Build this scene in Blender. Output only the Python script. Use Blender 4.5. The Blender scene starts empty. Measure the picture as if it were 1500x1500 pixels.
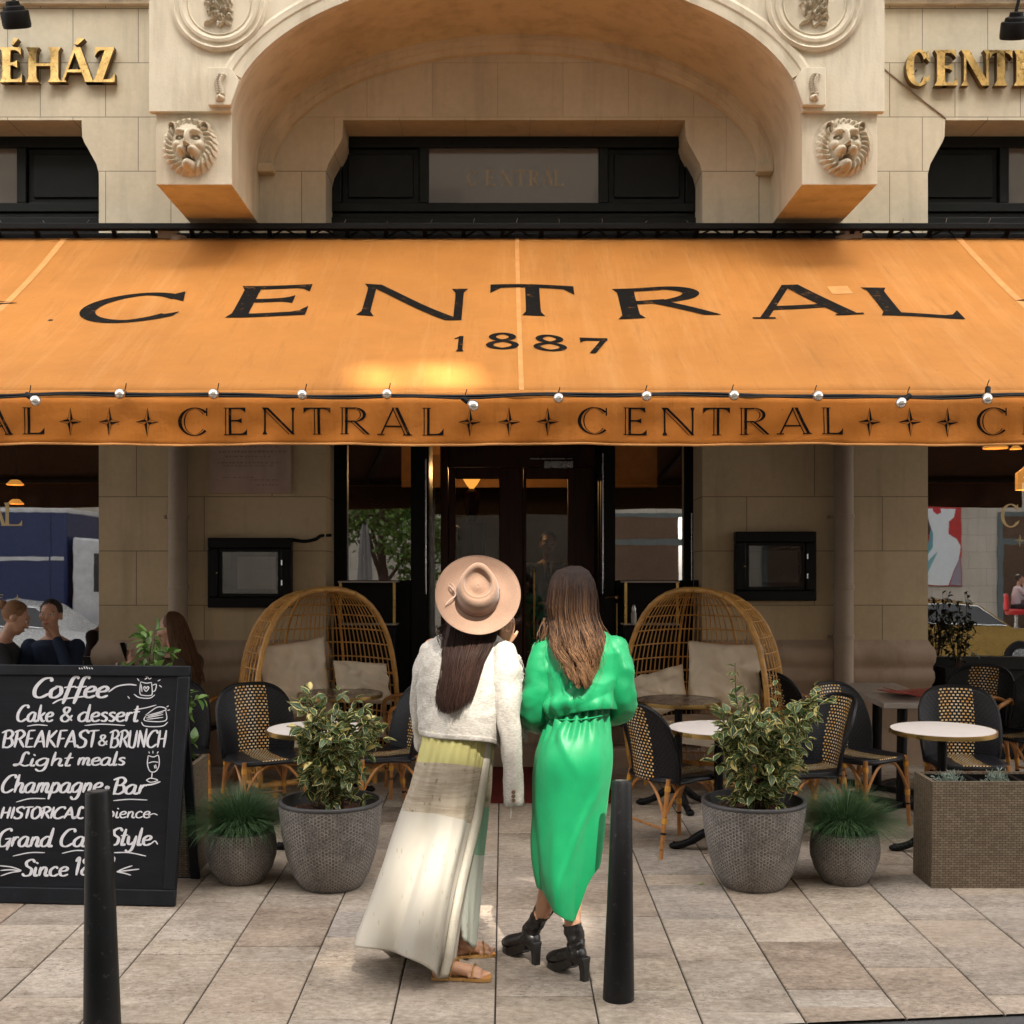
import bpy, bmesh, math, random
from mathutils import Vector, Matrix, noise
R = math.radians
random.seed(7)
scene = bpy.context.scene
COL = scene.collection

# ---------------------------------------------------------------- camera
# level camera with lens shift; 1 px of the 1500 px photo = Y/1860 m at distance Y
FPX, VX, HY, CZ, SL = 1860.0, 738.0, 845.0, 1.9, 0.037
cam = bpy.data.cameras.new("camera")
cam.sensor_width = 36.0
cam.lens = 36.0*FPX/1500
cam.shift_x = (750-VX)/1500
cam.shift_y = (HY-750)/1500
cam.clip_end = 500
camo = bpy.data.objects.new("camera", cam)
camo.location = (0, 0, CZ)
camo.rotation_euler = (R(90), 0, 0)
COL.objects.link(camo)
scene.camera = camo

# ---------------------------------------------------------------- light
SUN_EL, SUN_AZ = 44.0, 12.0            # elevation; azimuth towards +X, behind the camera
TOSUN = Vector((math.sin(R(SUN_AZ))*math.cos(R(SUN_EL)), -math.cos(R(SUN_AZ))*math.cos(R(SUN_EL)), math.sin(R(SUN_EL))))
world = bpy.data.worlds.new("World")
scene.world = world
world.use_nodes = True
wn = world.node_tree.nodes; wl = world.node_tree.links
sky = wn.new('ShaderNodeTexSky')
sky.sky_type = 'NISHITA'; sky.sun_disc = False
sky.sun_elevation = R(SUN_EL); sky.sun_rotation = R(180-SUN_AZ)
sky.dust_density = 4.0; sky.air_density = 1.0; sky.ozone_density = 1.0
hs = wn.new('ShaderNodeHueSaturation'); hs.inputs['Saturation'].default_value = 0.22
wl.new(sky.outputs[0], hs.inputs['Color'])
wm = wn.new('ShaderNodeMix'); wm.data_type = 'RGBA'; wm.blend_type = 'MULTIPLY'; wm.inputs[0].default_value = 1; wm.inputs[7].default_value = (1.0, .95, .89, 1)
wl.new(hs.outputs[0], wm.inputs[6])
wb = wn['Background']; wb.inputs[1].default_value = 0.15
wl.new(wm.outputs[2], wb.inputs[0])
sun = bpy.data.lights.new("sun", 'SUN'); sun.energy = 1.9; sun.angle = R(0.6); sun.color = (1, .93, .82)
suno = bpy.data.objects.new("sun", sun)
suno.rotation_euler = (-TOSUN).to_track_quat('-Z', 'Y').to_euler()
COL.objects.link(suno)
scene.view_settings.view_transform = 'Standard'
scene.view_settings.look = 'None'
scene.view_settings.gamma = 1.0
scene.view_settings.exposure = 2.32
scene.cycles.max_bounces = 8
scene.cycles.diffuse_bounces = 4
scene.cycles.transparent_max_bounces = 12
scene.cycles.caustics_reflective = False
scene.cycles.caustics_refractive = False
scene.cycles.sample_clamp_indirect = 4.0

# ---------------------------------------------------------------- helpers
def P(px, py, Y): return Vector(((px-VX)*Y/FPX, Y, CZ-(py-HY)*Y/FPX))
def PX(px, Y): return (px-VX)*Y/FPX
def PZ(py, Y): return CZ-(py-HY)*Y/FPX
def gz(y): return SL*max(0.0, min(y, 10.3))
def G(px, py):
    Y = FPX*CZ/(py-(HY-SL*FPX))
    return Vector((PX(px, Y), Y, SL*Y))
def rnd(a, b): return random.uniform(a, b)
def sstep(a, b, x):
    t = max(0.0, min(1.0, (x-a)/(b-a))); return t*t*(3-2*t)
def lerp(a, b, t): return a+(b-a)*t
def interp(pts, x):
    if x <= pts[0][0]: return pts[0][1]
    for (x0, y0), (x1, y1) in zip(pts, pts[1:]):
        if x <= x1: return lerp(y0, y1, (x-x0)/(x1-x0) if x1 > x0 else 0)
    return pts[-1][1]
def catmull(pts, n=6, closed=False):
    pts = [Vector(p) for p in pts]
    if len(pts) < 3: return pts
    out = []; m = len(pts)
    for i in range(m if closed else m-1):
        if closed: p0, p1, p2, p3 = pts[i-1], pts[i], pts[(i+1) % m], pts[(i+2) % m]
        else:
            p1, p2 = pts[i], pts[i+1]
            p0 = pts[i-1] if i else p1*2-p2
            p3 = pts[i+2] if i+2 < m else p2*2-p1
        for k in range(n):
            t = k/n
            out.append(0.5*((2*p1)+(p2-p0)*t+(2*p0-5*p1+4*p2-p3)*t*t+(3*p1-p0-3*p2+p3)*t**3))
    if not closed: out.append(pts[-1])
    return out

class MB:
    """collects shapes into one mesh"""
    def __init__(s): s.v = []; s.f = []; s.uv = []; s.mi = []; s.cur = 0
    def add(s, vs, fs, uvs=None):
        o = len(s.v); s.v += [tuple(v) for v in vs]
        for i, f in enumerate(fs):
            s.f.append([o+k for k in f]); s.mi.append(s.cur)
            s.uv.append(uvs[i] if uvs else [(0, 0)]*len(f))
        return s
    def box2(s, x0, x1, y0, y1, z0, z1):
        return s.add([(x0,y0,z0),(x1,y0,z0),(x1,y1,z0),(x0,y1,z0),(x0,y0,z1),(x1,y0,z1),(x1,y1,z1),(x0,y1,z1)],
            [(0,3,2,1),(4,5,6,7),(0,1,5,4),(1,2,6,5),(2,3,7,6),(3,0,4,7)])
    def obox(s, c, size, M=None):
        hx, hy, hz = size[0]/2, size[1]/2, size[2]/2
        vs = [Vector((x*hx, y*hy, z*hz)) for z in (-1,1) for (x,y) in ((-1,-1),(1,-1),(1,1),(-1,1))]
        if M is not None: vs = [M @ v for v in vs]
        c = Vector(c)
        return s.add([v+c for v in vs], [(0,3,2,1),(4,5,6,7),(0,1,5,4),(1,2,6,5),(2,3,7,6),(3,0,4,7)])
    def bar(s, a, b, w, h, up=(0,0,1)):
        a, b = Vector(a), Vector(b); d = (b-a).normalized(); up = Vector(up)
        x = d.cross(up)
        if x.length < 1e-4: x = d.cross(Vector((1,0,0)))
        x.normalize(); u = x.cross(d)
        vs = [p+x*sx*w/2+u*su*h/2 for p in (a, b) for (sx, su) in ((-1,-1),(1,-1),(1,1),(-1,1))]
        return s.add(vs, [(0,1,2,3),(7,6,5,4),(0,4,5,1),(1,5,6,2),(2,6,7,3),(3,7,4,0)])
    def tube(s, path, r, n=8, closed=False, caps=True, flat=1.0, up=None):
        path = [Vector(p) for p in path]; m = len(path)
        rs = r if isinstance(r, (list, tuple)) else [r]*m
        vs = []; prev = None; L = 0; Ls = []
        for i, p in enumerate(path):
            if closed: t = path[(i+1) % m]-path[i-1]
            else: t = path[min(i+1, m-1)]-path[max(i-1, 0)]
            if t.length < 1e-9: t = Vector((0,0,1))
            t.normalize()
            if prev is None:
                ref = Vector(up) if up else (Vector((0,0,1)) if abs(t.z) < .9 else Vector((1,0,0)))
                x = t.cross(ref).normalized()
            else:
                x = prev-t*prev.dot(t)
                if x.length < 1e-6: x = t.cross(Vector((0,0,1)))
                x.normalize()
            prev = x; y = t.cross(x)
            if i: L += (p-path[i-1]).length
            Ls.append(L)
            for k in range(n):
                a = 2*math.pi*k/n
                vs.append(p+(x*math.cos(a)+y*math.sin(a)*flat)*rs[i])
        fs = []; uvs = []
        for i in range(m if closed else m-1):
            j = (i+1) % m; l0 = Ls[i]; l1 = Ls[j] if j else L+.01
            for k in range(n):
                k2 = (k+1) % n
                fs.append((i*n+k, i*n+k2, j*n+k2, j*n+k)); uvs.append([(k/n,l0),((k+1)/n,l0),((k+1)/n,l1),(k/n,l1)])
        if caps and not closed:
            fs.append(tuple(range(n-1, -1, -1))); uvs.append([(0,0)]*n)
            fs.append(tuple((m-1)*n+k for k in range(n))); uvs.append([(0,0)]*n)
        return s.add(vs, fs, uvs)
    def loft(s, rings, cap0=True, cap1=True, closed=True):
        n = len(rings[0]); vs = [v for r in rings for v in r]; fs = []; uvs = []; m = len(rings)
        for i in range(m-1):
            for k in range(n if closed else n-1):
                k2 = (k+1) % n
                fs.append((i*n+k, i*n+k2, (i+1)*n+k2, (i+1)*n+k))
                uvs.append([(k/n,i/(m-1)),((k+1)/n,i/(m-1)),((k+1)/n,(i+1)/(m-1)),(k/n,(i+1)/(m-1))])
        if closed and cap0: fs.append(tuple(range(n-1,-1,-1))); uvs.append([(0,0)]*n)
        if closed and cap1: fs.append(tuple((m-1)*n+k for k in range(n))); uvs.append([(0,1)]*n)
        return s.add(vs, fs, uvs)
    def lathe(s, prof, n=32, c=(0,0,0), M=None, cap0=False, cap1=False):
        rings = []
        for r, z in prof:
            ring = [Vector((r*math.cos(2*math.pi*k/n), r*math.sin(2*math.pi*k/n), z)) for k in range(n)]
            if M is not None: ring = [M @ v for v in ring]
            rings.append([v+Vector(c) for v in ring])
        return s.loft(rings, cap0, cap1)
    def prism(s, poly, y0, y1):
        """polygon in XZ extruded along Y"""
        n = len(poly)
        ar = sum(poly[i][0]*poly[(i+1)%n][1]-poly[(i+1)%n][0]*poly[i][1] for i in range(n))
        if ar < 0: poly = poly[::-1]
        vs = [(x,y0,z) for x,z in poly]+[(x,y1,z) for x,z in poly]
        fs = [tuple(range(n)), tuple(range(2*n-1,n-1,-1))]+[(i, n+i, n+(i+1)%n, (i+1)%n) for i in range(n)]
        return s.add(vs, fs)
    def grid(s, fn, nu, nv, keep=None):
        vs = [fn(i/nu, j/nv) for j in range(nv+1) for i in range(nu+1)]
        fs = []; uvs = []
        for j in range(nv):
            for i in range(nu):
                if keep and not keep((i+.5)/nu, (j+.5)/nv): continue
                a = j*(nu+1)+i
                fs.append((a, a+1, a+nu+2, a+nu+1))
                uvs.append([(i/nu,j/nv),((i+1)/nu,j/nv),((i+1)/nu,(j+1)/nv),(i/nu,(j+1)/nv)])
        return s.add(vs, fs, uvs)
    def ball(s, c, r, n=12, m=8, M=None):
        r = r if isinstance(r, (tuple, list)) else (r, r, r)
        rings = []
        for j in range(m+1):
            t = math.pi*j/m; sr = max(math.sin(t), 1e-3)
            ring = [Vector((r[0]*sr*math.cos(2*math.pi*k/n), r[1]*sr*math.sin(2*math.pi*k/n), -r[2]*math.cos(t))) for k in range(n)]
            if M is not None: ring = [M @ v for v in ring]
            rings.append([v+Vector(c) for v in ring])
        return s.loft(rings)
    def build(s, name, mats, parent=None, smooth=40, bevel=0, seg=2, solid=0, lining=0, recalc=False, merge=0):
        me = bpy.data.meshes.new(name)
        me.from_pydata(s.v, [], s.f)
        if not isinstance(mats, (list, tuple)): mats = [mats]
        for m in mats: me.materials.append(m)
        me.polygons.foreach_set('material_index', s.mi)
        uvl = me.uv_layers.new(name='UVMap')
        uvl.data.foreach_set('uv', [c for f in s.uv for p in f for c in p])
        if recalc or merge:
            bm = bmesh.new(); bm.from_mesh(me)
            if merge: bmesh.ops.remove_doubles(bm, verts=bm.verts, dist=merge)
            if recalc: bmesh.ops.recalc_face_normals(bm, faces=bm.faces)
            bm.to_mesh(me); bm.free()
        if smooth:
            me.polygons.foreach_set('use_smooth', [True]*len(me.polygons))
            me.set_sharp_from_angle(angle=R(smooth))
        me.update()
        o = bpy.data.objects.new(name, me); COL.objects.link(o)
        if parent is not None: o.parent = parent
        if bevel:
            b = o.modifiers.new('bevel', 'BEVEL'); b.width = bevel; b.segments = seg; b.limit_method = 'ANGLE'; b.angle_limit = R(35)
        if solid:
            b = o.modifiers.new('solid', 'SOLIDIFY'); b.thickness = solid; b.material_offset = lining
        return o
    def shift(s, M):
        s.v = [tuple(M @ Vector(v)) for v in s.v]; return s

def tag(o, label=None, cat=None, group=None, kind=None):
    if label: o['label'] = label
    if cat: o['category'] = cat
    if group: o['group'] = group
    if kind: o['kind'] = kind
    return o
def thing(name, label, cat, loc=(0,0,0), yaw=0, group=None, slope=False, tilt=None):
    o = bpy.data.objects.new(name, None); COL.objects.link(o)
    o.empty_display_size = .1
    M = Matrix.Rotation(R(yaw), 4, 'Z')
    if tilt: M = Matrix.Rotation(R(tilt[0]), 4, 'X') @ Matrix.Rotation(R(tilt[1]), 4, 'Y') @ M
    if slope: M = Matrix.Rotation(math.atan(SL), 4, 'X') @ M
    o.matrix_world = Matrix.Translation(loc) @ M
    return tag(o, label, cat, group)
def children(o): return [c for c in bpy.data.objects if c.parent == o]
def copy_tree(o, loc=None, yaw=0, label=None, slope=True, parent=None):
    c = o.copy(); COL.objects.link(c)
    if parent is not None: c.parent = parent
    for ch in children(o): copy_tree(ch, parent=c)
    if loc is not None:
        M = Matrix.Rotation(R(yaw), 4, 'Z')
        if slope: M = Matrix.Rotation(math.atan(SL), 4, 'X') @ M
        c.matrix_world = Matrix.Translation(loc) @ M
    if label: c['label'] = label
    return c
def bake(o):
    bpy.context.view_layer.update()
    dg = bpy.context.evaluated_depsgraph_get()
    me = bpy.data.meshes.new_from_object(o.evaluated_get(dg))
    o.modifiers.clear(); o.data = me
    return o

# ---------------------------------------------------------------- materials
def nodes(name):
    m = bpy.data.materials.new(name); m.use_nodes = True
    nt = m.node_tree
    return m, nt, nt.nodes['Principled BSDF']
def N(nt, t, **kw):
    n = nt.nodes.new(t)
    for k, v in kw.items():
        if k in n.inputs: n.inputs[k].default_value = v
        else: setattr(n, k, v)
    return n
def L(nt, a, b): nt.links.new(a, b)
def math_(nt, op, a, b=None, c=None):
    n = nt.nodes.new('ShaderNodeMath'); n.operation = op
    for i, x in enumerate((a, b, c)):
        if x is None: continue
        if isinstance(x, (int, float)): n.inputs[i].default_value = x
        else: nt.links.new(x, n.inputs[i])
    return n.outputs[0]
def mixc(nt, f, a, b, mode='MIX'):
    n = nt.nodes.new('ShaderNodeMix'); n.data_type = 'RGBA'; n.blend_type = mode
    for i, x in ((0, f), (6, a), (7, b)):
        if isinstance(x, (int, float)): n.inputs[i].default_value = x
        elif isinstance(x, (tuple, list)): n.inputs[i].default_value = (*x[:3], 1)
        else: nt.links.new(x, n.inputs[i])
    return n.outputs[2]
def ramp(nt, f, stops, const=False):
    n = nt.nodes.new('ShaderNodeValToRGB'); e = n.color_ramp.elements
    if const: n.color_ramp.interpolation = 'CONSTANT'
    while len(e) < len(stops): e.new(0.5)
    for el, (p, c) in zip(e, stops):
        el.position = p; el.color = (*c[:3], 1) if isinstance(c, (tuple, list)) else (c, c, c, 1)
    nt.links.new(f, n.inputs[0]); return n.outputs[0]
def tco(nt, which='Object'): return N(nt, 'ShaderNodeTexCoord').outputs[which]
def noise_(nt, co, scale, detail=4, rough=.6):
    n = N(nt, 'ShaderNodeTexNoise', Scale=scale, Detail=detail, Roughness=rough)
    if co is not None: nt.links.new(co, n.inputs['Vector'])
    return n.outputs[0]
def bump_(nt, b, h, strength=.3, dist=.01):
    n = N(nt, 'ShaderNodeBump', Strength=strength, Distance=dist)
    nt.links.new(h, n.inputs['Height']); nt.links.new(n.outputs[0], b.inputs['Normal']); return n
def mat(name, col, rough=.6, metal=0.0, var=.15, vs=6.0, bump=.15, bs=80.0, spec=.5, stretch=None, bdist=.004):
    m, nt, b = nodes(name)
    co = tco(nt)
    if stretch:
        mp = N(nt, 'ShaderNodeMapping', Scale=stretch); L(nt, co, mp.inputs[0]); co = mp.outputs[0]
    f = noise_(nt, co, vs)
    r = ramp(nt, f, [(.3, tuple(c*(1-var) for c in col)), (.7, tuple(min(1, c*(1+var)) for c in col))])
    L(nt, r, b.inputs['Base Color'])
    L(nt, ramp(nt, noise_(nt, co, vs*3.1), [(.3, max(0, rough-.1)), (.7, min(1, rough+.1))]), b.inputs['Roughness'])
    b.inputs['Metallic'].default_value = metal
    b.inputs['Specular IOR Level'].default_value = spec
    if bump: bump_(nt, b, noise_(nt, co, bs, 3), bump, bdist)
    return m
def emit(name, col, st):
    m, nt, b = nodes(name)
    b.inputs['Base Color'].default_value = (*[c*.5 for c in col], 1)
    b.inputs['Emission Color'].default_value = (*col, 1); b.inputs['Emission Strength'].default_value = st
    return m
def glass(name, refl=.3, tint=(1,1,1), rough=0.0):
    m = bpy.data.materials.new(name); m.use_nodes = True; nt = m.node_tree
    nt.nodes.remove(nt.nodes['Principled BSDF'])
    tr = N(nt, 'ShaderNodeBsdfTransparent', Color=(*tint, 1)); gl = N(nt, 'ShaderNodeBsdfGlossy', Roughness=rough)
    bp = N(nt, 'ShaderNodeBump', Strength=.02, Distance=.01); L(nt, noise_(nt, tco(nt), 2.6, 2), bp.inputs['Height']); L(nt, bp.outputs[0], gl.inputs['Normal'])
    lw = N(nt, 'ShaderNodeLayerWeight', Blend=.15)
    mx = N(nt, 'ShaderNodeMixShader')
    L(nt, math_(nt, 'MAXIMUM', lw.outputs['Fresnel'], refl), mx.inputs[0])
    L(nt, tr.outputs[0], mx.inputs[1]); L(nt, gl.outputs[0], mx.inputs[2])
    L(nt, mx.outputs[0], nt.nodes['Material Output'].inputs[0])
    return m

def ashlar(name, col, zrow=.44, z0=5.19, w_up=.53, w_lo=1.1, split=4.5, plain=1):
    m, nt, b = nodes(name)
    co = tco(nt); sp = N(nt, 'ShaderNodeSeparateXYZ'); L(nt, co, sp.inputs[0])
    zz = math_(nt, 'SUBTRACT', sp.outputs[2], z0-zrow*20)
    cb = N(nt, 'ShaderNodeCombineXYZ'); L(nt, sp.outputs[0], cb.inputs[0]); L(nt, zz, cb.inputs[1])
    def br(w, off):
        n = N(nt, 'ShaderNodeTexBrick'); n.offset = .5
        for k, v in (('Scale', 1), ('Brick Width', w), ('Row Height', zrow), ('Mortar Size', .0035), ('Mortar Smooth', .2), ('Bias', 0)):
            n.inputs[k].default_value = v
        n.inputs['Color1'].default_value = (.42,.42,.42,1); n.inputs['Color2'].default_value = (.58,.58,.58,1); n.inputs['Mortar'].default_value = (0,0,0,1)
        a = N(nt, 'ShaderNodeVectorMath'); a.operation = 'ADD'; a.inputs[1].default_value = (off+50*w, 0, 0)
        L(nt, cb.outputs[0], a.inputs[0]); L(nt, a.outputs[0], n.inputs['Vector']); return n
    hi, lo = br(w_up, .05), br(w_lo, .23)
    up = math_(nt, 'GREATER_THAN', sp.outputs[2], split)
    arch_ = math_(nt, 'MULTIPLY', math_(nt, 'LESS_THAN', math_(nt, 'ABSOLUTE', math_(nt, 'SUBTRACT', sp.outputs[0], .094)), 2.07), math_(nt, 'GREATER_THAN', sp.outputs[2], 5.2))
    mort = math_(nt, 'MULTIPLY', mixc(nt, up, lo.outputs['Fac'], hi.outputs['Fac']), math_(nt, 'SUBTRACT', 1.0, math_(nt, 'MULTIPLY', arch_, float(plain))))
    tone = mixc(nt, up, lo.outputs['Color'], hi.outputs['Color'])
    big = noise_(nt, co, 1.3, 5); fine = noise_(nt, co, 22, 5)
    c = ramp(nt, big, [(.3, tuple(x*.86 for x in col)), (.55, col), (.8, tuple(min(1, x*1.1) for x in col))])
    c = mixc(nt, .5, c, tone, 'SOFT_LIGHT')
    c = mixc(nt, .35, c, ramp(nt, fine, [(.3, .35), (.7, .62)]), 'SOFT_LIGHT')
    mp = N(nt, 'ShaderNodeMapping', Scale=(5, 5, .5)); L(nt, co, mp.inputs[0])
    st = ramp(nt, noise_(nt, mp.outputs[0], 1.2, 6), [(.52, 0.0), (.75, .55)])
    c = mixc(nt, st, c, tuple(x*.6 for x in col))
    c = mixc(nt, math_(nt, 'MULTIPLY', mort, .75), c, tuple(x*.22 for x in col))
    c = mixc(nt, math_(nt, 'MULTIPLY', math_(nt, 'SUBTRACT', 1.0, up), float(plain)), c, (.95,.82,.68), 'MULTIPLY')      # shade and orange bounce under the awning tinted into the lower stone
    L(nt, c, b.inputs['Base Color']); b.inputs['Roughness'].default_value = .85
    h = math_(nt, 'SUBTRACT', math_(nt, 'MULTIPLY', fine, .25), mort)
    bump_(nt, b, h, .5, .006)
    return m
def plaster(name, col, stain=.3, sc=1.6):
    m, nt, b = nodes(name); co = tco(nt)
    c = ramp(nt, noise_(nt, co, sc, 6, .65), [(.28, tuple(x*.82 for x in col)), (.5, col), (.75, tuple(min(1, x*1.08) for x in col))])
    mp = N(nt, 'ShaderNodeMapping', Scale=(4, 4, .6)); L(nt, co, mp.inputs[0])
    st = ramp(nt, noise_(nt, mp.outputs[0], 1.5, 6), [(.47, 0.0), (.72, stain)])
    c = mixc(nt, st, c, (col[0]*.55, col[1]*.5, col[2]*.42))
    L(nt, c, b.inputs['Base Color']); b.inputs['Roughness'].default_value = .82
    fn = noise_(nt, co, 45, 6, .7); bump_(nt, b, fn, .45, .005)
    return m

M = {}
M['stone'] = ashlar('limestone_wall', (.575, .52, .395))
M['plaster'] = plaster('pale_plaster', (.655, .585, .455), .6)
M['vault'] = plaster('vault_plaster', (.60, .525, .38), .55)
M['relief'] = plaster('relief_plaster', (.60, .53, .405), .5, 9)
M['plinth'] = plaster('plinth_stone', (.40, .295, .215), .7, 5)
M['dkgreen'] = mat('dark_green_paint', (.0065, .0085, .0085), .4, var=.25, bump=.06, spec=.2)
M['black'] = mat('black_paint', (.003, .003, .0033), .42, var=.3, bump=.05, spec=.15)
M['iron'] = mat('black_iron', (.004, .004, .0045), .48, 0, bump=.2, spec=.2)
M['mahog'] = mat('mahogany', (.050, .013, .006), .4, spec=.25, var=.4, vs=3, stretch=(8, 8, .6), bump=.05)
M['brass'] = mat('brass', (.50, .33, .12), .30, 1.0, var=.07, vs=3, bump=.02)
M['gold'] = mat('gold_leaf', (.75, .50, .19), .33, 1.0, var=.35, vs=10, bump=.15, bs=40)
M['golddark'] = mat('bronze_side', (.16, .095, .035), .5, .6, var=.3)
M['chrome'] = mat('brushed_steel', (.55, .55, .56), .3, 1.0, var=.1, bump=.02)
M['pipe'] = plaster('painted_pipe', (.33, .255, .195), .5, 4)
M['glass'] = glass('window_glass', .42, rough=.010)
M['glassdoor'] = glass('door_glass', .05)
M['glassdk'] = glass('display_glass', .10, (.5, .5, .5))
M['frost'] = mat('sign_glass', (.16, .135, .11), .18, var=.12, bump=0, spec=.7)
M['white'] = mat('white_chalk_paint', (.62, .62, .66), .7, var=.06)
M['ink'] = mat('black_lettering', (.005, .0045, .004), .75, var=.3, bump=.02, spec=.12)
M['marble'] = mat('white_marble', (.70, .64, .60), .5, var=.05, vs=4, bump=0)
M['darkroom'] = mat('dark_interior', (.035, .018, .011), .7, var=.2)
# ---------------------------------------------------------------- lettering (strips of left/right point pairs, unit cap height)
class Glyphs:
    def __init__(s, T=.17, t=.075, flare=.06, open=False, W=.8):
        s.T, s.t, s.fl, s.open, s.W = T, t, flare, open, W
    def stem(s, x, w, y0=0, y1=1, f0=True, f1=True):
        if s.open and w > s.t*1.4:
            hw = w/2
            return (s._stem(x-hw+.015, .03, y0, y1, 0, 0)+s._stem(x+hw-.045, .09, y0, y1, 0, 0)
                    + (s.arm(x-hw-s.fl, x+hw+s.fl, y0+.014, .028) if f0 else [])+(s.arm(x-hw-s.fl, x+hw+s.fl, y1-.014, .028) if f1 else []))
        return s._stem(x, w, y0, y1, f0, f1)
    def _stem(s, x, w, y0, y1, f0, f1):
        h = y1-y0; rows = []
        for k in range(9):
            q = k/8; e = 0
            if f0: e = max(e, s.fl*max(0, 1-q*h/.16)**2)
            if f1: e = max(e, s.fl*max(0, 1-(1-q)*h/.16)**2)
            rows.append(((x-w/2-e, y0+h*q), (x+w/2+e, y0+h*q)))
        return [rows]
    def arm(s, x0, x1, y, h, ul=0, dl=0, ur=0, dr=0):
        rows = []
        for k in range(9):
            q = k/8; a = max(0, 1-q*(x1-x0)/.2)**2; b = max(0, 1-(1-q)*(x1-x0)/.2)**2
            x = lerp(x0, x1, q)
            rows.append(((x, y+h/2+ul*a+ur*b), (x, y-h/2-dl*a-dr*b)))
        return [rows]
    def diag(s, x0, y0, x1, y1, w):
        def one(dx, ww): return [[((lerp(x0,x1,k/6)+dx-ww/2, lerp(y0,y1,k/6)), (lerp(x0,x1,k/6)+dx+ww/2, lerp(y0,y1,k/6))) for k in range(7)]]
        if s.open and w > s.t*1.4: return one(-w/2+.02, .035)+one(w/2-.05, .10)
        return one(0, w)
    def arc(s, cx, cy, rx, ry, a0, a1, T=None, t=None, ex=1.0):
        T = T or s.T; t = t or s.t; n = max(8, int(abs(a1-a0)/9))
        def one(o, i):
            rows = []
            for k in range(n+1):
                a = R(lerp(a0, a1, k/n)); th = t+(T-t)*abs(math.cos(a))**ex
                ro, ri = th*o, th*i
                rows.append(((cx+(rx-ro)*math.cos(a), cy+(ry-ro*.8)*math.sin(a)), (cx+(rx-ri)*math.cos(a), cy+(ry-ri*.8)*math.sin(a))))
            return [rows]
        if s.open: return one(0, .52)+one(.82, 1.0)
        return one(0, 1)
    def g(s, ch):
        T, t, W = s.T, s.t, s.W
        acc = []
        base = {'É': 'E', 'Á': 'A'}.get(ch, ch)
        if base != ch: acc = [[((W*.46, 1.08), (W*.56, 1.06)), ((W*.58, 1.26), (W*.78, 1.24))]]
        if base == 'C':
            r = s.arc(W*.52, .5, W*.52, .515, 42, 318)+[[((W*.82, .93), (W*.82, .76)), ((W*.90, 1.0), (W*.94, .66))], [((W*.80, .20), (W*.80, .06)), ((W*.97, .30), (W*.93, .16))]]
            if s.open: r = r[:2]+[[((W*.88, .98), (W*.88, .70)), ((W*.92, 1.0), (W*.92, .70))]]
        elif base == 'E':
            r = s.stem(T*.7, T)+s.arm(T*.9, W*.88, 1-t/2, t, dr=.14)+s.arm(T*.9, W*.72, .52, t, ur=.07, dr=.07)+s.arm(T*.9, W*.94, t/2, t, ur=.16)
        elif base == 'N':
            r = s.stem(T*.55, t)+s.stem(W*1.05, t, f0=False)+s.diag(T*.55, 1, W*1.05-T*.2, 0, T*1.05)
        elif base == 'T':
            r = s.stem(W*.5, T, f1=False)+s.arm(0, W, 1-t/2, t, dl=.16, dr=.16)
        elif base == 'R':
            r = s.stem(T*.7, T)+s.arc(W*.48, .73, W*.40, .27, 90, -90)+s.arm(T*.7, W*.5, 1-t/2, t)+s.arm(T*.7, W*.5, .46+t/2, t)+s.diag(W*.45, .47, W*.93, 0, T)
        elif base == 'A':
            r = s.diag(W*.08, 0, W*.48, 1, t)+s.diag(W*.92, 0, W*.52, 1, T)+s.arm(W*.22, W*.74, .32, t)+s.arm(-.03, W*.2, .02, .04)+s.arm(W*.78, W*1.05, .02, .04)
        elif base == 'L':
            r = s.stem(T*.7, T)+s.arm(T*.9, W*.92, t/2, t, ur=.2)
        elif base == 'H':
            r = s.stem(T*.7, T)+s.stem(W*.98, T)+s.arm(T, W*.95, .5, t)
        elif base == 'Z':
            r = s.arm(.05, W*.92, 1-t/2, t, dl=.18)+s.arm(0, W*.95, t/2, t, ur=.18)+s.diag(T*.6, 0, W*.92-T*.5, 1, T*1.1)
        elif base == 'K':
            r = s.stem(T*.7, T)+s.diag(T, .42, W*.85, 1, t)+s.diag(W*.4, .6, W*.95, 0, T)
        elif base == 'V':
            r = s.diag(W*.48, 0, W*.1, 1, T)+s.diag(W*.52, 0, W*.92, 1, t)
        elif base == '1':
            r = s.stem(W*.5, T*.9, f1=False)+[[((W*.15, .86), (W*.15, .78)), ((W*.5, 1.0), (W*.5, .88))]]
        elif base == '8':
            r = s.arc(W*.5, .26, W*.5, .27, 0, 360)+s.arc(W*.5, .75, W*.42, .25, 0, 360)
        elif base == '7':
            r = s.arm(0, W*.95, 1-t, t*1.6, dl=.16)+s.diag(W*.35, 0, W*.88, .95, T*.8)
        elif base == '*':
            r = []
            for a in range(4):
                ca, sa = math.cos(R(90*a)), math.sin(R(90*a)); Ln = .5 if a % 2 else .42
                tip = (.42+ca*Ln, .5+sa*Ln); rt = (.42+.09*(ca-sa), .5+.09*(sa+ca)); lf = (.42+.09*(ca+sa), .5+.09*(sa-ca))
                r.append([((.42, .5), (.42, .5)), (lf, (.42, .5)), (tip, (lerp(.42, tip[0], .97), lerp(.5, tip[1], .97)))])
                d = (lambda p: ((p[0]-.42)*1.0+.42, (p[1]-.5)*1.0+.5))
                r.append([(rt, (rt[0]*.88+.42*.12, rt[1]*.88+.5*.12)), (tip, (lerp(.42, tip[0], .9), lerp(.5, tip[1], .9)))])
            for k in range(4):
                a = R(45+90*k); c, q = math.cos(a), math.sin(a)
                r.append([((.42+.05*c-.012*q, .5+.05*q+.012*c), (.42+.05*c+.012*q, .5+.05*q-.012*c)), ((.42+.2*c, .5+.2*q), (.42+.2*c+.004, .5+.2*q))])
        else: r = []
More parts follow.
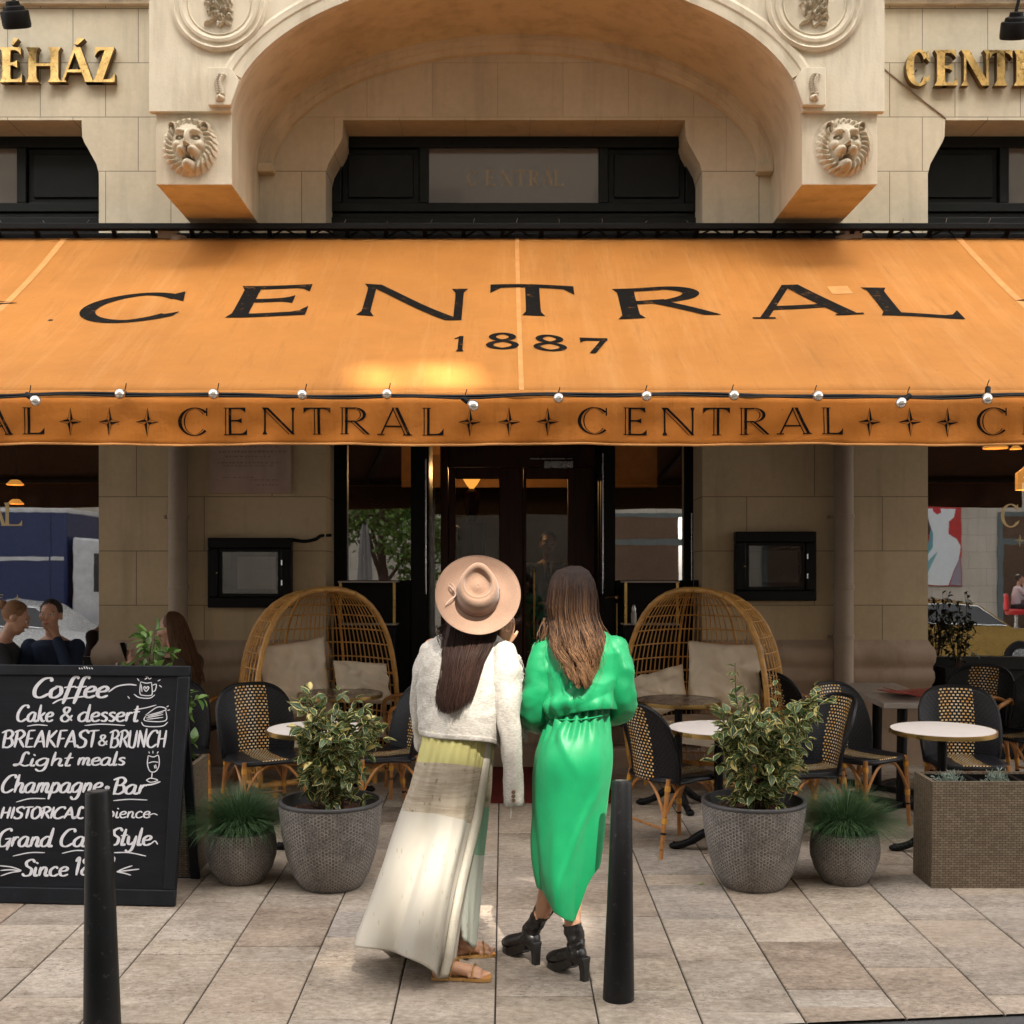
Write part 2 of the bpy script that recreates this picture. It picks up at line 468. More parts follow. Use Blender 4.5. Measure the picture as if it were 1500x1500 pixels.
        return r+acc
def flat_strips(mb, strips, fn, off=.003, doff=.0002):
    """lay strips on a surface: fn(x, y, offset) -> point"""
    for i, rows in enumerate(strips):
        o = off+doff*i; vs = []; fs = []
        for l, r in rows: vs += [fn(l[0], l[1], o), fn(r[0], r[1], o)]
        for k in range(len(rows)-1): fs.append((2*k, 2*k+1, 2*k+3, 2*k+2))
        mb.add(vs, fs)
def solid_strips(mb, strips, fn, depth, i0=0):
    """extrude strips; fn(x, y, offset)"""
    for i, rows in enumerate(strips):
        pts = [l for l, r in rows]+[r for l, r in rows[::-1]]
        o = depth+.0012*(i+i0); n = len(rows)
        vs = [fn(x, y, o) for x, y in pts]+[fn(x, y, 0) for x, y in pts]
        m2 = len(pts)
        mb.cur = 0
        mb.add(vs, [(k, k+1, m2-2-k, m2-1-k) for k in range(n-1)])
        mb.cur = 1
        mb.add(vs, [(k, (k+1) % m2, m2+(k+1) % m2, m2+k) for k in range(m2)])
    mb.cur = 0
def leafmat(name, g1, g2, edge=None):
    m, nt, b = nodes(name); uv = N(nt, 'ShaderNodeUVMap'); sp = N(nt, 'ShaderNodeSeparateXYZ'); L(nt, uv.outputs[0], sp.inputs[0]); gm = N(nt, 'ShaderNodeNewGeometry')
    c = mixc(nt, gm.outputs['Random Per Island'], g1, g2)
    if edge:
        d = math_(nt, 'ABSOLUTE', math_(nt, 'SUBTRACT', sp.outputs[0], .5)); co = tco(nt)
        thr = math_(nt, 'ADD', math_(nt, 'MULTIPLY', noise_(nt, co, 60, 2), .18), math_(nt, 'MULTIPLY', gm.outputs['Random Per Island'], .12))
        e = math_(nt, 'GREATER_THAN', math_(nt, 'ADD', d, math_(nt, 'MULTIPLY', math_(nt, 'ABSOLUTE', math_(nt, 'SUBTRACT', sp.outputs[1], .5)), .12)), math_(nt, 'ADD', thr, .27))
        yel = math_(nt, 'GREATER_THAN', gm.outputs['Random Per Island'], .955)
        c = mixc(nt, math_(nt, 'MAXIMUM', e, yel), c, edge)
        mid = math_(nt, 'LESS_THAN', d, .02); c = mixc(nt, math_(nt, 'MULTIPLY', mid, .5), c, edge)
    L(nt, c, b.inputs['Base Color']); b.inputs['Roughness'].default_value = .38; b.inputs['Specular IOR Level'].default_value = .5
    tl = N(nt, 'ShaderNodeBsdfTranslucent'); L(nt, c, tl.inputs[0]); mx = N(nt, 'ShaderNodeMixShader', Fac=.25)
    L(nt, b.outputs[0], mx.inputs[1]); L(nt, tl.outputs[0], mx.inputs[2]); L(nt, mx.outputs[0], nt.nodes['Material Output'].inputs[0]); return m
M['twig'] = mat('twig_bark', (.06,.03,.02), .8, var=.3)
def leaf(mb, p, d, n, ln, w, curl=.25, fold=.18):
    d = d.normalized(); x = d.cross(n).normalized(); n = x.cross(d)
    vs = []; 
    for t_, ww in ((0,.06),(.18,.62),(.42,1.0),(.68,.82),(.88,.4),(1,.03)):
        c = p+d*ln*t_-n*curl*ln*t_*t_
        vs += [c-x*w*ww/2+n*fold*w*ww, c, c+x*w*ww/2+n*fold*w*ww]
    fs = []; uvs = []; tt = (0,.18,.42,.68,.88,1)
    for k in range(5):
        for q in (0, 1):
            a = k*3+q; fs.append((a, a+1, a+4, a+3)); uvs.append([(q*.5,tt[k]),(q*.5+.5,tt[k]),(q*.5+.5,tt[k+1]),(q*.5,tt[k+1])])
    mb.add(vs, fs, uvs)
def rv(rs, s=1.0): return Vector((rs.uniform(-s,s), rs.uniform(-s,s), rs.uniform(-s,s)))
def fabric(name, col, rough=.8, weave=(260, 260, 260), wstr=.35, var=.08, sheen=.0, vs=5):
    m, nt, b = nodes(name); co = tco(nt)
    c = ramp(nt, noise_(nt, co, vs, 5), [(.3, tuple(x*(1-var) for x in col)), (.7, tuple(min(1, x*(1+var)) for x in col))])
    mp = N(nt, 'ShaderNodeMapping', Scale=weave); L(nt, co, mp.inputs[0]); w = noise_(nt, mp.outputs[0], 1, 2)
    c = mixc(nt, wstr, c, ramp(nt, w, [(.3, .25), (.7, .68)]), 'SOFT_LIGHT')
    L(nt, c, b.inputs['Base Color']); b.inputs['Roughness'].default_value = rough; b.inputs['Sheen Weight'].default_value = sheen
    b.inputs['Specular IOR Level'].default_value = .3
    bump_(nt, b, math_(nt, 'ADD', w, math_(nt, 'ADD', math_(nt, 'MULTIPLY', noise_(nt, co, 14, 4), 1.2), math_(nt, 'MULTIPLY', ridged(nt, co, 7, 3), .5))), .4, .005); return m
def ridged(nt, co, scale, detail=3):
    n = N(nt, 'ShaderNodeTexNoise', noise_type='RIDGED_MULTIFRACTAL', Scale=scale, Detail=detail, Roughness=.5)
    L(nt, co, n.inputs['Vector']); return n.outputs[0]
def nz(*a): return noise.noise(Vector(a))
# ---------------------------------------------------------------- ground
YW, YF, YG, YS, YD = 10.3, 9.2, 10.65, 10.85, 11.45      # wall face, balcony face, shop glass, sidelight glass, doors
def make_ground():
    m, nt, b = nodes('asphalt'); co = tco(nt)
    c = ramp(nt, noise_(nt, co, 3, 6), [(.3, (.05,.05,.052)), (.7, (.085,.082,.08))])
    c = mixc(nt, .5, c, ramp(nt, noise_(nt, co, 180, 3), [(.3, .25), (.7, .75)]), 'SOFT_LIGHT')
    L(nt, c, b.inputs['Base Color']); b.inputs['Roughness'].default_value = .85
    bump_(nt, b, noise_(nt, co, 150, 4), .5, .005)
    mb = MB(); prof = [(-90, -.012), (0, -.012), (10.3, .381-.012), (90, .381-.012)]
    mb.grid(lambda u, v: (lerp(-90, 90, u), prof[round(v*3)][0], prof[round(v*3)][1]), 12, 3)
    tag(mb.build('road', m), 'grey asphalt road in front of the paved terrace', 'road', kind='structure')
    # paving slabs: each slab its own bevelled top, laid in columns 0.4 m wide
    m, nt, b = nodes('travertine_slabs'); co = tco(nt)
    at = N(nt, 'ShaderNodeAttribute', attribute_name='tone')
    r1 = ramp(nt, at.outputs['Fac'], [(0, (.315,.245,.185)), (.25, (.43,.36,.285)), (.5, (.37,.315,.26)), (.75, (.46,.385,.30)), (1, (.355,.31,.268))])
    mp = N(nt, 'ShaderNodeMapping', Scale=(1, 1.5, 1)); L(nt, co, mp.inputs[0])
    av = N(nt, 'ShaderNodeVectorMath'); av.operation = 'MULTIPLY_ADD'; L(nt, at.outputs['Fac'], av.inputs[0]); av.inputs[1].default_value = (37, 91, 13); L(nt, mp.outputs[0], av.inputs[2])
    big = noise_(nt, av.outputs[0], 2.2, 7, .68); fine = noise_(nt, av.outputs[0], 28, 6, .7)
    c = mixc(nt, .8, r1, ramp(nt, big, [(.25, .05), (.5, .45), (.75, .85)]), 'SOFT_LIGHT')
    c = mixc(nt, .75, c, ramp(nt, fine, [(.3, .08), (.7, .80)]), 'SOFT_LIGHT')
    wm = ramp(nt, noise_(nt, av.outputs[0], 1.1, 3), [(.5, 0.0), (.7, .5)])
    c = mixc(nt, math_(nt, 'MULTIPLY', wm, .7), c, (.38, .27, .20))
    pit = ramp(nt, noise_(nt, av.outputs[0], 42, 5, .8), [(.55, 0.0), (.62, .85)])
    patch = ramp(nt, noise_(nt, av.outputs[0], 1.7, 3), [(.36, 0.0), (.58, 1.0)])
    c = mixc(nt, math_(nt, 'MULTIPLY', pit, patch), c, (.10, .085, .08))
    sp = N(nt, 'ShaderNodeTexVoronoi', Scale=9.0); L(nt, co, sp.inputs['Vector'])
    c = mixc(nt, ramp(nt, sp.outputs['Distance'], [(.035, .7), (.06, 0.0)]), c, (.07, .06, .055))
    gr = ramp(nt, noise_(nt, co, 210, 2, .8), [(.3, .3), (.7, .7)]); c = mixc(nt, .55, c, gr, 'SOFT_LIGHT')
    dk = ramp(nt, noise_(nt, co, .9, 5), [(.5, 0.0), (.75, .4)]); c = mixc(nt, dk, c, (.15,.125,.11))
    L(nt, c, b.inputs['Base Color']); b.inputs['Roughness'].default_value = .62
    bump_(nt, b, math_(nt, 'SUBTRACT', fine, math_(nt, 'MULTIPLY', pit, .8)), .35, .004)
    bm = bmesh.new(); tl = bm.faces.layers.float.new('tone')
    rs = random.Random(11)
    for k in range(-26, 27):
        x0 = -.034+.4*k; y = 3.3+rs.uniform(0, .6); last = 0
        while y < 10.45:
            ln = rs.choice([.6, .6, .6, .2, .4, .6])
            if ln == .2 and last == .2: ln = .6
            last = ln; tone = rs.random()
            g = .0035; gy = .0042; h = rs.uniform(-.0012, .0012); bv = .004
            def q(x, yy, z): return bm.verts.new((x, yy, SL*yy+z+h))
            X0, X1, Y0, Y1 = x0+g, x0+.4-g, y+gy, min(y+ln, 10.5)-gy
            lo = [q(X0,Y0,-.012), q(X1,Y0,-.012), q(X1,Y1,-.012), q(X0,Y1,-.012)]
            md = [q(X0,Y0,-.003), q(X1,Y0,-.003), q(X1,Y1,-.003), q(X0,Y1,-.003)]
            up = [q(X0+bv,Y0+bv*.7,0), q(X1-bv,Y0+bv*.7,0), q(X1-bv,Y1-bv*.7,0), q(X0+bv,Y1-bv*.7,0)]
            fs = [bm.faces.new(up)]
            for i in range(4):
                j = (i+1) % 4
                fs.append(bm.faces.new((lo[i], lo[j], md[j], md[i]))); fs.append(bm.faces.new((md[i], md[j], up[j], up[i])))
            for f in fs: f[tl] = tone
            y += ln
    geo = bm.verts[:]+bm.edges[:]+bm.faces[:]
    bmesh.ops.bisect_plane(bm, geom=geo, plane_co=(1.1, 4.885, 0), plane_no=(.112, -1, 0), clear_outer=True)
    me = bpy.data.meshes.new('pavement'); bm.to_mesh(me); bm.free(); me.materials.append(m)
    o = bpy.data.objects.new('pavement', me); COL.objects.link(o)
    tag(o, 'pinkish travertine slab pavement of the café terrace', 'pavement', kind='structure')
    # mortar bed just under the slabs
    mb = MB(); m2 = mat('joint_dirt', (.035, .028, .024), .95)
    mb.add([(-10.5, 3.6+2.4, SL*6-.0085), (10.5, 3.85, SL*3.85-.0085), (10.5, 10.5, SL*10.5-.0085), (-10.5, 10.5, SL*10.5-.0085)], [(0,1,2,3)])
    mb = MB(); ya = 4.885+.112*(-10.5-1.1)+.006; yb = 4.885+.112*(10.5-1.1)+.006
    mb.add([(-10.5, ya, SL*ya-.008), (10.5, yb, SL*yb-.008), (10.5, 10.5, SL*10.5-.008), (-10.5, 10.5, SL*10.5-.008)], [(0,1,2,3)])
    tag(mb.build('pavement_bed', m2), kind='structure')
make_ground()

# ---------------------------------------------------------------- the café building
bld = thing('cafe_building', 'cream limestone café facade with arched balcony, lion heads and dark green windows', 'building', (0, 0, 0))
OPEN = [(-6.34, -3.285), (-1.445, 1.611), (3.44, 6.49)]      # window openings of the wall
ZT, ZS0, ZS1, DSH = 5.605, 5.19, 5.49, .14
def opening_profile(x0, x1, z0):
    """from bottom left up round the shouldered head to bottom right"""
    pts = [(x0, z0)]
    S = [(0, ZS0-.02), (.02, ZS0+.06), (.07, ZS0+.15), (.12, ZS0+.24), (.135, ZS1-.02), (.14, ZT)]
    pts += [(x0+d, z) for d, z in S]; pts += [(x1-d, z) for d, z in S[::-1]]; pts.append((x1, z0))
    return pts
poly = [(-9.5, .25)]
for x0, x1 in OPEN: poly += opening_profile(x0, x1, .25)
poly += [(9.5, .25), (9.5, 7.8), (-9.5, 7.8)]
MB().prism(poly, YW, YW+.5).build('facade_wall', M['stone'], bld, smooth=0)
# solid building mass behind, above the rooms
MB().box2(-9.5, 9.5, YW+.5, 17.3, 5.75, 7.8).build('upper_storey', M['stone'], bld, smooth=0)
# cornice over the wall (both sides of the balcony)
for xa, xb in ((-9.5, -2.58), (2.77, 9.5)):
    rings = []
    pr = [(0,-.0), (-.05,0), (-.05,.03), (-.09,.05), (-.10,.10), (-.16,.13), (-.16,.40), (0,.40)]
    mb = MB(); z0 = 6.53
    mb.add([(x, YW+dy-.001, z0+dz) for x in (xa, xb) for dy, dz in pr], [(i, i+1, 8+i+1, 8+i) for i in range(7)]+[tuple(range(8)), tuple(range(15, 7, -1))])
    mb.build('cornice', M['plaster'], bld, smooth=0, recalc=True)
# plinth mouldings at the foot of both piers
for xa, xb in ((OPEN[0][1]-.0, OPEN[1][0]), (OPEN[1][1], OPEN[2][0]), (-9.5, OPEN[0][0]), (OPEN[2][1], 9.5)):
    mb = MB(); za = 1.03
    pr = [(0,.36,), (-.02,.33), (-.045,.31), (-.075,.28), (-.085,.23), (-.075,.18), (-.05,.15), (-.05,.12), (-.065,.10), (-.07,.06), (-.06,.02), (-.04,0), (-.04,-.72)]
    n = len(pr)
    e = .05
    mb.add([(x+(-dy*.5 if x == xb else dy*.5), YW+dy, za+dz) for x in (xa, xb) for dy, dz in pr], [(i, i+1, n+i+1, n+i) for i in range(n-1)])
    # returns at the ends
    for x, sgn in ((xa, -1), (xb, 1)):
        vs = [(x-sgn*dy*.5, YW+dy, za+dz) for dy, dz in pr]+[(x-sgn*dy*.5, YW+.2, za+dz) for dy, dz in pr]
        mb.add(vs, [(i, i+1, n+i+1, n+i) for i in range(n-1)])
    # block joints cut as thin dark strips are left to the stone texture
    mb.build('plinth_moulding', M['plinth'], bld, smooth=50, recalc=True)

# ---- balcony block with elliptical barrel vault
ECX, EZ, EA, EB = .094, 5.194, 2.0725, 1.063
def ell(t, d=0.0):
    """point on the arch, offset outwards by d; t from 0 (right) to pi (left)"""
    c, s = math.cos(t), math.sin(t); n = Vector((c/EA, s/EB)); n.normalize()
    return (ECX+EA*c+n[0]*d, EZ+EB*s+n[1]*d)
arch = [ell(math.pi*k/48) for k in range(49)]
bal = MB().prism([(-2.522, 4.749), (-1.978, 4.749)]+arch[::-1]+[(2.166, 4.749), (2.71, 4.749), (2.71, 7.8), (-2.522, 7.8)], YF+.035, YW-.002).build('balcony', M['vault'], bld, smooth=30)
zf = 5.263
arch2 = [p for p in arch if p[1] > zf]
MB().prism([(-2.562, zf), (arch2[-1][0], zf)]+arch2[::-1]+[(arch2[0][0], zf), (2.75, zf), (2.75, 7.9), (-2.562, 7.9)], YF-.03, YF+.033).build('parapet_face', M['plaster'], bal, smooth=0)
for xa, xb in ((-2.524, -1.9765), (2.1645, 2.712)):
    mb = MB(); mb.box2(xa, xb, YF+.02, YF+.0345, 4.7475, zf+.01); mb.build('corbel_face', M['plaster'], bal, smooth=0, bevel=.004)
def arch_band(name, prof, ta, tb, y0, m, par, n=48):
    mb = MB(); k = len(prof)
    vs = [(*ell(lerp(ta, tb, i/n), d)[:1], y0-py, ell(lerp(ta, tb, i/n), d)[1]) for i in range(n+1) for d, py in prof]
    mb.add(vs, [(i*k+j, i*k+j+1, (i+1)*k+j+1, (i+1)*k+j) for i in range(n) for j in range(k-1)]+[tuple(range(k)), tuple(n*k+j for j in range(k-1, -1, -1))])
    return mb.build(name, m, par, smooth=30, recalc=True)
arch_band('arch_moulding', [(-.001,0), (-.001,.016), (.035,.02), (.04,.010), (.075,.013), (.085,.024), (.125,.028), (.135,.018), (.15,.012), (.15,0)], R(16.5), R(163.5), YF-.03, M['plaster'], bal)
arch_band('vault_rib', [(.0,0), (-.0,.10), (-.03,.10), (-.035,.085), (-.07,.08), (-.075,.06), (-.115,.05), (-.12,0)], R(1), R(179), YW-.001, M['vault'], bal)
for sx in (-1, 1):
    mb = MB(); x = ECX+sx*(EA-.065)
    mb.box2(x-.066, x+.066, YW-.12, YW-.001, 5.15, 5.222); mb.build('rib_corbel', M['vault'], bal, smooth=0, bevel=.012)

def relief(mb, cx, cz, y, w, h, fn, n=90, keep=None):
    mb.grid(lambda u, v: (cx+(u-.5)*w, y-fn((u-.5)*2, (v-.5)*2), cz+(v-.5)*h), n, n, keep)
def eb(x, y, cx, cy, rx, ry, h, p=.5):
    d = ((x-cx)/rx)**2+((y-cy)/ry)**2
    return h*(1-d)**p if d < 1 else 0.0
def lion(x, y):
    r = math.hypot(x*.98, y*.94+.02); a = math.atan2(y, x)
    out = .93+.03*math.sin(a*26)
    ridge = .5+.5*math.sin(a*26+2.5*math.sin(r*9)+(1.2 if r > .75 else 0))
    z = 0.0
    if r < out:
        base = .055*min(1, (out-r)*7)
        z = base+.045*ridge*sstep(.50, .68, r)*min(1, (out-r)*8)
        if r > .74: z -= .028*sstep(.72, .80, r)*(1-.4*ridge)
    z = max(z, eb(x, y, 0, .12, .58, .66, .135, .5))          # face
    z = max(z, eb(x, y, 0, -.12, .50, .50, .13, .5))
    for s in (-1, 1):
        z = max(z, eb(x, y, .53*s, .56, .16, .18, .14)-eb(x, y, .54*s, .53, .095, .12, .10))   # ears
        z = max(z, eb(x, y, .23*s, .36, .24, .13, .175))      # brow
        z -= eb(x, y, .245*s, .17, .16, .085, .065)             # eye sockets
        z = max(z, eb(x, y, .25*s, .155, .10, .055, .125))     # eyes
        z = max(z, eb(x, y, .35*s, -.04, .2, .2, .14))          # cheeks
        z = max(z, eb(x, y, .175*s, -.25, .215, .18, .215))      # muzzle
    z = max(z, eb(x, y, 0, .12, .135, .40, .205))               # nose bridge
    z = max(z, eb(x, y, 0, -.10, .15, .085, .245))              # nose
    z -= eb(x, y, 0, -.20, .03, .12, .06)
    for s in (-1, 1): z -= eb(x, y, .075*s, -.145, .045, .03, .05)
    m = eb(x, y, 0, -.47, .20, .115, .20)
    if m > 0: z = min(z, max(.0, .11-m))                       # open mouth
    z = max(z, eb(x, y, 0, -.66, .235, .20, .185))              # jaw
    z = max(z, eb(x, y, 0, -.545, .15, .05, .155))
    for s in (-1, 1): z = max(z, eb(x, y, .12*s, -.41, .035, .06, .17))
    return z*.78
for px, py in ((279, 215), (1235, 215)):
    mb = MB(); c = P(px, py, YF+.02)
    relief(mb, c.x, c.z, YF+.0195, .44, .455, lion, 110, lambda u, v: math.hypot((u-.5)*1.96, (v-.5)*1.9) < .99)
    mb.build('lion_head', M['relief'], bal, smooth=180)
rf = random.Random(5)
FLW = [(-.18,-.42,.17), (.12,-.5,.16), (.36,-.05,.14), (-.38,-.1,.15), (-.02,.52,.2), (-.27,.22,.19), (.22,.15,.17), (-.12,-.08,.15), (.2,-.22,.14), (-.28,.62,.15), (.28,.55,.15), (.0,.25,.14)]
LVS = [(rf.uniform(-.5,.5), rf.uniform(-.75,.75), rf.uniform(0, 3.1)) for _ in range(34)]
def bouquet(x, y):
    z = 0.0
    for lx, ly, la in LVS:
        dx, dy = x-lx, y-ly; u = dx*math.cos(la)+dy*math.sin(la); v = -dx*math.sin(la)+dy*math.cos(la)
        q = eb(u, v, 0, 0, .15, .055, .045)
        if q > 0: z = max(z, q*1.3-.012*(abs(v) < .008))
    for fx, fy, fr in FLW:
        d = math.hypot(x-fx, y-fy); a = math.atan2(y-fy, x-fx)
        if d < fr: z = max(z, .075*math.sqrt(max(0, 1-(d/fr)**2))*(.62+.25*math.cos(5*a+fx*20+d*30)+.3*(d < fr*.3)))
    for k in range(5):
        xs = -.06+.03*k+.10*(k-2)*(y+.75)
        if -.8 < y < -.2 and abs(x-xs*1.0) < .02: z = max(z, .03)
    return z
for px in (322, 1192):
    c = P(px, 7, YF-.03); med = MB()
    Mx = Matrix.Rotation(R(90), 3, 'X')
    pr = [(.345,0), (.345,.03), (.325,.045), (.31,.03), (.295,.03), (.285,.045), (.265,.05), (.25,.035), (.235,.02), (.225,.03), (.215,.015), (.0001,.012)]
    med.lathe(pr, 72, (c.x, c.y, c.z), Mx)
    med = med.build('medallion', M['plaster'], bal, smooth=35, recalc=True)
    mb = MB(); relief(mb, c.x, c.z, c.y-.008, .36, .42, bouquet, 90, lambda u, v: math.hypot((u-.5)*2, (v-.5)*2) < 1.0)
    mb.build('flower_relief', M['relief'], med, smooth=180)
def bud(x, y):
    z = max(eb(x, y, .05, -.62, .62, .24, .04), eb(x, y, .05, -.62, .3, .12, .06))
    for k in range(9):
        t = k/8; cx = .1-.45*math.sin(t*3.6)*t*.9; cy = -.35+1.2*t
        z = max(z, eb(x, y, cx+.25, cy, .34, .13, .04))
        z = max(z, eb(x, y, cx-.28, cy+.04, .32, .09, .035))
    return z
for sx in (1, -1):
    pl = [(307,103), (340,103), (353,122), (340,158), (307,158)]
    pz = [P(a if sx == 1 else 1514-a, b, YF-.03) for a, b in pl]
    o = MB().prism([(v.x, v.z) for v in pz], YF-.085, YF-.031).build('bracket_block', M['plaster'], bal, smooth=0, bevel=.006)
    c = P(322 if sx == 1 else 1514-322, 130, YF-.085)
    mb = MB(); relief(mb, c.x, c.z, YF-.0845, .11, .22, bud, 44, lambda u, v: bud((u-.5)*2, (v-.5)*2) > 0)
    mb.build('bud_relief', M['relief'], o, smooth=180)

# ---- dark green timber windows above the awning
YT = 10.68
def transom(x0, x1, par):
    xc = (x0+x1)/2; w = (x1-x0)/2
    fr = MB()
    prof = opening_profile(x0-.03, x1+.03, 4.35)
    zt, zb = PZ(200, YT), PZ(297, YT)
    # frame rails and stiles
    fr.box2(x0-.02, x1+.02, YT, YT+.08, zt-.09, zt+.06)
    fr.box2(x0-.02, x1+.02, YT-.004, YT+.08, zb-.075, zb)
    fr.box2(x0-.02, x1+.02, YT+.02, YT+.07, zb-.60, zb-.08)
    fr.box2(x0-.02, x1+.02, YT-.03, YT+.02, zb-.19, zb-.13)
    gl0, gl1 = xc-.715, xc+.715
    for xa, xb in ((gl0-.08, gl0), (gl1, gl1+.08)): fr.box2(xa, xb, YT-.002, YT+.08, zb, zt-.09)
    for xa, xb in ((x0-.02, x0+.085), (x1-.085, x1+.02)): fr.box2(xa, xb, YT-.002, YT+.08, zb, zt-.09)
    f = fr.build('transom_window', M['dkgreen'], par, bevel=.006)
    for s in (-1, 1):
        xa, xb = (x0+.085, gl0-.08) if s < 0 else (gl1+.08, x1-.085)
        p = MB(); p.box2(xa, xb, YT+.045, YT+.06, zb, zt-.09); p.box2(xa+.05, xb-.05, YT+.02, YT+.046, zb+.05, zt-.14)
        p.build('panel', M['dkgreen'], f, bevel=.012)
    p = MB(); p.box2(gl0, gl1, YT+.03, YT+.045, zb, zt-.09); p.build('window_pane', M['frostglass'], f, smooth=0)
    return f, xc, zb, zt
m, nt, b = nodes('etched_sign_glass'); b.inputs['Base Color'].default_value = (.11, .092, .075, 1); b.inputs['Roughness'].default_value = .12; b.inputs['Specular IOR Level'].default_value = .9
b.inputs['Coat Weight'].default_value = .6; b.inputs['Coat Roughness'].default_value = .03
M['frostglass'] = m
M['etch'] = mat('etched_lettering', (.42, .34, .22), .5, var=.1, bump=0)
for (x0, x1) in OPEN:
    f, xc, zb, zt = transom(x0-.005, x1+.005, bld)
    gl = Glyphs(T=.15, t=.06, flare=.05, W=.66)
    xs = [684, 711, 734, 755, 775, 795, 812]; dx = xc-.083
    for ch, px in zip('CENTRÁL', xs):
        x = PX(px, YT)+dx; h = 23*YT/FPX; z0 = PZ(271, YT)
        mb = MB(); flat_strips(mb, gl.g(ch), lambda a, q, o: (x+a*h*.98, YT+.029-o, z0+q*h), .003, .0003)
        mb.build('letter', M['etch'], f, smooth=0)

# ---- shop windows left and right (plate glass over a panelled dark green base)
def shop_window(x0, x1, par):
    zs = PZ(962, YG); fr = MB()
    fr.box2(x0-.02, x1+.02, YG-.02, YG+.08, zs-.11, zs)
    fr.box2(x0-.02, x1+.02, YG+.01, YG+.07, .3, zs-.11)
    fr.box2(x0-.02, x0+.03, YG, YG+.08, zs, 4.4); fr.box2(x1-.03, x1+.02, YG, YG+.08, zs, 4.4)
    fr.box2(x0-.02, x1+.02, YG, YG+.08, 4.05, 4.4)
    f = fr.build('shop_window', M['dkgreen'], par, bevel=.006)
    n = 5; w = (x1-x0)/n
    for k in range(n):
        p = MB(); a, c = x0+w*k+.06, x0+w*(k+1)-.06
        p.box2(a, c, YG-.012, YG+.011, zs-.60, zs-.20); p.box2(a+.05, c-.05, YG-.024, YG-.011, zs-.55, zs-.25)
        p.build('base_panel', M['dkgreen'], f, bevel=.008)
    p = MB(); p.add([(x0, YG+.03, zs), (x1, YG+.03, zs), (x1, YG+.03, 4.1), (x0, YG+.03, 4.1)], [(0,1,2,3)])
    p.build('window_pane', M['glass'], f, smooth=0)
    return f
shopL = shop_window(OPEN[0][0]-.005, OPEN[0][1]+.005, bld)
shopR = shop_window(OPEN[2][0]-.005, OPEN[2][1]+.005, bld)
M['gilt'] = mat('gilt_lettering', (.62, .47, .24), .45, .3, var=.1, bump=0)
def gilt(f, items):
    for ch, px, pyb, hpx, st in items:
        gl = Glyphs(T=.15, t=.06, flare=.06, W=.82, open=st)
        x, z0, h = PX(px, YG), PZ(pyb, YG), hpx*YG/FPX
        mb = MB(); flat_strips(mb, gl.g(ch), lambda a, q, o: (x+a*h, YG+.028-o, z0+q*h), .001, .0001)
        mb.build('gilt_letter' if ch != '*' else 'gilt_star', M['gilt'], f, smooth=0)
gilt(shopR, [('C', 1468, 772, 34, False), ('E', 1504, 772, 34, False), ('N', 1537, 772, 34, False), ('T', 1572, 772, 34, False), ('R', 1605, 772, 34, False), ('A', 1638, 772, 34, False), ('L', 1670, 772, 34, False), ('*', 1488, 801, 19, False), ('*', 1560, 801, 19, False)])
gilt(shopL, [('C', -182, 770, 34, False), ('E', -147, 770, 34, False), ('N', -115, 770, 34, False), ('T', -80, 770, 34, False), ('R', -48, 770, 34, False), ('A', -22, 770, 34, False), ('L', 5, 770, 34, False), ('E', -4, 880, 9, False), ('*', 18, 883, 13, False)])

# ---- entrance: steps, sidelights, vestibule and double door
e0, e1 = OPEN[1]
st = MB(); st.box2(e0-.0, e1+.0, 10.14, 10.6, .2, .518); st.build('lower_step', M['plinth'], bld, bevel=.012)
st = MB(); st.box2(e0-.001, e1+.001, 10.5, 13, .2, .655); st.build('upper_step', M['plinth'], bld, bevel=.012)
ent = thing('entrance_screen', None, None); ent.parent = bld
fr = MB()
for a, b2 in ((480, 509), (602, 625), (880, 901), (1001, 1020)): fr.box2(PX(a, YS), PX(b2, YS), YS-.03, YS+.09, .6, 4.5)
fr.box2(e0, e1, YS-.02, YS+.08, 3.32, 4.5)
fr.box2(PX(509, YS), PX(602, YS), YS-.01, YS+.06, .66, PZ(850, YS)); fr.box2(PX(901, YS), PX(1001, YS), YS-.01, YS+.06, .66, PZ(850, YS))
fr.box2(PX(625, YS), PX(880, YS), YS, YD+.1, PZ(672, YD)+.25, PZ(672, YD)+.33)
fr.build('screen_frame', M['black'], ent, bevel=.006)
for a, b2 in ((509, 602), (901, 1001)):
    p = MB(); x0, x1 = PX(a, YS), PX(b2, YS)
    p.add([(x0, YS+.03, PZ(850, YS)), (x1, YS+.03, PZ(850, YS)), (x1, YS+.03, 3.33), (x0, YS+.03, 3.33)], [(0,1,2,3)])
    p.build('sidelight_pane', M['glass'], ent, smooth=0)
# vestibule cheeks: glazed left, solid right
xl, xr = PX(627, YS), PX(878, YS)
for xq in (xl-.05, xr): p = MB(); p.box2(xq, xq+.05, YS+.08, YD+.1, .66, 3.3); p.build('vestibule_cheek', M['black'], ent, smooth=0)
for px, ya in ((624, 668), (883, 660)):
    p = MB(); x = PX(px, YS-.04); p.tube([(x, YS-.05, PZ(870, YS)), (x, YS-.05, PZ(ya+5, YS))], .008, 8); p.build('edge_rod', M['chrome'], ent)
p = MB(); x = PX(1013, YS-.04); p.tube([(x, YS-.05, PZ(850, YS)), (x, YS-.05, PZ(752, YS))], .006, 8); p.build('edge_rod', M['chrome'], ent)
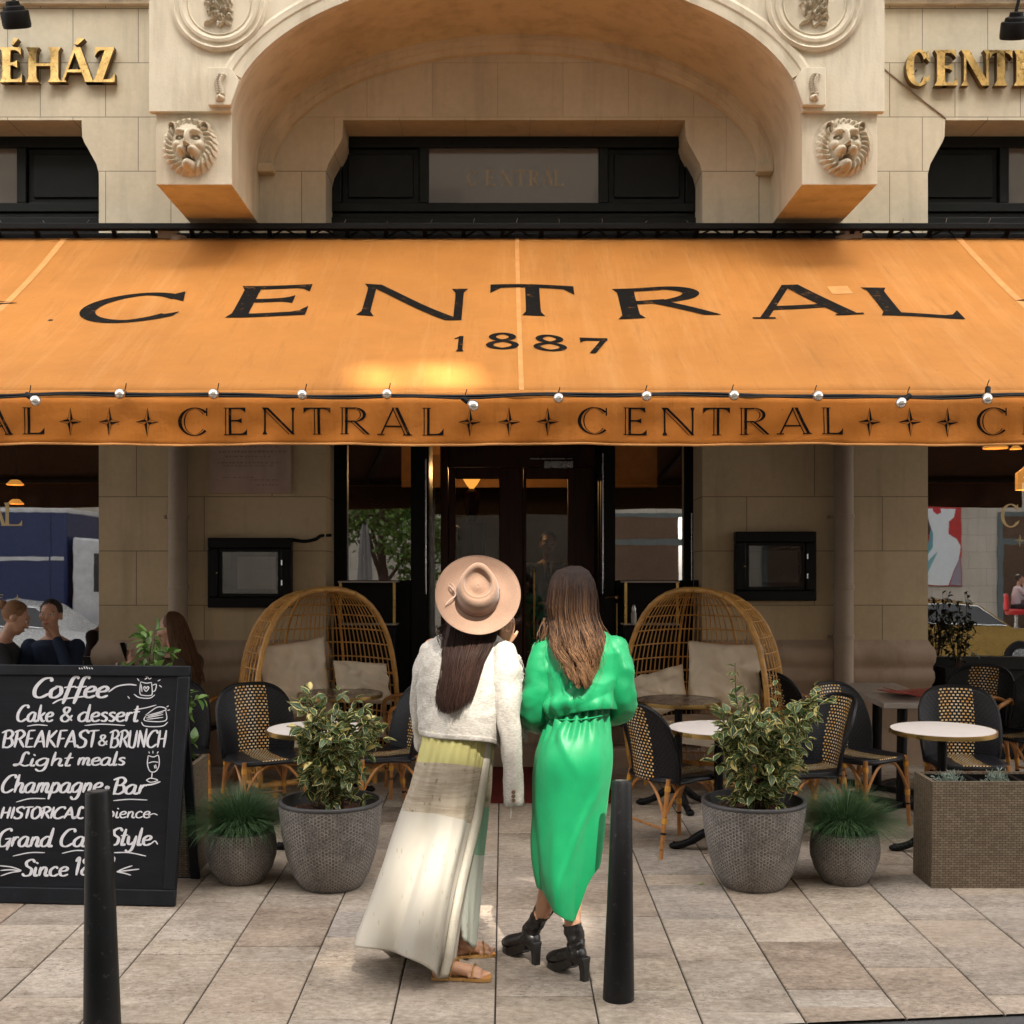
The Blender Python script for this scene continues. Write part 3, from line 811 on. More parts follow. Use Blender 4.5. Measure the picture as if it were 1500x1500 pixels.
# fixed glazed strip left of the doors
p = MB(); p.add([(PX(632, YD), YD+.0, 1.2), (PX(646, YD), YD+.0, 1.2), (PX(646, YD), YD+.0, 3.0), (PX(632, YD), YD+.0, 3.0)], [(0,1,2,3)]); p.build('glass_strip', M['glass'], ent, smooth=0)
fr = MB(); xa, xb = PX(648, YD), PX(885, YD); zt = PZ(684, YD)
fr.box2(xa-.02, xa+.05, YD, YD+.1, .655, zt+.3); fr.box2(xb-.05, xb+.05, YD, YD+.1, .655, zt+.3); fr.box2(xa+.05, xb-.05, YD, YD+.1, zt, zt+.3)
fr.build('door_frame', M['mahog'], ent, bevel=.006)
xm = (xa+xb)/2
for s, (g0, g1) in ((-1, (667, 731)), (1, (771, 832))):
    d = MB(); x0, x1 = (xa+.052, xm-.002) if s < 0 else (xm+.002, xb-.052)
    X0, X1 = PX(g0, YD), PX(g1, YD); z0, z1 = PZ(955, YD), PZ(701, YD)
    d.box2(x0, X0, YD+.02, YD+.07, .68, zt-.003); d.box2(X1, x1, YD+.02, YD+.07, .68, zt-.003)
    d.box2(X0, X1, YD+.021, YD+.069, z1, zt-.004); d.box2(X0, X1, YD+.021, YD+.069, .68, z0)
    d.box2(X0+.06, X1-.06, YD+.008, YD+.022, .80, z0-.10)
    dl = d.build('door_leaf', M['mahog'], ent, bevel=.008)
    g = MB(); g.add([(X0, YD+.05, z0), (X1, YD+.05, z0), (X1, YD+.05, z1), (X0, YD+.05, z1)], [(0,1,2,3)]); g.build('door_pane', M['glassdoor'] if 'glassdoor' in M else M['glass'], dl, smooth=0)
    h = MB(); xh = xm+s*.10
    h.tube([(xh, YD-.045, 1.35), (xh, YD-.045, 1.95)], .012, 8); h.ball((xh, YD-.045, 1.35), .018); h.ball((xh, YD-.045, 1.95), .018)
    h.tube([(xh, YD+.02, 1.42), (xh, YD-.045, 1.42)], .008); h.tube([(xh, YD+.02, 1.88), (xh, YD-.045, 1.88)], .008)
    h.build('door_pull', M['brass'], dl)
    if s > 0:
        c = MB(); c.box2(PX(797, YD), PX(839, YD), YD-.05, YD+.02, PZ(686, YD), PZ(676, YD)); c.bar((PX(776, YD), YD-.07, PZ(673, YD)), (PX(838, YD), YD-.07, PZ(673, YD)), .02, .012); c.build('door_closer', M['chrome'], dl, bevel=.004)
# brass lever and knob on the right door frame
h = MB(); c = P(904, 875, YS-.06)
h.ball((c.x, c.y, c.z), .022); h.tube([(c.x, c.y, c.z), (c.x, c.y+.05, c.z)], .012); h.tube([(c.x, c.y-.005, c.z), (c.x-.10, c.y-.005, c.z)], .008)
h.bar((c.x+.0, c.y+.035, c.z-.55), (c.x, c.y+.035, c.z-.05), .03, .012); h.build('lever_handle', M['brass'], ent)
h = MB(); c = P(1023, 856, 10.55)
# black hook plate on the right jamb
h.bar((1.60, 10.5, PZ(870, 10.5)), (1.60, 10.5, PZ(850, 10.5)), .02, .06); h.build('jamb_hook', M['iron'], ent)
# ---------------------------------------------------------------- awning
def cloth(name, col, streak=.25, trans=.25, worn=(.75,.45,.2)):
    m, nt, b = nodes(name); co = tco(nt)
    c = ramp(nt, noise_(nt, co, 1.4, 6), [(.3, tuple(x*.85 for x in col)), (.55, col), (.8, tuple(x*1.12 for x in col))])
    mp = N(nt, 'ShaderNodeMapping', Scale=(3.5, .25, .25)); L(nt, co, mp.inputs[0])
    st = ramp(nt, noise_(nt, mp.outputs[0], 2.0, 7, .7), [(.5, 0.0), (.78, streak)])
    c = mixc(nt, st, c, worn)
    mp2 = N(nt, 'ShaderNodeMapping', Scale=(6, .5, .7)); L(nt, co, mp2.inputs[0])
    st2 = ramp(nt, noise_(nt, mp2.outputs[0], 2.3, 6, .7), [(.56, 0.0), (.8, streak*1.2)])
    c = mixc(nt, st2, c, tuple(x*.45 for x in col))
    sp = N(nt, 'ShaderNodeTexVoronoi', Scale=5.0); L(nt, co, sp.inputs['Vector'])
    c = mixc(nt, ramp(nt, sp.outputs['Distance'], [(.02, .5), (.04, 0.0)]), c, tuple(x*.3 for x in col))
    L(nt, c, b.inputs['Base Color']); b.inputs['Roughness'].default_value = .75; b.inputs['Specular IOR Level'].default_value = .25
    wv = noise_(nt, co, 7, 3); fine = noise_(nt, co, 300, 2)
    bump_(nt, b, math_(nt, 'ADD', math_(nt, 'ADD', math_(nt, 'MULTIPLY', wv, 1.0), math_(nt, 'MULTIPLY', ridged(nt, co, 1.1, 3), .5)), math_(nt, 'MULTIPLY', fine, .05)), .45, .022)
    tl = N(nt, 'ShaderNodeBsdfTranslucent'); L(nt, c, tl.inputs[0])
    mx = N(nt, 'ShaderNodeMixShader', Fac=trans); L(nt, b.outputs[0], mx.inputs[1]); L(nt, tl.outputs[0], mx.inputs[2])
    L(nt, mx.outputs[0], nt.nodes['Material Output'].inputs[0])
    return m
M['awning'] = cloth('orange_canvas', (.51, .208, .045), .35, .08, (.72, .38, .14))
M['valance'] = cloth('orange_valance_canvas', (.58, .195, .028), .35, .12, (.75, .33, .09))
M['seam'] = mat('faded_canvas_seam', (.62, .28, .082), .75, var=.12, vs=9, bump=.1)
AY0, AZ0, AY1, AZ1 = 10.15, PZ(349, 10.15), 7.42, PZ(572, 7.42)
def awn(X, v, off=0.0):
    y = lerp(AY0, AY1, v); z = lerp(AZ0, AZ1, v)
    bul = math.sin(math.pi*min(1, max(0, v)))
    d = -.050*bul*(1+.45*math.sin(X*1.55+.6)) + .009*math.sin(X*5.1+v*2)*bul + .012*nz(X*1.1, v*2.2, 3)*min(1, bul*2)
    ny, nq = -(AZ0-AZ1), -(AY1-AY0)
    ln = math.hypot(ny, nq); ny, nq = ny/ln, nq/ln
    return Vector((X, y+ny*(d+off), z+nq*(d+off)))
def vof(py):
    lo, hi = 0.0, 1.0
    for _ in range(40):
        m_ = (lo+hi)/2; p = awn(0, m_)
        if HY-(p.z-CZ)*FPX/p.y < py: lo = m_
        else: hi = m_
    return lo
AX0, AX1 = -5.6, 5.7
aw = thing('awning', 'wide orange canvas awning lettered in black over the café terrace', 'awning', (0, AY0, AZ0))
AI = aw.matrix_world.inverted()
M['lining'] = mat('brown_awning_lining', (.075, .026, .009), .85, var=.2)  # dark brown puts shade into the underside, dimming its reflection and the wall below
mb = MB(); mb.grid(lambda u, v: awn(lerp(AX1, AX0, u), v), 110, 24)
canopy = mb.shift(AI).build('canopy', [M['awning'], M['lining']], aw, smooth=180, solid=.003, lining=1)
for px, wd in ((95, .05), (757, .03), (1404, .05)):
    x0 = PX(px, AY0); mb = MB()
    mb.grid(lambda u, v: awn(x0+(u-.5)*wd, v*.995+.003, .0025), 2, 24)
    mb.shift(AI).build('canopy_seam', M['seam'], canopy, smooth=180)
# rolled hem over the front bar, front bar, arms
mb = MB(); rr = .035; cz = AZ1-rr*.9; cy = AY1+.02
hem = []
for k in range(9):
    a = R(118+k*16); hem.append((cy+rr*math.cos(a), cz+rr*math.sin(a)))
mb.grid(lambda u, v: (lerp(AX0, AX1, u), *hem[round(v*8)]), 60, 8)
mb.shift(AI).build('rolled_hem', M['awning'], aw, smooth=180, solid=.003)
mb = MB(); mb.tube([(AX0, cy, cz), (AX1, cy, cz)], .026, 12); mb.shift(AI).build('front_bar', M['iron'], aw)
for x in (-3.6, -1.55, 1.72, 3.75):
    mb = MB(); a, k, c = Vector((x, 10.2, 4.30)), Vector((x+.5, 8.7, 3.62)), Vector((x, cy+.03, cz))
    mb.bar(a, k, .05, .05); mb.bar(k, c, .045, .045); mb.ball(k, .045); mb.shift(AI).build('folding_arm', M['iron'], aw)
# valance
VZ0, VZ1 = PZ(582, 7.385), PZ(652, 7.385)
def val(X, v, off=0.0):
    w = .016*math.sin(X*4.3+1)+.011*math.sin(X*9.7+.3)+.006*math.sin(X*23)
    y = cy-.035-.005+w*(.25+.75*v)+.010*math.sin(X*14+v*5)*v
    z = lerp(VZ0, VZ1+.006*math.sin(X*4.3+.4), v)
    return Vector((X, y-off, z))
mb = MB(); mb.grid(lambda u, v: val(lerp(AX1, AX0, u), v), 460, 8)
vl = mb.shift(AI).build('valance', [M['valance'], M['lining']], aw, smooth=180, solid=.002, lining=1)
mb = MB(); mb.grid(lambda u, v: val(lerp(AX1, AX0, u), .955+.05*v, .0025), 460, 1)
mb.shift(AI).build('hem_tape', M['seam'], vl, smooth=180, solid=.001)
# big lettering on the canopy
m, nt, b = nodes('worn_black_lettering'); co = tco(nt)
wr_ = ramp(nt, noise_(nt, co, 14, 7, .75), [(.58, 0.0), (.68, .55)])
L(nt, mixc(nt, wr_, (.007,.006,.005), (.30,.13,.035)), b.inputs['Base Color']); b.inputs['Roughness'].default_value = .8; b.inputs['Specular IOR Level'].default_value = .1; M['ink'] = m
gl = Glyphs(T=.22, t=.11, flare=.06, W=1.0)
def big(ch, xl, xr, yt, yb, W, g=gl):
    v0, v1 = vof(yb), vof(yt); ym = (yt+yb)/2; Y = awn(0, vof(ym)).y
    Xl, Xr = PX(xl, Y), PX(xr, Y); g.W = W
    mb = MB(); flat_strips(mb, g.g(ch), lambda a, q, o: awn(lerp(Xl, Xr, a/W), lerp(v0, v1, q), o), .004, .0004)
    mb.shift(AI).build('star' if ch == '*' else 'letter', M['ink'], canopy, smooth=0)
for ch, xl, xr, yt, yb, W in (('C',118,274,430,473,1.5),('E',345,464,422,469,1.1),('N',528,665,422,468,1.25),('T',718,843,417,462,1.3),('R',903,1045,419,463,1.25),('A',1094,1240,420,468,1.3),('L',1276,1404,428,470,1.15),
        ('*',-88,26,418,468,.84),('*',1486,1600,418,468,.84),('1',661,688,492,515,.75),('8',712,760,488,512,1.0),('8',781,830,489,513,1.0),('7',851,894,490,514,.85)):
    big(ch, xl, xr, yt, yb, W)
# a small square repair patch right of the A
mb = MB(); v0, v1 = vof(437), vof(425); mb.grid(lambda u, v: awn(lerp(PX(1220, 9), PX(1250, 9), u), lerp(v0, v1, v), .003), 3, 3)
mb.shift(AI).build('repair_patch', M['seam'], canopy, smooth=0)
# inline lettering on the valance, repeated every 590 px
gv = Glyphs(T=.2, t=.055, flare=.05, W=.9, open=True); gs = Glyphs()
word = [('C',257,304,.95),('E',325,361,.8),('N',380,424,.95),('T',442,482,.9),('R',497,540,.95),('A',553,600,1.0),('L',618,652,.78)]
stars = [688, 746, 803]
YV = 7.34
for rep in range(-2, 3):
    for ch, xl, xr, W in word:
        a0, a1 = PX(xl+590*rep, YV), PX(xr+590*rep, YV); gv.W = W
        if a1 < AX0+.1 or a0 > AX1-.1: continue
        mb = MB(); flat_strips(mb, gv.g(ch), lambda a, q, o: val(lerp(a0, a1, a/W), lerp(.78, .21, q), o), .003, .0002)
        mb.shift(AI).build('letter', M['ink'], vl, smooth=0)
    for sx in stars:
        x0 = PX(sx-17+590*rep, YV); h = 40*YV/FPX
        if x0 < AX0+.1 or x0 > AX1-.2: continue
        mb = MB(); flat_strips(mb, gs.g('*'), lambda a, q, o: val(x0+a*h, lerp(.82, .20, q), o), .003, .0003)
        mb.shift(AI).build('star', M['ink'], vl, smooth=0)

M['greytie'] = mat('grey_cable_tie', (.25,.24,.22), .6)
# steel beam with struts above the canopy
bm_ = thing('awning_beam', 'black steel beam along the wall just above the orange awning', 'beam', (0, 10.1, 4.7))
BI = bm_.matrix_world.inverted()
mb = MB(); mb.box2(-6, 6, 10.06, 10.13, PZ(337, 10.1), PZ(328.5, 10.1)); mb.shift(BI).build('top_rail', M['iron'], bm_, smooth=0, bevel=.004)
mb = MB(); mb.box2(-6, 6, 10.18, 10.24, PZ(353, 10.2), PZ(342, 10.2)); mb.shift(BI).build('bottom_rail', M['iron'], bm_, smooth=0, bevel=.004)
mb = MB(); x = -5.9
while x < 5.9:
    z0, z1 = PZ(346, 10.16), PZ(336, 10.12)
    mb.bar((x, 10.2, z0-.02), (x, 10.1, z1+.01), .035, .02)
    if int(x*10) % 3 == 0: mb.bar((x, 10.2, z0), (x+.12, 10.1, z1), .012, .012); mb.bar((x+.24, 10.2, z0), (x+.12, 10.1, z1), .012, .012)
    x += .31
mb.shift(BI).build('strut', M['iron'], bm_, smooth=0)
for px in (249, 1245):
    mb = MB(); X = PX(px, 10.25); mb.box2(X-.07, X+.07, 10.14, 10.3, PZ(352, 10.2), PZ(334, 10.2)); mb.shift(BI).build('wall_bracket', M['pipe'], bm_, smooth=0, bevel=.004)
mb = MB(); rs = random.Random(3)
for k in range(30):
    x = -5+k*.34; mb.tube([(x, 10.055, PZ(328.3, 10.1)), (x+rs.uniform(-.02,.02), 10.05, PZ(328.3, 10.1)+rs.uniform(.01,.035))], .0016, 4)
mb.shift(BI).build('cable_tie', M['greytie'], bm_, smooth=0)

# string of bulbs along the front bar
sl = thing('light_string', 'black cable with round clear bulbs hung along the awning front edge', 'string lights', (0, 7.33, 2.94))
SI = sl.matrix_world.inverted()
mb = MB(); pts = []
YB = 7.325
for k in range(90):
    X = lerp(AX0, AX1, k/89); pts.append((X, YB+.008*math.sin(X*3), PZ(578.5, YB)+.008*math.sin(X*2.2)+.004*math.sin(X*7)))
mb.tube(pts, .0095, 6); mb.tube([(x, y-.012, z-.012+.004*math.sin(x*9)) for x, y, z in pts], .006, 5)
mb.shift(SI).build('cable', M['iron'], sl)
m, nt, b = nodes('bulb_glass'); b.inputs['Base Color'].default_value = (.75,.72,.68,1); b.inputs['Metallic'].default_value = .85; b.inputs['Roughness'].default_value = .12
M['bulb'] = m
bul = [(52,587,40),(176,577,0),(313,577,0),(443,578,0),(567,577,0),(693,594,35),(818,583,0),(947,580,0),(1075,579,0),(1198,580,0),(1320,590,-35),(1446,584,-10),(-75,580,0),(1570,582,0)]
for px, py, an in bul:
    c = P(px, py, YB-.035); mb = MB(); d = Vector((math.sin(R(an)), -.35, -math.cos(R(an))*.55)).normalized() if an else Vector((0,-.98,-.2))
    Mq = d.to_track_quat('Z', 'Y').to_matrix()
    mb.lathe([(.0005,.036),(.014,.033),(.026,.022),(.031,.006),(.030,-.008),(.024,-.022),(.014,-.034),(.012,-.04)], 16, c, Mq)
    bo = mb.shift(SI).build('bulb', M['bulb'], sl)
    mb = MB(); mb.lathe([(.0005,-.085),(.016,-.085),(.017,-.045),(.014,-.036),(.0005,-.036)], 12, c, Mq)
    q = c-d*.07; mb.tube([q, q+Vector((.004,.02,.03)), q+Vector((.012,.01,.06))], .003, 5)
    mb.shift(SI).build('socket', M['iron'], bo)

# ---------------------------------------------------------------- wall-mounted things
def letter_sign(name, label, items):
    t = thing(name, label, 'sign', (PX(items[0][1], YW), YW, PZ(122, YW)))
    I = t.matrix_world.inverted(); g = Glyphs(T=.26, t=.08, flare=.09)
    for ch, xl, xr, yt, yb in items:
        mb = MB(); W = .82*(xr-xl)/36.0; g.W = W
        X0, X1, Z0, Z1 = PX(xl, YW-.05), PX(xr, YW-.05), PZ(yb, YW-.05), PZ(yt, YW-.05)
        solid_strips(mb, g.g(ch), lambda a, q, o: (lerp(X0, X1, a/W), YW-.012-o, lerp(Z0, Z1, q)), .062)
        mb.shift(I).build('letter', [M['gold'], M['golddark']], t, smooth=0)
        pin = MB(); xm = (X0+X1)/2; pin.tube([(xm, YW+.01, (Z0+Z1)/2), (xm, YW-.03, (Z0+Z1)/2)], .006, 6); pin.shift(I).build('fixing_pin', M['golddark'], t)
letter_sign('wall_lettering', 'raised gilt letters ending in HÁZ on the wall left of the balcony',
    [('K',-108,-72,71,122),('Á',-70,-32,71,122),('V',-36,0,71,122),('É',3,36,71,122),('H',41,82,71,122),('Á',89,136,71,122),('Z',138,171,71,122)])
letter_sign('wall_lettering', 'raised gilt letters beginning CENT on the wall right of the balcony',
    [('C',1326,1362,75,127),('E',1369,1403,75,127),('N',1406,1443,75,127),('T',1448,1481,75,127),('R',1485,1524,75,127),('Á',1528,1572,75,127),('L',1576,1608,75,127)])
def spot(px, py, label):
    c = P(px, py, 10.0); t = thing('wall_spotlight', label, 'lamp', (c.x, c.y, c.z), group='black spotlights over the gilt letters'); mb = MB()
    d = Vector((.05, .45, -.9)).normalized(); Mq = (-d).to_track_quat('Z', 'Y').to_matrix()
    mb.lathe([(.0005,-.10),(.085,-.10),(.105,-.095),(.11,-.07),(.11,.02),(.105,.03),(.085,.035),(.08,.06),(.055,.07),(.05,.10),(.0005,.105)], 28, (0,0,0), Mq)
    mb.build('lamp_head', M['iron'], t, smooth=35)
    mb = MB(); mb.tube(catmull([(0, 0, .08), (-.03*(1 if px < 700 else -1), -.02, .25), (-.08*(1 if px < 700 else -1), .1, .45), (-.08*(1 if px < 700 else -1), .3, .5)], 6), .014, 8); mb.build('arm', M['iron'], t)
spot(22, 22, 'black cylindrical spotlight above the gilt letters ending in HÁZ')
spot(1487, 38, 'black cylindrical spotlight above the gilt letters beginning CENT')
mb = MB(); mb.tube([P(1292, 98, YW-.004), P(1340, 138, YW-.008), P(1384, 172, YW-.006), P(1388, 180, YW+.02)], .006, 6)
tag(mb.build('wall_cable', M['pipe']), 'thin pale cable running diagonally down the wall to the right upper window', 'cable')

for px0, px1, lab in ((247, 275, 'round beige downpipe on the pier left of the entrance, behind the seated woman'), (1222, 1250, 'round beige downpipe on the pier right of the entrance, behind the grey stone table')):
    Yp = 10.2; xc = PX((px0+px1)/2, Yp); r = (PX(px1, Yp)-PX(px0, Yp))/2
    t = thing('downpipe', lab, 'downpipe', (xc, Yp, .38), group='downpipes on the facade piers')
    mb = MB(); mb.tube([(0,0,0), (0,0,4.25)], r, 20); mb.build('pipe', M['pipe'], t)
    for py in (1003, 933, 860, 757):
        z = PZ(py, Yp)-.38; mb = MB(); mb.lathe([(r,-.02),(r+.008,-.018),(r+.009,.018),(r,.02)], 20, (0,0,z))
        if py in (933, 757): mb.tube([(-r*.8, .05, z), (-r-.03, .05, z)], .008, 6); mb.ball((-r-.035, .04, z), .016)
        mb.build('joint_collar', M['pipe'], t)
# plaque
c = P(367, 688, YW); t = thing('plaque', 'pinkish stone memorial plaque on the left pier under the awning', 'plaque', (c.x, YW, c.z))
pm = plaster('pink_marble', (.46, .33, .27), .3, 4)
hw, hh = 60*YW/FPX, 35*YW/FPX
mb = MB(); mb.box2(-hw, hw, -.03, -.001, -hh, hh+.12); mb.build('slab', pm, t, smooth=0, bevel=.004)
pe = mat('engraved_line', (.30, .20, .16), .8); mb = MB(); rs = random.Random(9)
for zz, x0, x1, th in ((.185,-.2,.2,.012),(.145,-.25,.28,.02),(.105,-.2,.16,.014),(.055,-.26,.24,.012),(.03,-.22,.2,.009),(-.065,-.22,.02,.009),(-.085,.0,.24,.009),(-.125,.06,.24,.012)):
    x = x0
    while x < x1:
        w = rs.uniform(.008, .03); mb.box2(x, x+w, -.0312, -.0295, zz-th/2, zz+th/2*rs.uniform(.4, 1)); x += w+rs.uniform(.006, .02)
mb.build('engraving', pe, t, smooth=0)
for sx in (-1, 1):
    mb = MB(); mb.ball((sx*(hw-.02), -.03, hh+.06), .012); mb.build('fixing_stud', M['brass'], t)
# menu display cases
def menu_case(x0, x1, y0, y1, lab, lit):
    Yc = YW; X0, X1, Z0, Z1 = PX(x0, Yc-.05), PX(x1, Yc-.05), PZ(y1, Yc-.05), PZ(y0, Yc-.05)
    t = thing('menu_case', lab, 'display case', ((X0+X1)/2, Yc, Z0), group='black menu display cases on the piers')
    w, h = (X1-X0)/2, Z1-Z0; f = MB(); d = .10
    f.box2(-w, w, -d, -.001, 0, .085); f.box2(-w, w, -d, -.001, h-.085, h); f.box2(-w, -w+.085, -d, -.001, .085, h-.085); f.box2(w-.085, w, -d, -.001, .085, h-.085)
    f.build('case_frame', M['black'], t, bevel=.008)
    f = MB(); a, b2 = -w+.085, w-.085; q = .028
    f.box2(a, b2, -d+.02, -.03, .085, .085+q); f.box2(a, b2, -d+.02, -.03, h-.085-q, h-.085); f.box2(a, a+q, -d+.02, -.03, .085+q, h-.085-q); f.box2(b2-q, b2, -d+.02, -.03, .085+q, h-.085-q)
    f.build('case_door', M['iron'], t, bevel=.005)
    f = MB(); f.box2(a, b2, -.03, -.002, .085, h-.085); f.build('back_board', M['black'], t, smooth=0)
    f = MB(); f.box2(a+.14, b2-.05, -.036, -.03, .15, h-.15); f.build('menu_sheet', mat('menu_sheet', (.12,.11,.10), .5), t, smooth=0)
    f = MB(); f.add([(a+q,-d+.03,.085+q),(b2-q,-d+.03,.085+q),(b2-q,-d+.03,h-.085-q),(a+q,-d+.03,h-.085-q)], [(0,1,2,3)]); f.build('glass_front', M['glassdk'] if not lit else glass('case_glass', .14), t, smooth=0)
    for zz in (.2, h-.2): f = MB(); f.tube([(w-.075, -d-.003, zz-.02), (w-.075, -d-.003, zz+.02)], .006, 6); f.build('hinge', M['chrome'], t)
    f = MB(); f.ball((-w+.075, -d-.002, h*.5), .008); f.build('lock', M['brass'], t)
menu_case(306, 428, 788, 890, 'black glazed menu case on the left pier, beside the left egg chair', True)
menu_case(1076, 1194, 779, 880, 'black glazed menu case on the right pier, above the right egg chair', False)
mb = MB(); mb.tube(catmull([P(426, 790, YW-.03), P(445, 793, YW-.03), P(462, 790, YW-.02), P(470, 785, YW-.02), P(484, 784, YW+.1)], 5), .014, 8)
tag(mb.build('wall_cable', M['iron']), 'thick black cable from the left menu case to the door frame', 'cable')

# ---------------------------------------------------------------- bollards
def bollard(px, pyb, pyt, wb, wt, lean, label):
    g = G(px, pyb); k = FPX/g.y; H = PZ(pyt, g.y)-g.z
    t = thing('bollard', label, 'bollard', g, group='tapered black bollards at the pavement edge', tilt=(0, lean))
    rb, rt = wb/2/k, wt/2/k; mb = MB()
    mb.lathe([(rb,-.03),(rb*1.0,.02),(lerp(rb,rt,.5),H*.5),(rt,H-.012),(rt-.003,H-.003),(rt-.012,H)], 32); mb.build('post', M['bollard'], t, smooth=50)
    mb = MB(); mb.lathe([(rt-.012,H-.0005),(rt-.018,H-.006),(.0005,H-.008)], 32); mb.build('cap', M['rust'], t)
m, nt, b = nodes('bollard_paint'); co = tco(nt)
c = ramp(nt, noise_(nt, co, 5, 5), [(.3, (.004,.0043,.005)), (.7, (.009,.0095,.0105))])
ch = ramp(nt, noise_(nt, co, 24, 5, .75), [(.60, 0.0), (.66, .8)])
c = mixc(nt, ch, c, (.04,.039,.038)); L(nt, c, b.inputs['Base Color']); b.inputs['Roughness'].default_value = .42; b.inputs['Specular IOR Level'].default_value = .25
bump_(nt, b, noise_(nt, co, 70, 4), .25, .003); M['bollard'] = m
M['rust'] = mat('worn_bollard_top', (.05,.045,.042), .6, var=.5, vs=20)
bollard(150, 1512, 1158, 54, 37, -1.0, 'black bollard standing in front of the chalkboard')
bollard(906, 1463, 1143, 46, 29, .9, 'black bollard standing beside the woman in green')

# ---------------------------------------------------------------- chalkboard
p0 = Vector((PX(257, 6.41), 6.41, gz(6.41)))            # foot of right edge
ptop = Vector((p0.x, 6.66, PZ(976, 6.66)))
pl = Vector((PX(-58, 6.49), 6.49, gz(6.49)))             # foot of left edge
ux = (p0-pl).normalized(); uz = (ptop-p0); uz = (uz-ux*uz.dot(ux)); BH = uz.length; uz.normalize(); un = uz.cross(ux).normalized()   # un points away from camera
BW = (p0-pl).length
cb = thing('chalkboard_sign', 'large black A-frame chalkboard with white hand lettering behind a bollard', 'chalkboard', (0,0,0))
BM = Matrix((( ux.x, un.x, uz.x, pl.x), (ux.y, un.y, uz.y, pl.y), (ux.z, un.z, uz.z, pl.z), (0,0,0,1)))
cb.matrix_world = BM; BMI = BM.inverted()
m, nt, b = nodes('chalkboard_face'); co = tco(nt)
c = ramp(nt, noise_(nt, co, 2.5, 6), [(.3, (.004,.0045,.0065)), (.7, (.008,.0085,.012))])
mp = N(nt, 'ShaderNodeMapping', Scale=(1, 1, 6), Rotation=(0, .6, 0)); L(nt, co, mp.inputs[0])
c = mixc(nt, ramp(nt, noise_(nt, mp.outputs[0], 3, 6), [(.5, 0.0), (.75, .35)]), c, (.018,.019,.024)); L(nt, c, b.inputs['Base Color']); b.inputs['Roughness'].default_value = .5; b.inputs['Specular IOR Level'].default_value = .18
M['slate'] = m
M['frameblk'] = mat('chalkboard_frame_paint', (.007,.0085,.012), .40, spec=.25, var=.3, bump=.2, bs=120, stretch=(1,1,.3))
fw = .066; f = MB()
f.box2(0, BW, -.02, .012, 0, fw*1.2); f.box2(0, BW, -.02, .012, BH-fw*.85, BH); f.box2(0, fw, -.02, .012, fw*1.2, BH-fw*.85); f.box2(BW-fw, BW, -.02, .012, fw*1.2, BH-fw*.85)
f.build('frame', M['frameblk'], cb, bevel=.005)
f = MB(); f.box2(fw, BW-fw, -.009, .006, fw*1.2, BH-fw*.85); board = f.build('board', M['slate'], cb, smooth=0)
f = MB(); a = 22
for x in (.02, BW-.06):
    f.bar((x, .02, BH-.05), (x, .53, .05), .05, .025, (0,1,0))
f.bar((.02, .52, .12), (BW-.04, .52, .12), .05, .02); f.build('back_frame', M['frameblk'], cb, bevel=.004)
for x in (.12, BW-.14):
    f = MB(); f.tube([(x, -.002, -.03), (x, -.002, .01)], .014, 8); f.build('foot', M['iron'], cb)
def onboard(px, py, off=.0105):
    d = Vector(((px-VX)/FPX, 1, -(py-HY)/FPX)); o = Vector((0,0,CZ)); t = (pl-o).dot(un)/d.dot(un)
    q = BMI @ (o+d*t); return Vector((q.x, -off, q.z))
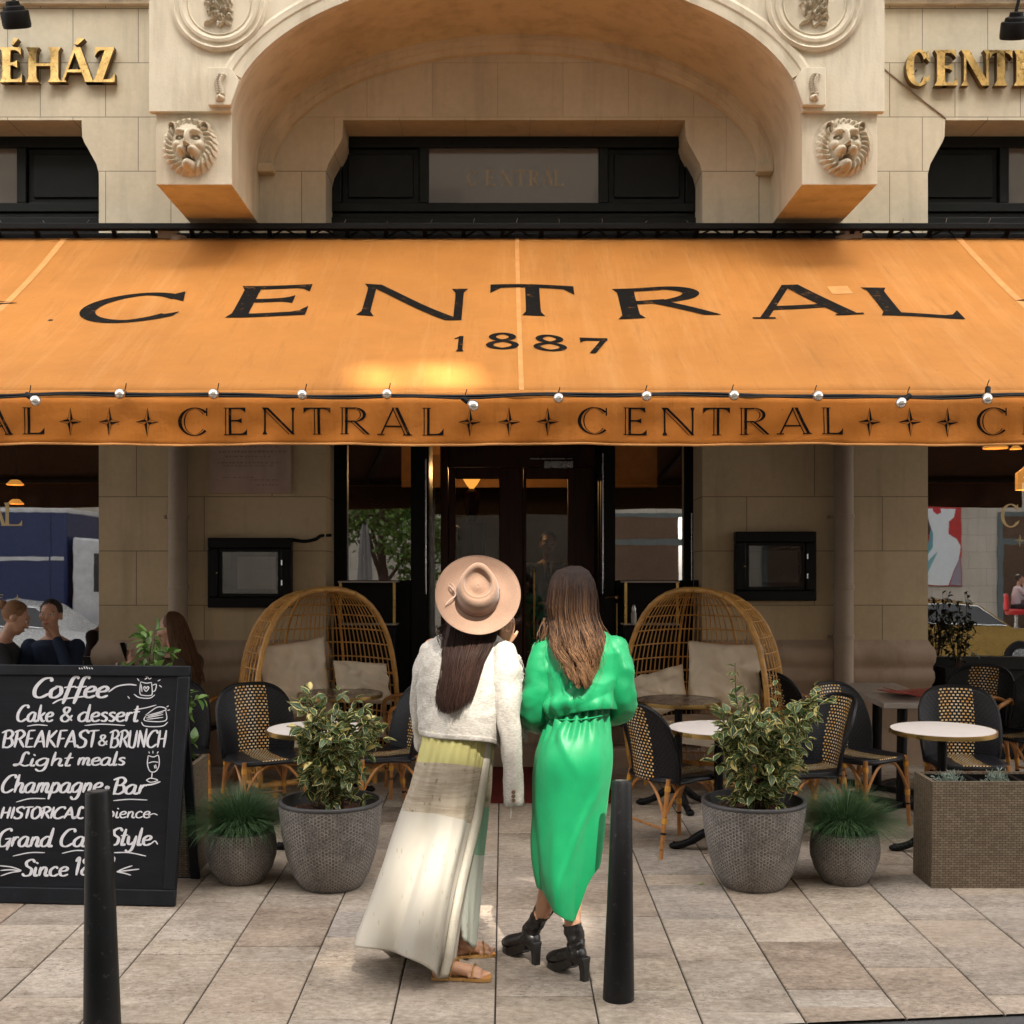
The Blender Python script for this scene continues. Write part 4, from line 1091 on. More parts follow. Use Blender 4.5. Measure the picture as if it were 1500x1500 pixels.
SC = {
'a':(.58,[[(.42,.5),(.25,.55),(.05,.35),(.05,.1),(.2,0),(.36,.15),(.43,.5)],[(.43,.55),(.40,.12),(.5,0),(.6,.08)]]),
'b':(.5,[[(.1,1),(.06,.1),(.2,0),(.4,.2),(.36,.5),(.2,.55),(.08,.4)]]),
'c':(.46,[[(.4,.45),(.25,.55),(.06,.35),(.08,.08),(.25,0),(.45,.12)]]),
'd':(.6,[[(.42,.5),(.25,.55),(.05,.35),(.05,.1),(.2,0),(.38,.15),(.44,.5)],[(.5,1.05),(.43,.12),(.52,0),(.6,.08)]]),
'e':(.46,[[(.06,.28),(.3,.32),(.38,.45),(.25,.55),(.07,.4),(.07,.12),(.22,0),(.45,.1)]]),
'f':(.4,[[(.5,.95),(.38,1.05),(.26,.9),(.2,.4),(.12,-.32)],[(.02,.5),(.45,.56)]]),
'g':(.54,[[(.42,.5),(.25,.55),(.05,.35),(.05,.12),(.2,.02),(.38,.2),(.43,.5)],[(.44,.55),(.38,-.2),(.2,-.38),(.02,-.22)]]),
'h':(.53,[[(.12,1.02),(.08,0)],[(.08,.3),(.25,.53),(.38,.45),(.36,.12),(.44,0),(.52,.08)]]),
'i':(.25,[[(.1,.55),(.07,.1),(.15,0),(.23,.08)],[(.11,.74),(.13,.84)]]),
'k':(.46,[[(.1,1.02),(.06,0)],[(.4,.55),(.1,.25)],[(.16,.3),(.3,.02),(.45,.05)]]),
'l':(.25,[[(.12,1.02),(.07,.12),(.15,0),(.24,.08)]]),
'm':(.66,[[(.08,.55),(.05,0)],[(.06,.3),(.2,.53),(.3,.42),(.27,0)],[(.28,.3),(.42,.53),(.52,.42),(.5,.1),(.57,0),(.65,.08)]]),
'n':(.5,[[(.08,.55),(.05,0)],[(.06,.3),(.22,.53),(.34,.42),(.32,.1),(.4,0),(.48,.08)]]),
'o':(.47,[[(.25,.55),(.06,.35),(.08,.06),(.25,0),(.42,.2),(.38,.48),(.25,.55),(.18,.5)]]),
'p':(.48,[[(.1,.58),(.04,-.38)],[(.08,.35),(.25,.55),(.4,.4),(.36,.1),(.2,0),(.08,.1)]]),
'r':(.35,[[(.08,.55),(.05,0)],[(.06,.3),(.2,.52),(.33,.5)]]),
's':(.37,[[(.34,.48),(.2,.55),(.08,.42),(.3,.2),(.22,.02),(.03,.06)]]),
't':(.31,[[(.18,.95),(.1,.12),(.18,0),(.28,.08)],[(-.02,.55),(.32,.6)]]),
'y':(.5,[[(.06,.55),(.08,.15),(.2,.05),(.36,.2)],[(.42,.55),(.32,-.2),(.15,-.38),(.0,-.28)]]),
'C':(.6,[[(.6,.8),(.5,.98),(.25,.9),(.05,.5),(.08,.12),(.3,0),(.6,.2)]]),
'L':(.56,[[(.48,.85),(.36,1),(.26,.8),(.22,.25),(.05,.02),(.0,.1),(.2,.12),(.4,0),(.58,.08)]]),
'G':(.66,[[(.6,.85),(.45,1),(.15,.8),(.04,.4),(.15,.03),(.4,.05),(.55,.3)],[(.32,.42),(.64,.46)],[(.58,.42),(.5,-.2)]]),
'S':(.52,[[(.55,.82),(.38,1),(.15,.85),(.18,.62),(.42,.4),(.38,.08),(.15,0),(.0,.15)]]),
'B':(.55,[[(.15,.95),(.08,-.05)],[(-.05,.85),(.3,1),(.48,.8),(.35,.55),(.15,.52)],[(.15,.52),(.42,.5),(.5,.2),(.3,0),(.05,.05)]]),
'R':(.53,[[(.15,.95),(.08,0)],[(.0,.88),(.3,1),(.48,.78),(.3,.52),(.14,.5)],[(.25,.5),(.52,0)]]),
'E':(.45,[[(.15,.95),(.08,0)],[(.13,.97),(.45,1)],[(.12,.5),(.38,.53)],[(.06,.02),(.42,.04)]]),
'A':(.54,[[(.02,0),(.3,1)],[(.3,1),(.5,0)],[(.1,.33),(.47,.36)]]),
'K':(.5,[[(.12,1),(.08,0)],[(.48,1),(.1,.45)],[(.15,.5),(.5,0)]]),
'F':(.42,[[(.15,.97),(.08,0)],[(.1,.97),(.48,1)],[(.12,.5),(.38,.53)]]),
'T':(.44,[[(.25,.97),(.2,0)],[(0,.95),(.5,1)]]),
'U':(.54,[[(.08,1),(.06,.2),(.2,0),(.38,.1),(.47,1)]]),
'N':(.56,[[(.06,0),(.1,1)],[(.1,1),(.42,0)],[(.42,0),(.48,1.1)]]),
'H':(.56,[[(.12,1),(.06,0)],[(.48,1),(.42,0)],[(.02,.48),(.52,.53)]]),
'I':(.2,[[(.14,1),(.08,0)]]),
'O':(.54,[[(.28,1),(.06,.7),(.08,.15),(.28,0),(.5,.35),(.45,.85),(.28,1),(.2,.95)]]),
'&':(.55,[[(.52,.05),(.15,.65),(.2,.92),(.36,.88),(.33,.65),(.06,.3),(.1,.04),(.3,.02),(.52,.42)]]),
'1':(.3,[[(.05,.8),(.2,1),(.14,0)]]),
'8':(.46,[[(.4,.85),(.25,1),(.1,.8),(.38,.4),(.3,.05),(.1,.05),(.08,.3),(.38,.7),(.4,.85)]]),
'7':(.42,[[(.05,.95),(.45,1),(.2,0)]]),
'.':(.2,[[(.08,.3),(.12,.36),(.08,.4),(.05,.34),(.08,.3)]]),
}
SC['é'] = (.46, SC['e'][1]+[[(.25,.7),(.38,.85)]])
SOFF = [0]
def brush(mb, pts, T, t):
    """pointed-brush ribbon through pixel points: thick on verticals, thin on horizontals"""
    pts = [Vector((p[0], p[1], 0)) for p in pts]; pts = catmull(pts, 7) if len(pts) > 2 else [pts[0].lerp(pts[1], k/6) for k in range(7)]
    SOFF[0] += 1; off = .0098+.00001*(SOFF[0] % 150)
    vs = []; n = len(pts)
    for i, p in enumerate(pts):
        d = pts[min(i+1, n-1)]-pts[max(i-1, 0)]; d.normalize(); nn = Vector((-d.y, d.x, 0))
        w = t+(T-t)*abs(d.y)**1.3; e = min(1, .55+i*.25, .55+(n-1-i)*.25); w *= e/2
        vs += [onboard(*(p+nn*w)[:2], off), onboard(*(p-nn*w)[:2], off)]
    mb.add(vs, [(2*k, 2*k+1, 2*k+3, 2*k+2) for k in range(n-1)])
def script(txt, x0, x1, base, h, slant=.2, T=5.0, t=1.8, rise=0.0):
    tot = sum(SC[c][0] if c != ' ' else .3 for c in txt); sx = (x1-x0-slant*h*.3)/tot; x = x0; mb = MB()
    for c in txt:
        if c == ' ': x += .3*sx; continue
        adv, strokes = SC[c]
        for s in strokes: brush(mb, [(x+px*sx+slant*h*py, base-py*h-rise*(x-x0)) for px, py in s], T, t)
        x += adv*sx
    return mb
def line(parts, extra=()):
    mb = MB()
    for a in parts:
        q = script(*a[0], **a[1]) if isinstance(a[0], tuple) else script(*a); mb.add(q.v, q.f)
    for pts, T, t in extra: brush(mb, pts, T, t)
    mb.build('chalk_lettering', M['white'], board, smooth=0)
line([('Coffee', 48, 161, 1022, 29, .25, 6.0, 2.4)], [([(160,1014),(172,1006),(188,1003),(201,1004)], 2.2, 2.0), ([(78,1031),(90,1025),(112,1022),(128,1020)], 2.5, 2.2)])
line([('Cake', 25, 80, 1057, 24, .15, 4.4, 2), ('&', 89, 108, 1057, 22, .1, 4.2, 2), ('dessert', 115, 205, 1057, 24, .12, 4.4, 2)], [([(41,1064),(55,1062),(71,1063)], 1.6, 1.6), ([(125,1063),(150,1061),(184,1063)], 1.6, 1.6), ([(197,1040),(215,1037),(230,1033)], 1.6, 1.5)])
line([('BREAKFAST', 3, 143, 1095, 25, .12, 4.5, 2.2), ('&', 145, 159, 1092, 16, .05, 3.4, 1.8), ('BRUNCH', 161, 245, 1095, 25, .1, 3.7, 2.0)])
line([('Light', 22, 107, 1122, 20, .25, 4.4, 1.9), ('meals', 114, 185, 1121, 20, .2, 4.2, 1.9)])
line([('Champagne', 2, 152, 1161, 26, .25, 4.8, 2.0), ('.', 155, 163, 1161, 20, 0, 5, 4), ('Bar', 165, 216, 1163, 24, .2, 4.8, 2.2)], [([(214,1150),(224,1149),(236,1145)], 2.6, 2.2), ([(25,1175),(45,1170),(68,1170)], 1.6, 1.6), ([(167,1173),(190,1171),(217,1172)], 1.6, 1.6)])
line([('HISTORICAL', 1, 124, 1199, 17, .2, 4.2, 2.2), ('A', 128, 140, 1199, 17, .2, 3.2, 1.6), ('mbience', 141, 222, 1198, 17, .15, 2.8, 1.5)], [([(218,1195),(226,1192),(232,1194)], 1.6, 1.4)])
line([('Grand', -3, 79, 1240, 26, .2, 4.8, 2.0), ('Café', 88, 156, 1240, 26, .2, 4.8, 2), ('Style', 160, 224, 1238, 25, .2, 4.8, 2)], [([(222,1236),(228,1232),(232,1237)], 2, 1.8), ([(20,1254),(45,1249),(67,1249)], 1.6, 1.6), ([(92,1250),(110,1246),(124,1246)], 1.6, 1.6), ([(166,1249),(190,1249),(215,1254)], 1.6, 1.6)])
line([('Since', 33, 102, 1283, 24, .15, 4.8, 2.0), ('1887', 108, 165, 1282, 25, .12, 4.6, 2.2)], [([(0,1268),(18,1270),(33,1275)], 1.8, 1.8), ([(2,1275),(18,1274),(32,1276)], 1.8, 1.8), ([(2,1283),(18,1278),(32,1276)], 1.8, 1.8), ([(172,1277),(183,1272),(195,1268)], 1.8, 1.8), ([(172,1277),(188,1275),(205,1273)], 1.8, 1.8), ([(172,1277),(183,1279),(193,1282)], 1.8, 1.8)])
ic = [[(207,999),(206,1016),(212,1019),(221,1019),(224,1016),(223,1000)],[(207,999),(215,1001),(223,1000)],[(224,1004),(230,1003),(228,1012),(224,1013)],[(197,1017),(205,1022),(220,1023),(228,1018)],[(211,1008),(213,1006),(215,1009),(217,1006),(219,1008),(215,1013),(211,1008)],[(213,996),(216,993),(214,990),(217,992),(220,995),(223,993)],[(202,994),(205,998)],[(232,998),(236,996)],[(234,1004),(238,1007)],[(188,1020),(191,1024)],[(208,1003),(209,1014)],
 [(214,1048),(232,1036),(244,1040),(215,1049)],[(214,1049),(214,1056),(243,1056),(244,1041)],[(215,1052),(240,1047)],[(216,1054),(240,1051)],[(208,1058),(214,1064),(238,1064),(247,1058)],[(218,1050),(240,1044)],[(245,1036),(248,1034)],[(246,1041),(250,1040)],
 [(218,1107),(217,1120),(221,1130),(229,1130),(234,1121),(233,1107),(226,1109),(218,1107)],[(218,1118),(226,1116),(233,1117)],[(224,1131),(223,1141)],[(215,1143),(222,1140),(232,1143),(222,1146),(215,1143)],[(220,1104),(219,1101)],[(225,1104),(225,1100)],[(231,1104),(233,1101)],[(229,1120),(230,1126)],[(227,1121),(228,1126)]]
mb = MB()
for s in ic: brush(mb, s, 1.5, 1.4)
mb.build('chalk_drawing', M['white'], board, smooth=0)
mb = MB(); rs = random.Random(2)
for k in range(6): brush(mb, [(118+k*3.6, 977+rs.uniform(0,2)), (120+k*3.6, 981)], 1.6, 1.2)
mb.shift(Matrix.Translation((0, -.0112, 0))).build('frame_mark', M['white'], board, smooth=0)
# ---------------------------------------------------------------- dim café interior behind the glass
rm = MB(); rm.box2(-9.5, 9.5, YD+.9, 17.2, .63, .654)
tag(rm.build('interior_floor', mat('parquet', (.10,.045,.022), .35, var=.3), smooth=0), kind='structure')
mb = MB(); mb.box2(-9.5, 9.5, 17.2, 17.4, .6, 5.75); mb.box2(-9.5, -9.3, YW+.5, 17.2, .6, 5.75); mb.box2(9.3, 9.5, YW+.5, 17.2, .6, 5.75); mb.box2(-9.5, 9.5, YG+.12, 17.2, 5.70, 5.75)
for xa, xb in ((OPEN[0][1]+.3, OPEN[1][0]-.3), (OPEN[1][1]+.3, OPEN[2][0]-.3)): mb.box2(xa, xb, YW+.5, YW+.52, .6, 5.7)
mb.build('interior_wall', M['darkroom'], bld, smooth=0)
M['amber'] = mat('amber_wallpaper', (.28,.13,.035), .7, var=.2)
mb = MB(); mb.box2(-1.2, 1.8, 14.9, 15.0, 2.95, 3.55); mb.box2(-1.2, 1.8, 14.9, 14.95, 3.6, 3.9); mb.build('amber_wall_panel', M['amber'], bld, smooth=0)
mb = MB(); mb.box2(-3.9, -3.75, 13.2, 13.35, .66, 5.6); mb.build('interior_post', mat('amber_post', (.22,.09,.02), .5), bld, smooth=0)
M['shade'] = emit('lamp_shade_glow', (1.0,.42,.08), .16)
M['bowl'] = emit('lamp_bowl_glow', (1.0,.40,.06), .22)
def glow(t, loc, w):
    l = bpy.data.lights.new('lamp_light', 'POINT'); l.energy = w; l.color = (1, .55, .2); l.shadow_soft_size = .06
    o = bpy.data.objects.new('lamp_light', l); COL.objects.link(o); o.parent = t; o.location = loc
def pendant(px, py, Y, r, lab, square=False):
    c = P(px, py, Y); t = thing('pendant_lamp', lab, 'lamp', c, 20 if square else 0, 'amber lamps glowing inside the café')
    mb = MB()
    if square:
        mb.lathe([(r*.30,r*.45),(r*.9,0),(r*.9,-r*1.2)], 6); mb.build('shade', M['shade'], t, smooth=20)
    else: mb.lathe([(r*.35,r*.5),(r*.55,r*.42),(r*.8,r*.15),(r,-.0*r),(r*.98,-.12*r)], 24); mb.build('shade', M['shade'], t, smooth=60)
    mb = MB(); mb.tube([(0,0,r*.5),(0,0,5.7-c.z)], .012, 6); mb.build('stem', M['iron'], t); glow(t, (0,0,-r*.6-.05), 1.2)
pendant(22, 709, 12.6, .085, 'small amber pendant lamp behind the left shop window, the upper one'); pendant(23, 737, 13.6, .085, 'small amber pendant lamp behind the left shop window, below the upper one'); pendant(-20, 735, 13.2, .085, 'small amber pendant lamp cut by the left photo edge')
pendant(1458, 655, 12.4, .12, 'flat amber pendant lamp just under the awning behind the right window'); pendant(1488, 657, 12.8, .06, 'small amber pendant lamp right of the flat one behind the right window'); pendant(1506, 693, 12.2, .135, 'boxy amber lantern behind the right window at the photo edge', True)
c = P(691, 716, 13.2); t = thing('vase_lamp', 'dark vase lamp with glowing amber bowl behind the left door pane', 'lamp', c)
mb = MB(); mb.lathe([(.02,0),(.055,.04),(.09,.10),(.095,.115)], 28); mb.build('glowing_bowl', M['bowl'], t, smooth=60); glow(t, (0,-.02,.17), 9)
mb = MB(); mb.lathe([(.0005,-.36),(.05,-.36),(.06,-.28),(.075,-.16),(.08,-.10),(.07,-.04),(.03,.0),(.0005,.0)], 24); mb.build('vase', M['mahog'], t, smooth=60)
mb = MB(); mb.box2(-.14, .14, -.14, .14, -1.95, -.36); mb.build('pedestal', M['mahog'], t, bevel=.01)
t = thing('bar_counter', 'dark wooden counter inside the café behind the right sidelight', 'counter', (1.4, 13.2, .66)); mb = MB(); mb.box2(-.6, .6, -.3, .3, 0, 1.05); mb.build('body', M['mahog'], t, bevel=.01); mb = MB(); mb.box2(-.65, .65, -.34, .34, 1.05, 1.10); mb.build('counter_top', M['mahog'], t, bevel=.006)
# potted palm in the left sidelight (dark fronds against amber)
t = thing('potted_palm', 'dark palm fronds inside the café behind the left sidelight', 'plant', P(590, 720, 12.2)); mb = MB(); rs = random.Random(4)
for k in range(14):
    a = rs.uniform(0, 6.28); d = Vector((math.cos(a)*.8, math.sin(a)*.5, rs.uniform(.2, 1))); leaf(mb, Vector((0,0,-.3)), d, Vector((0,0,1)), rs.uniform(.4,.7), .05, .5, .1)
mb.build('fronds', mat('palm_leaf', (.02,.045,.015), .5), t, smooth=180); mb = MB(); mb.lathe([(.0005,-1.6),(.16,-1.6),(.2,-1.2),(.0005,-1.2)], 20); mb.tube([(0,0,-1.2),(0,0,-.3)], .03); mb.build('pot', M['mahog'], t)

# ---------------------------------------------------------------- the far side of the street (seen mirrored in the glass)
YO = -10.0
mb = MB(); mb.add([(-60, YO+2.2, .10), (60, YO+2.2, .10), (60, -25, .10), (-60, -25, .10), (-60, YO+2.2, -.01), (60, YO+2.2, -.01)], [(3,2,1,0), (0,1,5,4)])
tag(mb.build('far_pavement', mat('concrete_paving', (.30,.28,.25), .8, var=.15), smooth=0), kind='structure')
def proj(c, w, h):
    """opening in the street wall through which the sun reaches a patch at c"""
    s = (c.y-YO)/(-TOSUN.y); o = c+TOSUN*s; return (o.x-w/2, o.x+w/2, o.z-h/2, o.z+h/2)
def wall_with_holes(mb, x0, x1, z0, z1, y0, y1, holes):
    xs = sorted({x0, x1, *[min(max(v, x0), x1) for h in holes for v in h[:2]]}); zs = sorted({z0, z1, *[min(max(v, z0), z1) for h in holes for v in h[2:]]})
    for xa, xb in zip(xs, xs[1:]):
        run = None
        for za, zb in zip(zs, zs[1:]):
            cx, cz = (xa+xb)/2, (za+zb)/2; hole = any(h[0] < cx < h[1] and h[2] < cz < h[3] for h in holes)
            if hole:
                if run: mb.box2(xa, xb, y0, y1, run[0], run[1]); run = None
            else: run = (run[0] if run else za, zb)
        if run: mb.box2(xa, xb, y0, y1, run[0], run[1])
YP = 5.4
holes = [proj(Vector((-.05, YP, 1.56)), .44, .86), proj(Vector((.33, YP, 1.38)), .46, .78), proj(Vector((.32, YP, .93)), .44, .14), proj(Vector((.30, YP, .79)), .38, .16), proj(Vector((.27, YP, .63)), .30, .18), proj(Vector((.25, YP, .46)), .20, .18), proj(Vector((-.30, YP, .60)), .36, .50),
         proj(Vector((-.70, 5.58, .21)), .14, .26), proj(Vector((-.06, 5.55, .21)), .18, .16), proj(Vector((-.76, 7.70, 3.08)), .26, .62), proj(Vector((-.36, 7.70, 3.12)), .36, .66)]  # openings added so sun patches fall on the women, paving and awning
M['ostone'] = ashlar('street_stone', (.56,.50,.41), .42, 0, .9, .9, 100, 0)
M['odark'] = mat('dark_window_glass', (.02,.022,.025), .08, var=.1, bump=0, spec=.8)
op = thing('street_house', 'tall stone house across the street, mirrored in the café windows', 'building', (9, YO, 0))
OI = Matrix.Translation((-9, -YO, 0))
mb = MB(); wall_with_holes(mb, -9.0, 27, 0, 29, YO-.1, YO, holes+[(2.3, 4.7, .3, 3.5), (6.2, 8.6, .3, 3.5), (12.2, 14.6, .3, 3.5), (15.5, 17.9, .3, 3.5)]); mb.shift(OI).build('street_wall', M['ostone'], op, smooth=0)  # wall raised to block the sun, pierced to aim light at women and awning
for k in range(7):
    for j in range(5):
        x0 = -7+k*4.6; z0 = 5.2+j*4.0
        if any(h[0]-.2 < x0+1.4 and h[1]+.2 > x0 and h[2]-.3 < z0+2.3 and h[3]+.3 > z0 for h in holes): continue
        mb = MB(); mb.box2(x0-.12, x0+1.52, YO+.001, YO+.06, z0-.12, z0); mb.box2(x0-.12, x0, YO+.001, YO+.05, z0, z0+2.3); mb.box2(x0+1.4, x0+1.52, YO+.001, YO+.05, z0, z0+2.3); mb.box2(x0-.12, x0+1.52, YO+.001, YO+.06, z0+2.3, z0+2.5)
        w_ = mb.shift(OI).build('window', M['plaster'], op, smooth=0); mb = MB(); mb.box2(x0, x0+1.4, YO+.002, YO+.02, z0, z0+2.3); mb.shift(OI).build('pane', M['odark'], w_, smooth=0)
for x0 in (2.3, 6.2, 12.2, 15.5):
    mb = MB(); tq = mat('grey_green_frame', (.10,.13,.125), .5)
    for a in ((x0, x0+.12, .3, 3.5), (x0+2.28, x0+2.4, .3, 3.5), (x0+.12, x0+2.28, .3, .4), (x0+.12, x0+2.28, 2.7, 2.84), (x0+.12, x0+2.28, 3.4, 3.5)): mb.box2(a[0], a[1], YO-.05, YO+.04, a[2], a[3])
    w_ = mb.shift(OI).build('shop_window', tq, op, smooth=0)
    mb = MB(); mb.box2(x0, x0+2.4, YO-2.5, YO-2.4, .1, 3.6); mb.shift(OI).build('back_wall', M['darkroom'], op, smooth=0)
for xa, xb, hz, lab in ((-34, -9.02, 17, 'long pale stone house across the street on the left'), (27.02, 45, 17, 'pale stone house across the street on the far right')):
    t = thing('street_house', lab, 'building', ((xa+xb)/2, YO, 0)); I = Matrix.Translation((-(xa+xb)/2, -YO, 0))
    mb = MB(); mb.box2(xa, xb, YO-6, YO, 0, hz); mb.shift(I).build('street_wall', M['ostone'], t, smooth=0)
    x = xa+1.2
    while x < xb-2:
        for j in range(3 if hz < 20 else 5):
            z0 = .9+j*4.2; mb = MB(); mb.box2(x-.12, x+1.62, YO+.001, YO+.06, z0-.12, z0+2.5); w_ = mb.shift(I).build('window', M['plaster'], t, smooth=0); mb = MB(); mb.box2(x, x+1.5, YO+.061, YO+.07, z0, z0+2.38); mb.shift(I).build('pane', M['odark'], w_, smooth=0)
        x += 3.4
def flatpoly(mb, pts, y):
    """mirrored picture coordinates of the glass -> board plane"""
    k = (2*(YG+.03)-y)/FPX; v = [((px-VX)*k, y, CZ-(py-HY)*k) for px, py in pts]; mb.add(v, [tuple(range(len(v)))])
def mirror(px, py, y, Yg=YG+.03): k = (2*Yg-y)/FPX; return Vector(((px-VX)*k, y, CZ-(py-HY)*k))
pc = mirror(1370, 800, YO+.08); t = thing('poster', 'large painted poster of pale figure shapes on red, mirrored in the right window', 'poster', pc); PI_ = Matrix.Translation(-pc)
a, b2 = mirror(1290, 905, YO+.05), mirror(1408, 680, YO+.05)
mb = MB(); mb.box2(a.x, b2.x, YO+.002, YO+.05, mirror(0, 858, YO).z, b2.z); mb.shift(PI_).build('board', mat('poster_red', (.50,.03,.025), .6, var=.1), t, smooth=0)
def shp(name, pts, col, o): mb = MB(); flatpoly(mb, pts, YO+.051+o*.002); mb.shift(PI_).build(name, mat('poster_'+name, col, .6, var=.04, bump=0), t, smooth=0)
shp('pale_shape', [(1358,745),(1400,745),(1397,757),(1389,764),(1388,782),(1402,789),(1407,800),(1404,820),(1397,835),(1390,857),(1349,857),(1345,840),(1350,815),(1358,806),(1364,790),(1362,770),(1359,758)], (.74,.78,.78), 1)
shp('teal_shade', [(1362,772),(1366,780),(1366,802),(1352,822),(1345,842),(1345,815),(1352,808),(1360,792)], (.12,.33,.36), 2)
shp('teal_fold', [(1373,807),(1368,820),(1353,850),(1350,842),(1358,824)], (.16,.38,.40), 3)
shp('lips', [(1366,744),(1378,744),(1379,751),(1373,754),(1367,749)], (.55,.02,.03), 4)
shp('dark_hair', [(1353,742),(1357,742),(1359,760),(1364,775),(1360,784),(1354,768)], (.05,.01,.012), 5)
shp('orange_patch', [(1335,742),(1352,742),(1354,770),(1358,785),(1350,806),(1335,820)], (.62,.10,.03), 6)
shp('grey_shade', [(1407,815),(1407,857),(1392,857),(1397,838)], (.30,.25,.30), 7)
# vehicles
M['tyre'] = mat('tyre_rubber', (.015,.015,.015), .85, bump=.1); M['chromecar'] = mat('bright_trim', (.7,.7,.7), .2, 1.0, bump=0)
def car(lab, loc, paint, flip=False):
    t = thing('parked_car', lab, 'car', loc, 180 if flip else 0, 'cars parked across the street'); L_, W_ = 4.4, 1.75
    prof = [(-2.2,.35),(-2.18,.62),(-2.05,.80),(-1.25,.92),(-.62,1.38),(.05,1.45),(.85,1.40),(1.55,1.05),(2.08,.98),(2.2,.70),(2.18,.35)]
    rows = []
    for yy, k in ((-.875,.90),(-.86,.97),(-.72,1.0),(0,1.03),(.72,1.0),(.86,.97),(.875,.90)):
        rows.append([Vector((x*(.985+.015*k), yy*(1-.16*max(0,(z-.85)/.6)), .35+(z-.35)*(1 if z < .9 else k))) for x, z in prof])
    mb = MB(); mb.loft(rows); mb.build('body', paint, t, smooth=35, recalc=True)
    for q in (-1, 1):
        mb = MB(); w = [(-1.12,.95),(-.58,1.33),(.05,1.39),(.8,1.34),(1.35,1.03)]; mb.add([(x*.98, q*(.885-.14*max(0,(z-.85)/.6)), z) for x, z in w], [tuple(range(5))]); wd = mb.build('side_window', M['odark'], t, smooth=0)
        mb = MB(); mb.tube([(x*.99, q*(.895-.14*max(0,(z-.85)/.6)), z) for x, z in w], .012, 5, closed=True); mb.build('window_trim', M['chromecar'], wd)
        for x in (-1.38, 1.35):
            Mq = Matrix.Rotation(R(90), 3, 'X'); mb = MB(); mb.lathe([(.18,-.10),(.30,-.11),(.325,-.08),(.325,.08),(.30,.11),(.18,.10)], 24, (x, q*.80, .325), Mq); wl_ = mb.build('wheel', M['tyre'], t); mb = MB(); mb.lathe([(.0005,.0),(.19,-.0),(.2,.02)], 18, (x, q*.90, .325), Mq); mb.build('rim', M['chromecar'], wl_)
        mb = MB(); mb.ball((-2.08, q*.62, .70), (.09,.16,.08)); mb.build('headlight', M['chromecar'], t); mb = MB(); mb.ball((2.12, q*.68, .86), (.06,.14,.07)); mb.build('tail_light', m_red0, t)
    return t
m_red0 = mat('tail_light_red', (.4,.02,.02), .2)
p_ = mirror(1372, 962, -4.6); car('gold-painted parked car mirrored in the right shop window', (mirror(1345, 0, -4.6).x+.35, -4.6, -.01), mat('gold_paint', (.27,.155,.02), .25, .4, var=.1, bump=0), True)
p_ = mirror(60, 960, -3.2); car('silver-white parked car mirrored in the left shop window', (mirror(75, 0, -3.2).x-.6, -3.2, -.01), mat('silver_paint', (.62,.62,.60), .25, .3, var=.05, bump=0), True)
t = thing('box_truck', 'blue box truck parked across the street, mirrored in the left window', 'truck', (mirror(20, 0, -6).x-1.3, -6.2, -.01))
bt = mat('blue_truck_side', (.010,.026,.105), .4, var=.1, bump=.02); wt_ = mat('white_truck_paint', (.65,.65,.65), .35, bump=0)
mb = MB(); mb.box2(-3.6, 2.75, -1.1, 1.1, .95, 3.30); bx_ = mb.build('cargo_box', bt, t, bevel=.05); mb = MB(); mb.box2(-3.62, 2.77, -1.11, 1.11, 3.24, 3.34); mb.build('roof_edge', wt_, bx_, bevel=.02)
mb = MB(); mb.prism([(2.85,.55),(5.0,.55),(5.0,1.5),(4.5,2.6),(2.85,2.75)], -1.05, 1.05); cb_ = mb.build('cab', wt_, t, bevel=.06); mb = MB(); mb.box2(3.3, 4.3, 1.03, 1.06, 1.6, 2.4); mb.box2(3.3, 4.3, -1.06, -1.03, 1.6, 2.4); mb.build('cab_window', M['odark'], cb_, smooth=0)
for x in (-2.4, 3.7):
    for q in (-1, 1): mb = MB(); mb.lathe([(.0005,-.12),(.4,-.13),(.44,-.1),(.44,.1),(.4,.13),(.0005,.12)], 24, (x, q*.9, .44), Matrix.Rotation(R(90), 3, 'X')); mb.build('wheel', M['tyre'], t)
for x in (-2.4, -1.2, 0, 1.2, 2.4): mb = MB(); mb.box2(x-.02, x+.02, 1.101, 1.115, 1.0, 3.2); mb.build('panel_rib', bt, bx_, smooth=0)
mb = MB(); mb.box2(-3.5, 2.7, 1.101, 1.108, 2.25, 2.33); mb.build('pale_stripe', wt_, bx_, smooth=0)
for x in (-3.3, 2.5): mb = MB(); mb.box2(x, x+.12, 1.101, 1.12, 1.05, 1.15); mb.build('side_reflector', m_red0, bx_, smooth=0)
mb = MB(); mb.box2(-3.5, 2.8, -.9, .9, .6, .94); mb.build('chassis', M['black'], t, smooth=0)
# street tree and closed parasol (mirrored in the left sidelight)
def crown(lab, loc, h, r, n, seed):
    rs = random.Random(seed); t = thing('street_tree', lab, 'tree', loc); mb = MB(); tips = []
    mb.tube(catmull([(0,0,-.05),(.05,0,h*.3),(0,.05,h*.55),(.05,0,h*.75)], 5), [lerp(.16, .05, k/15) for k in range(16)], 9)
    for k in range(16):
        a = rs.uniform(0, 6.28); p = Vector((0,0,h*rs.uniform(.32,.7))); q = Vector((math.cos(a)*r*rs.uniform(.5,.95), math.sin(a)*r*rs.uniform(.5,.95), h*rs.uniform(.35,1.0))); mb.tube(catmull([p, p.lerp(q,.5)+Vector((0,0,.15)), q], 4), [.05,.045,.04,.035,.03,.024,.02,.015,.01], 5); tips += [p.lerp(q, f) for f in (.55,.75,.9,1.0)]
    mb.build('trunk', M['twig'], t); lf = MB()
    for k in range(n):
        c_ = rs.choice(tips); p = c_+rv(rs, .55)*rs.random()**.5; leaf(lf, p, rv(rs).normalized(), (Vector((0,0,1))+rv(rs)).normalized(), rs.uniform(.10,.17), .08, .2, .1)
    lf.build('crown', M['treeleaf'], t, smooth=180)
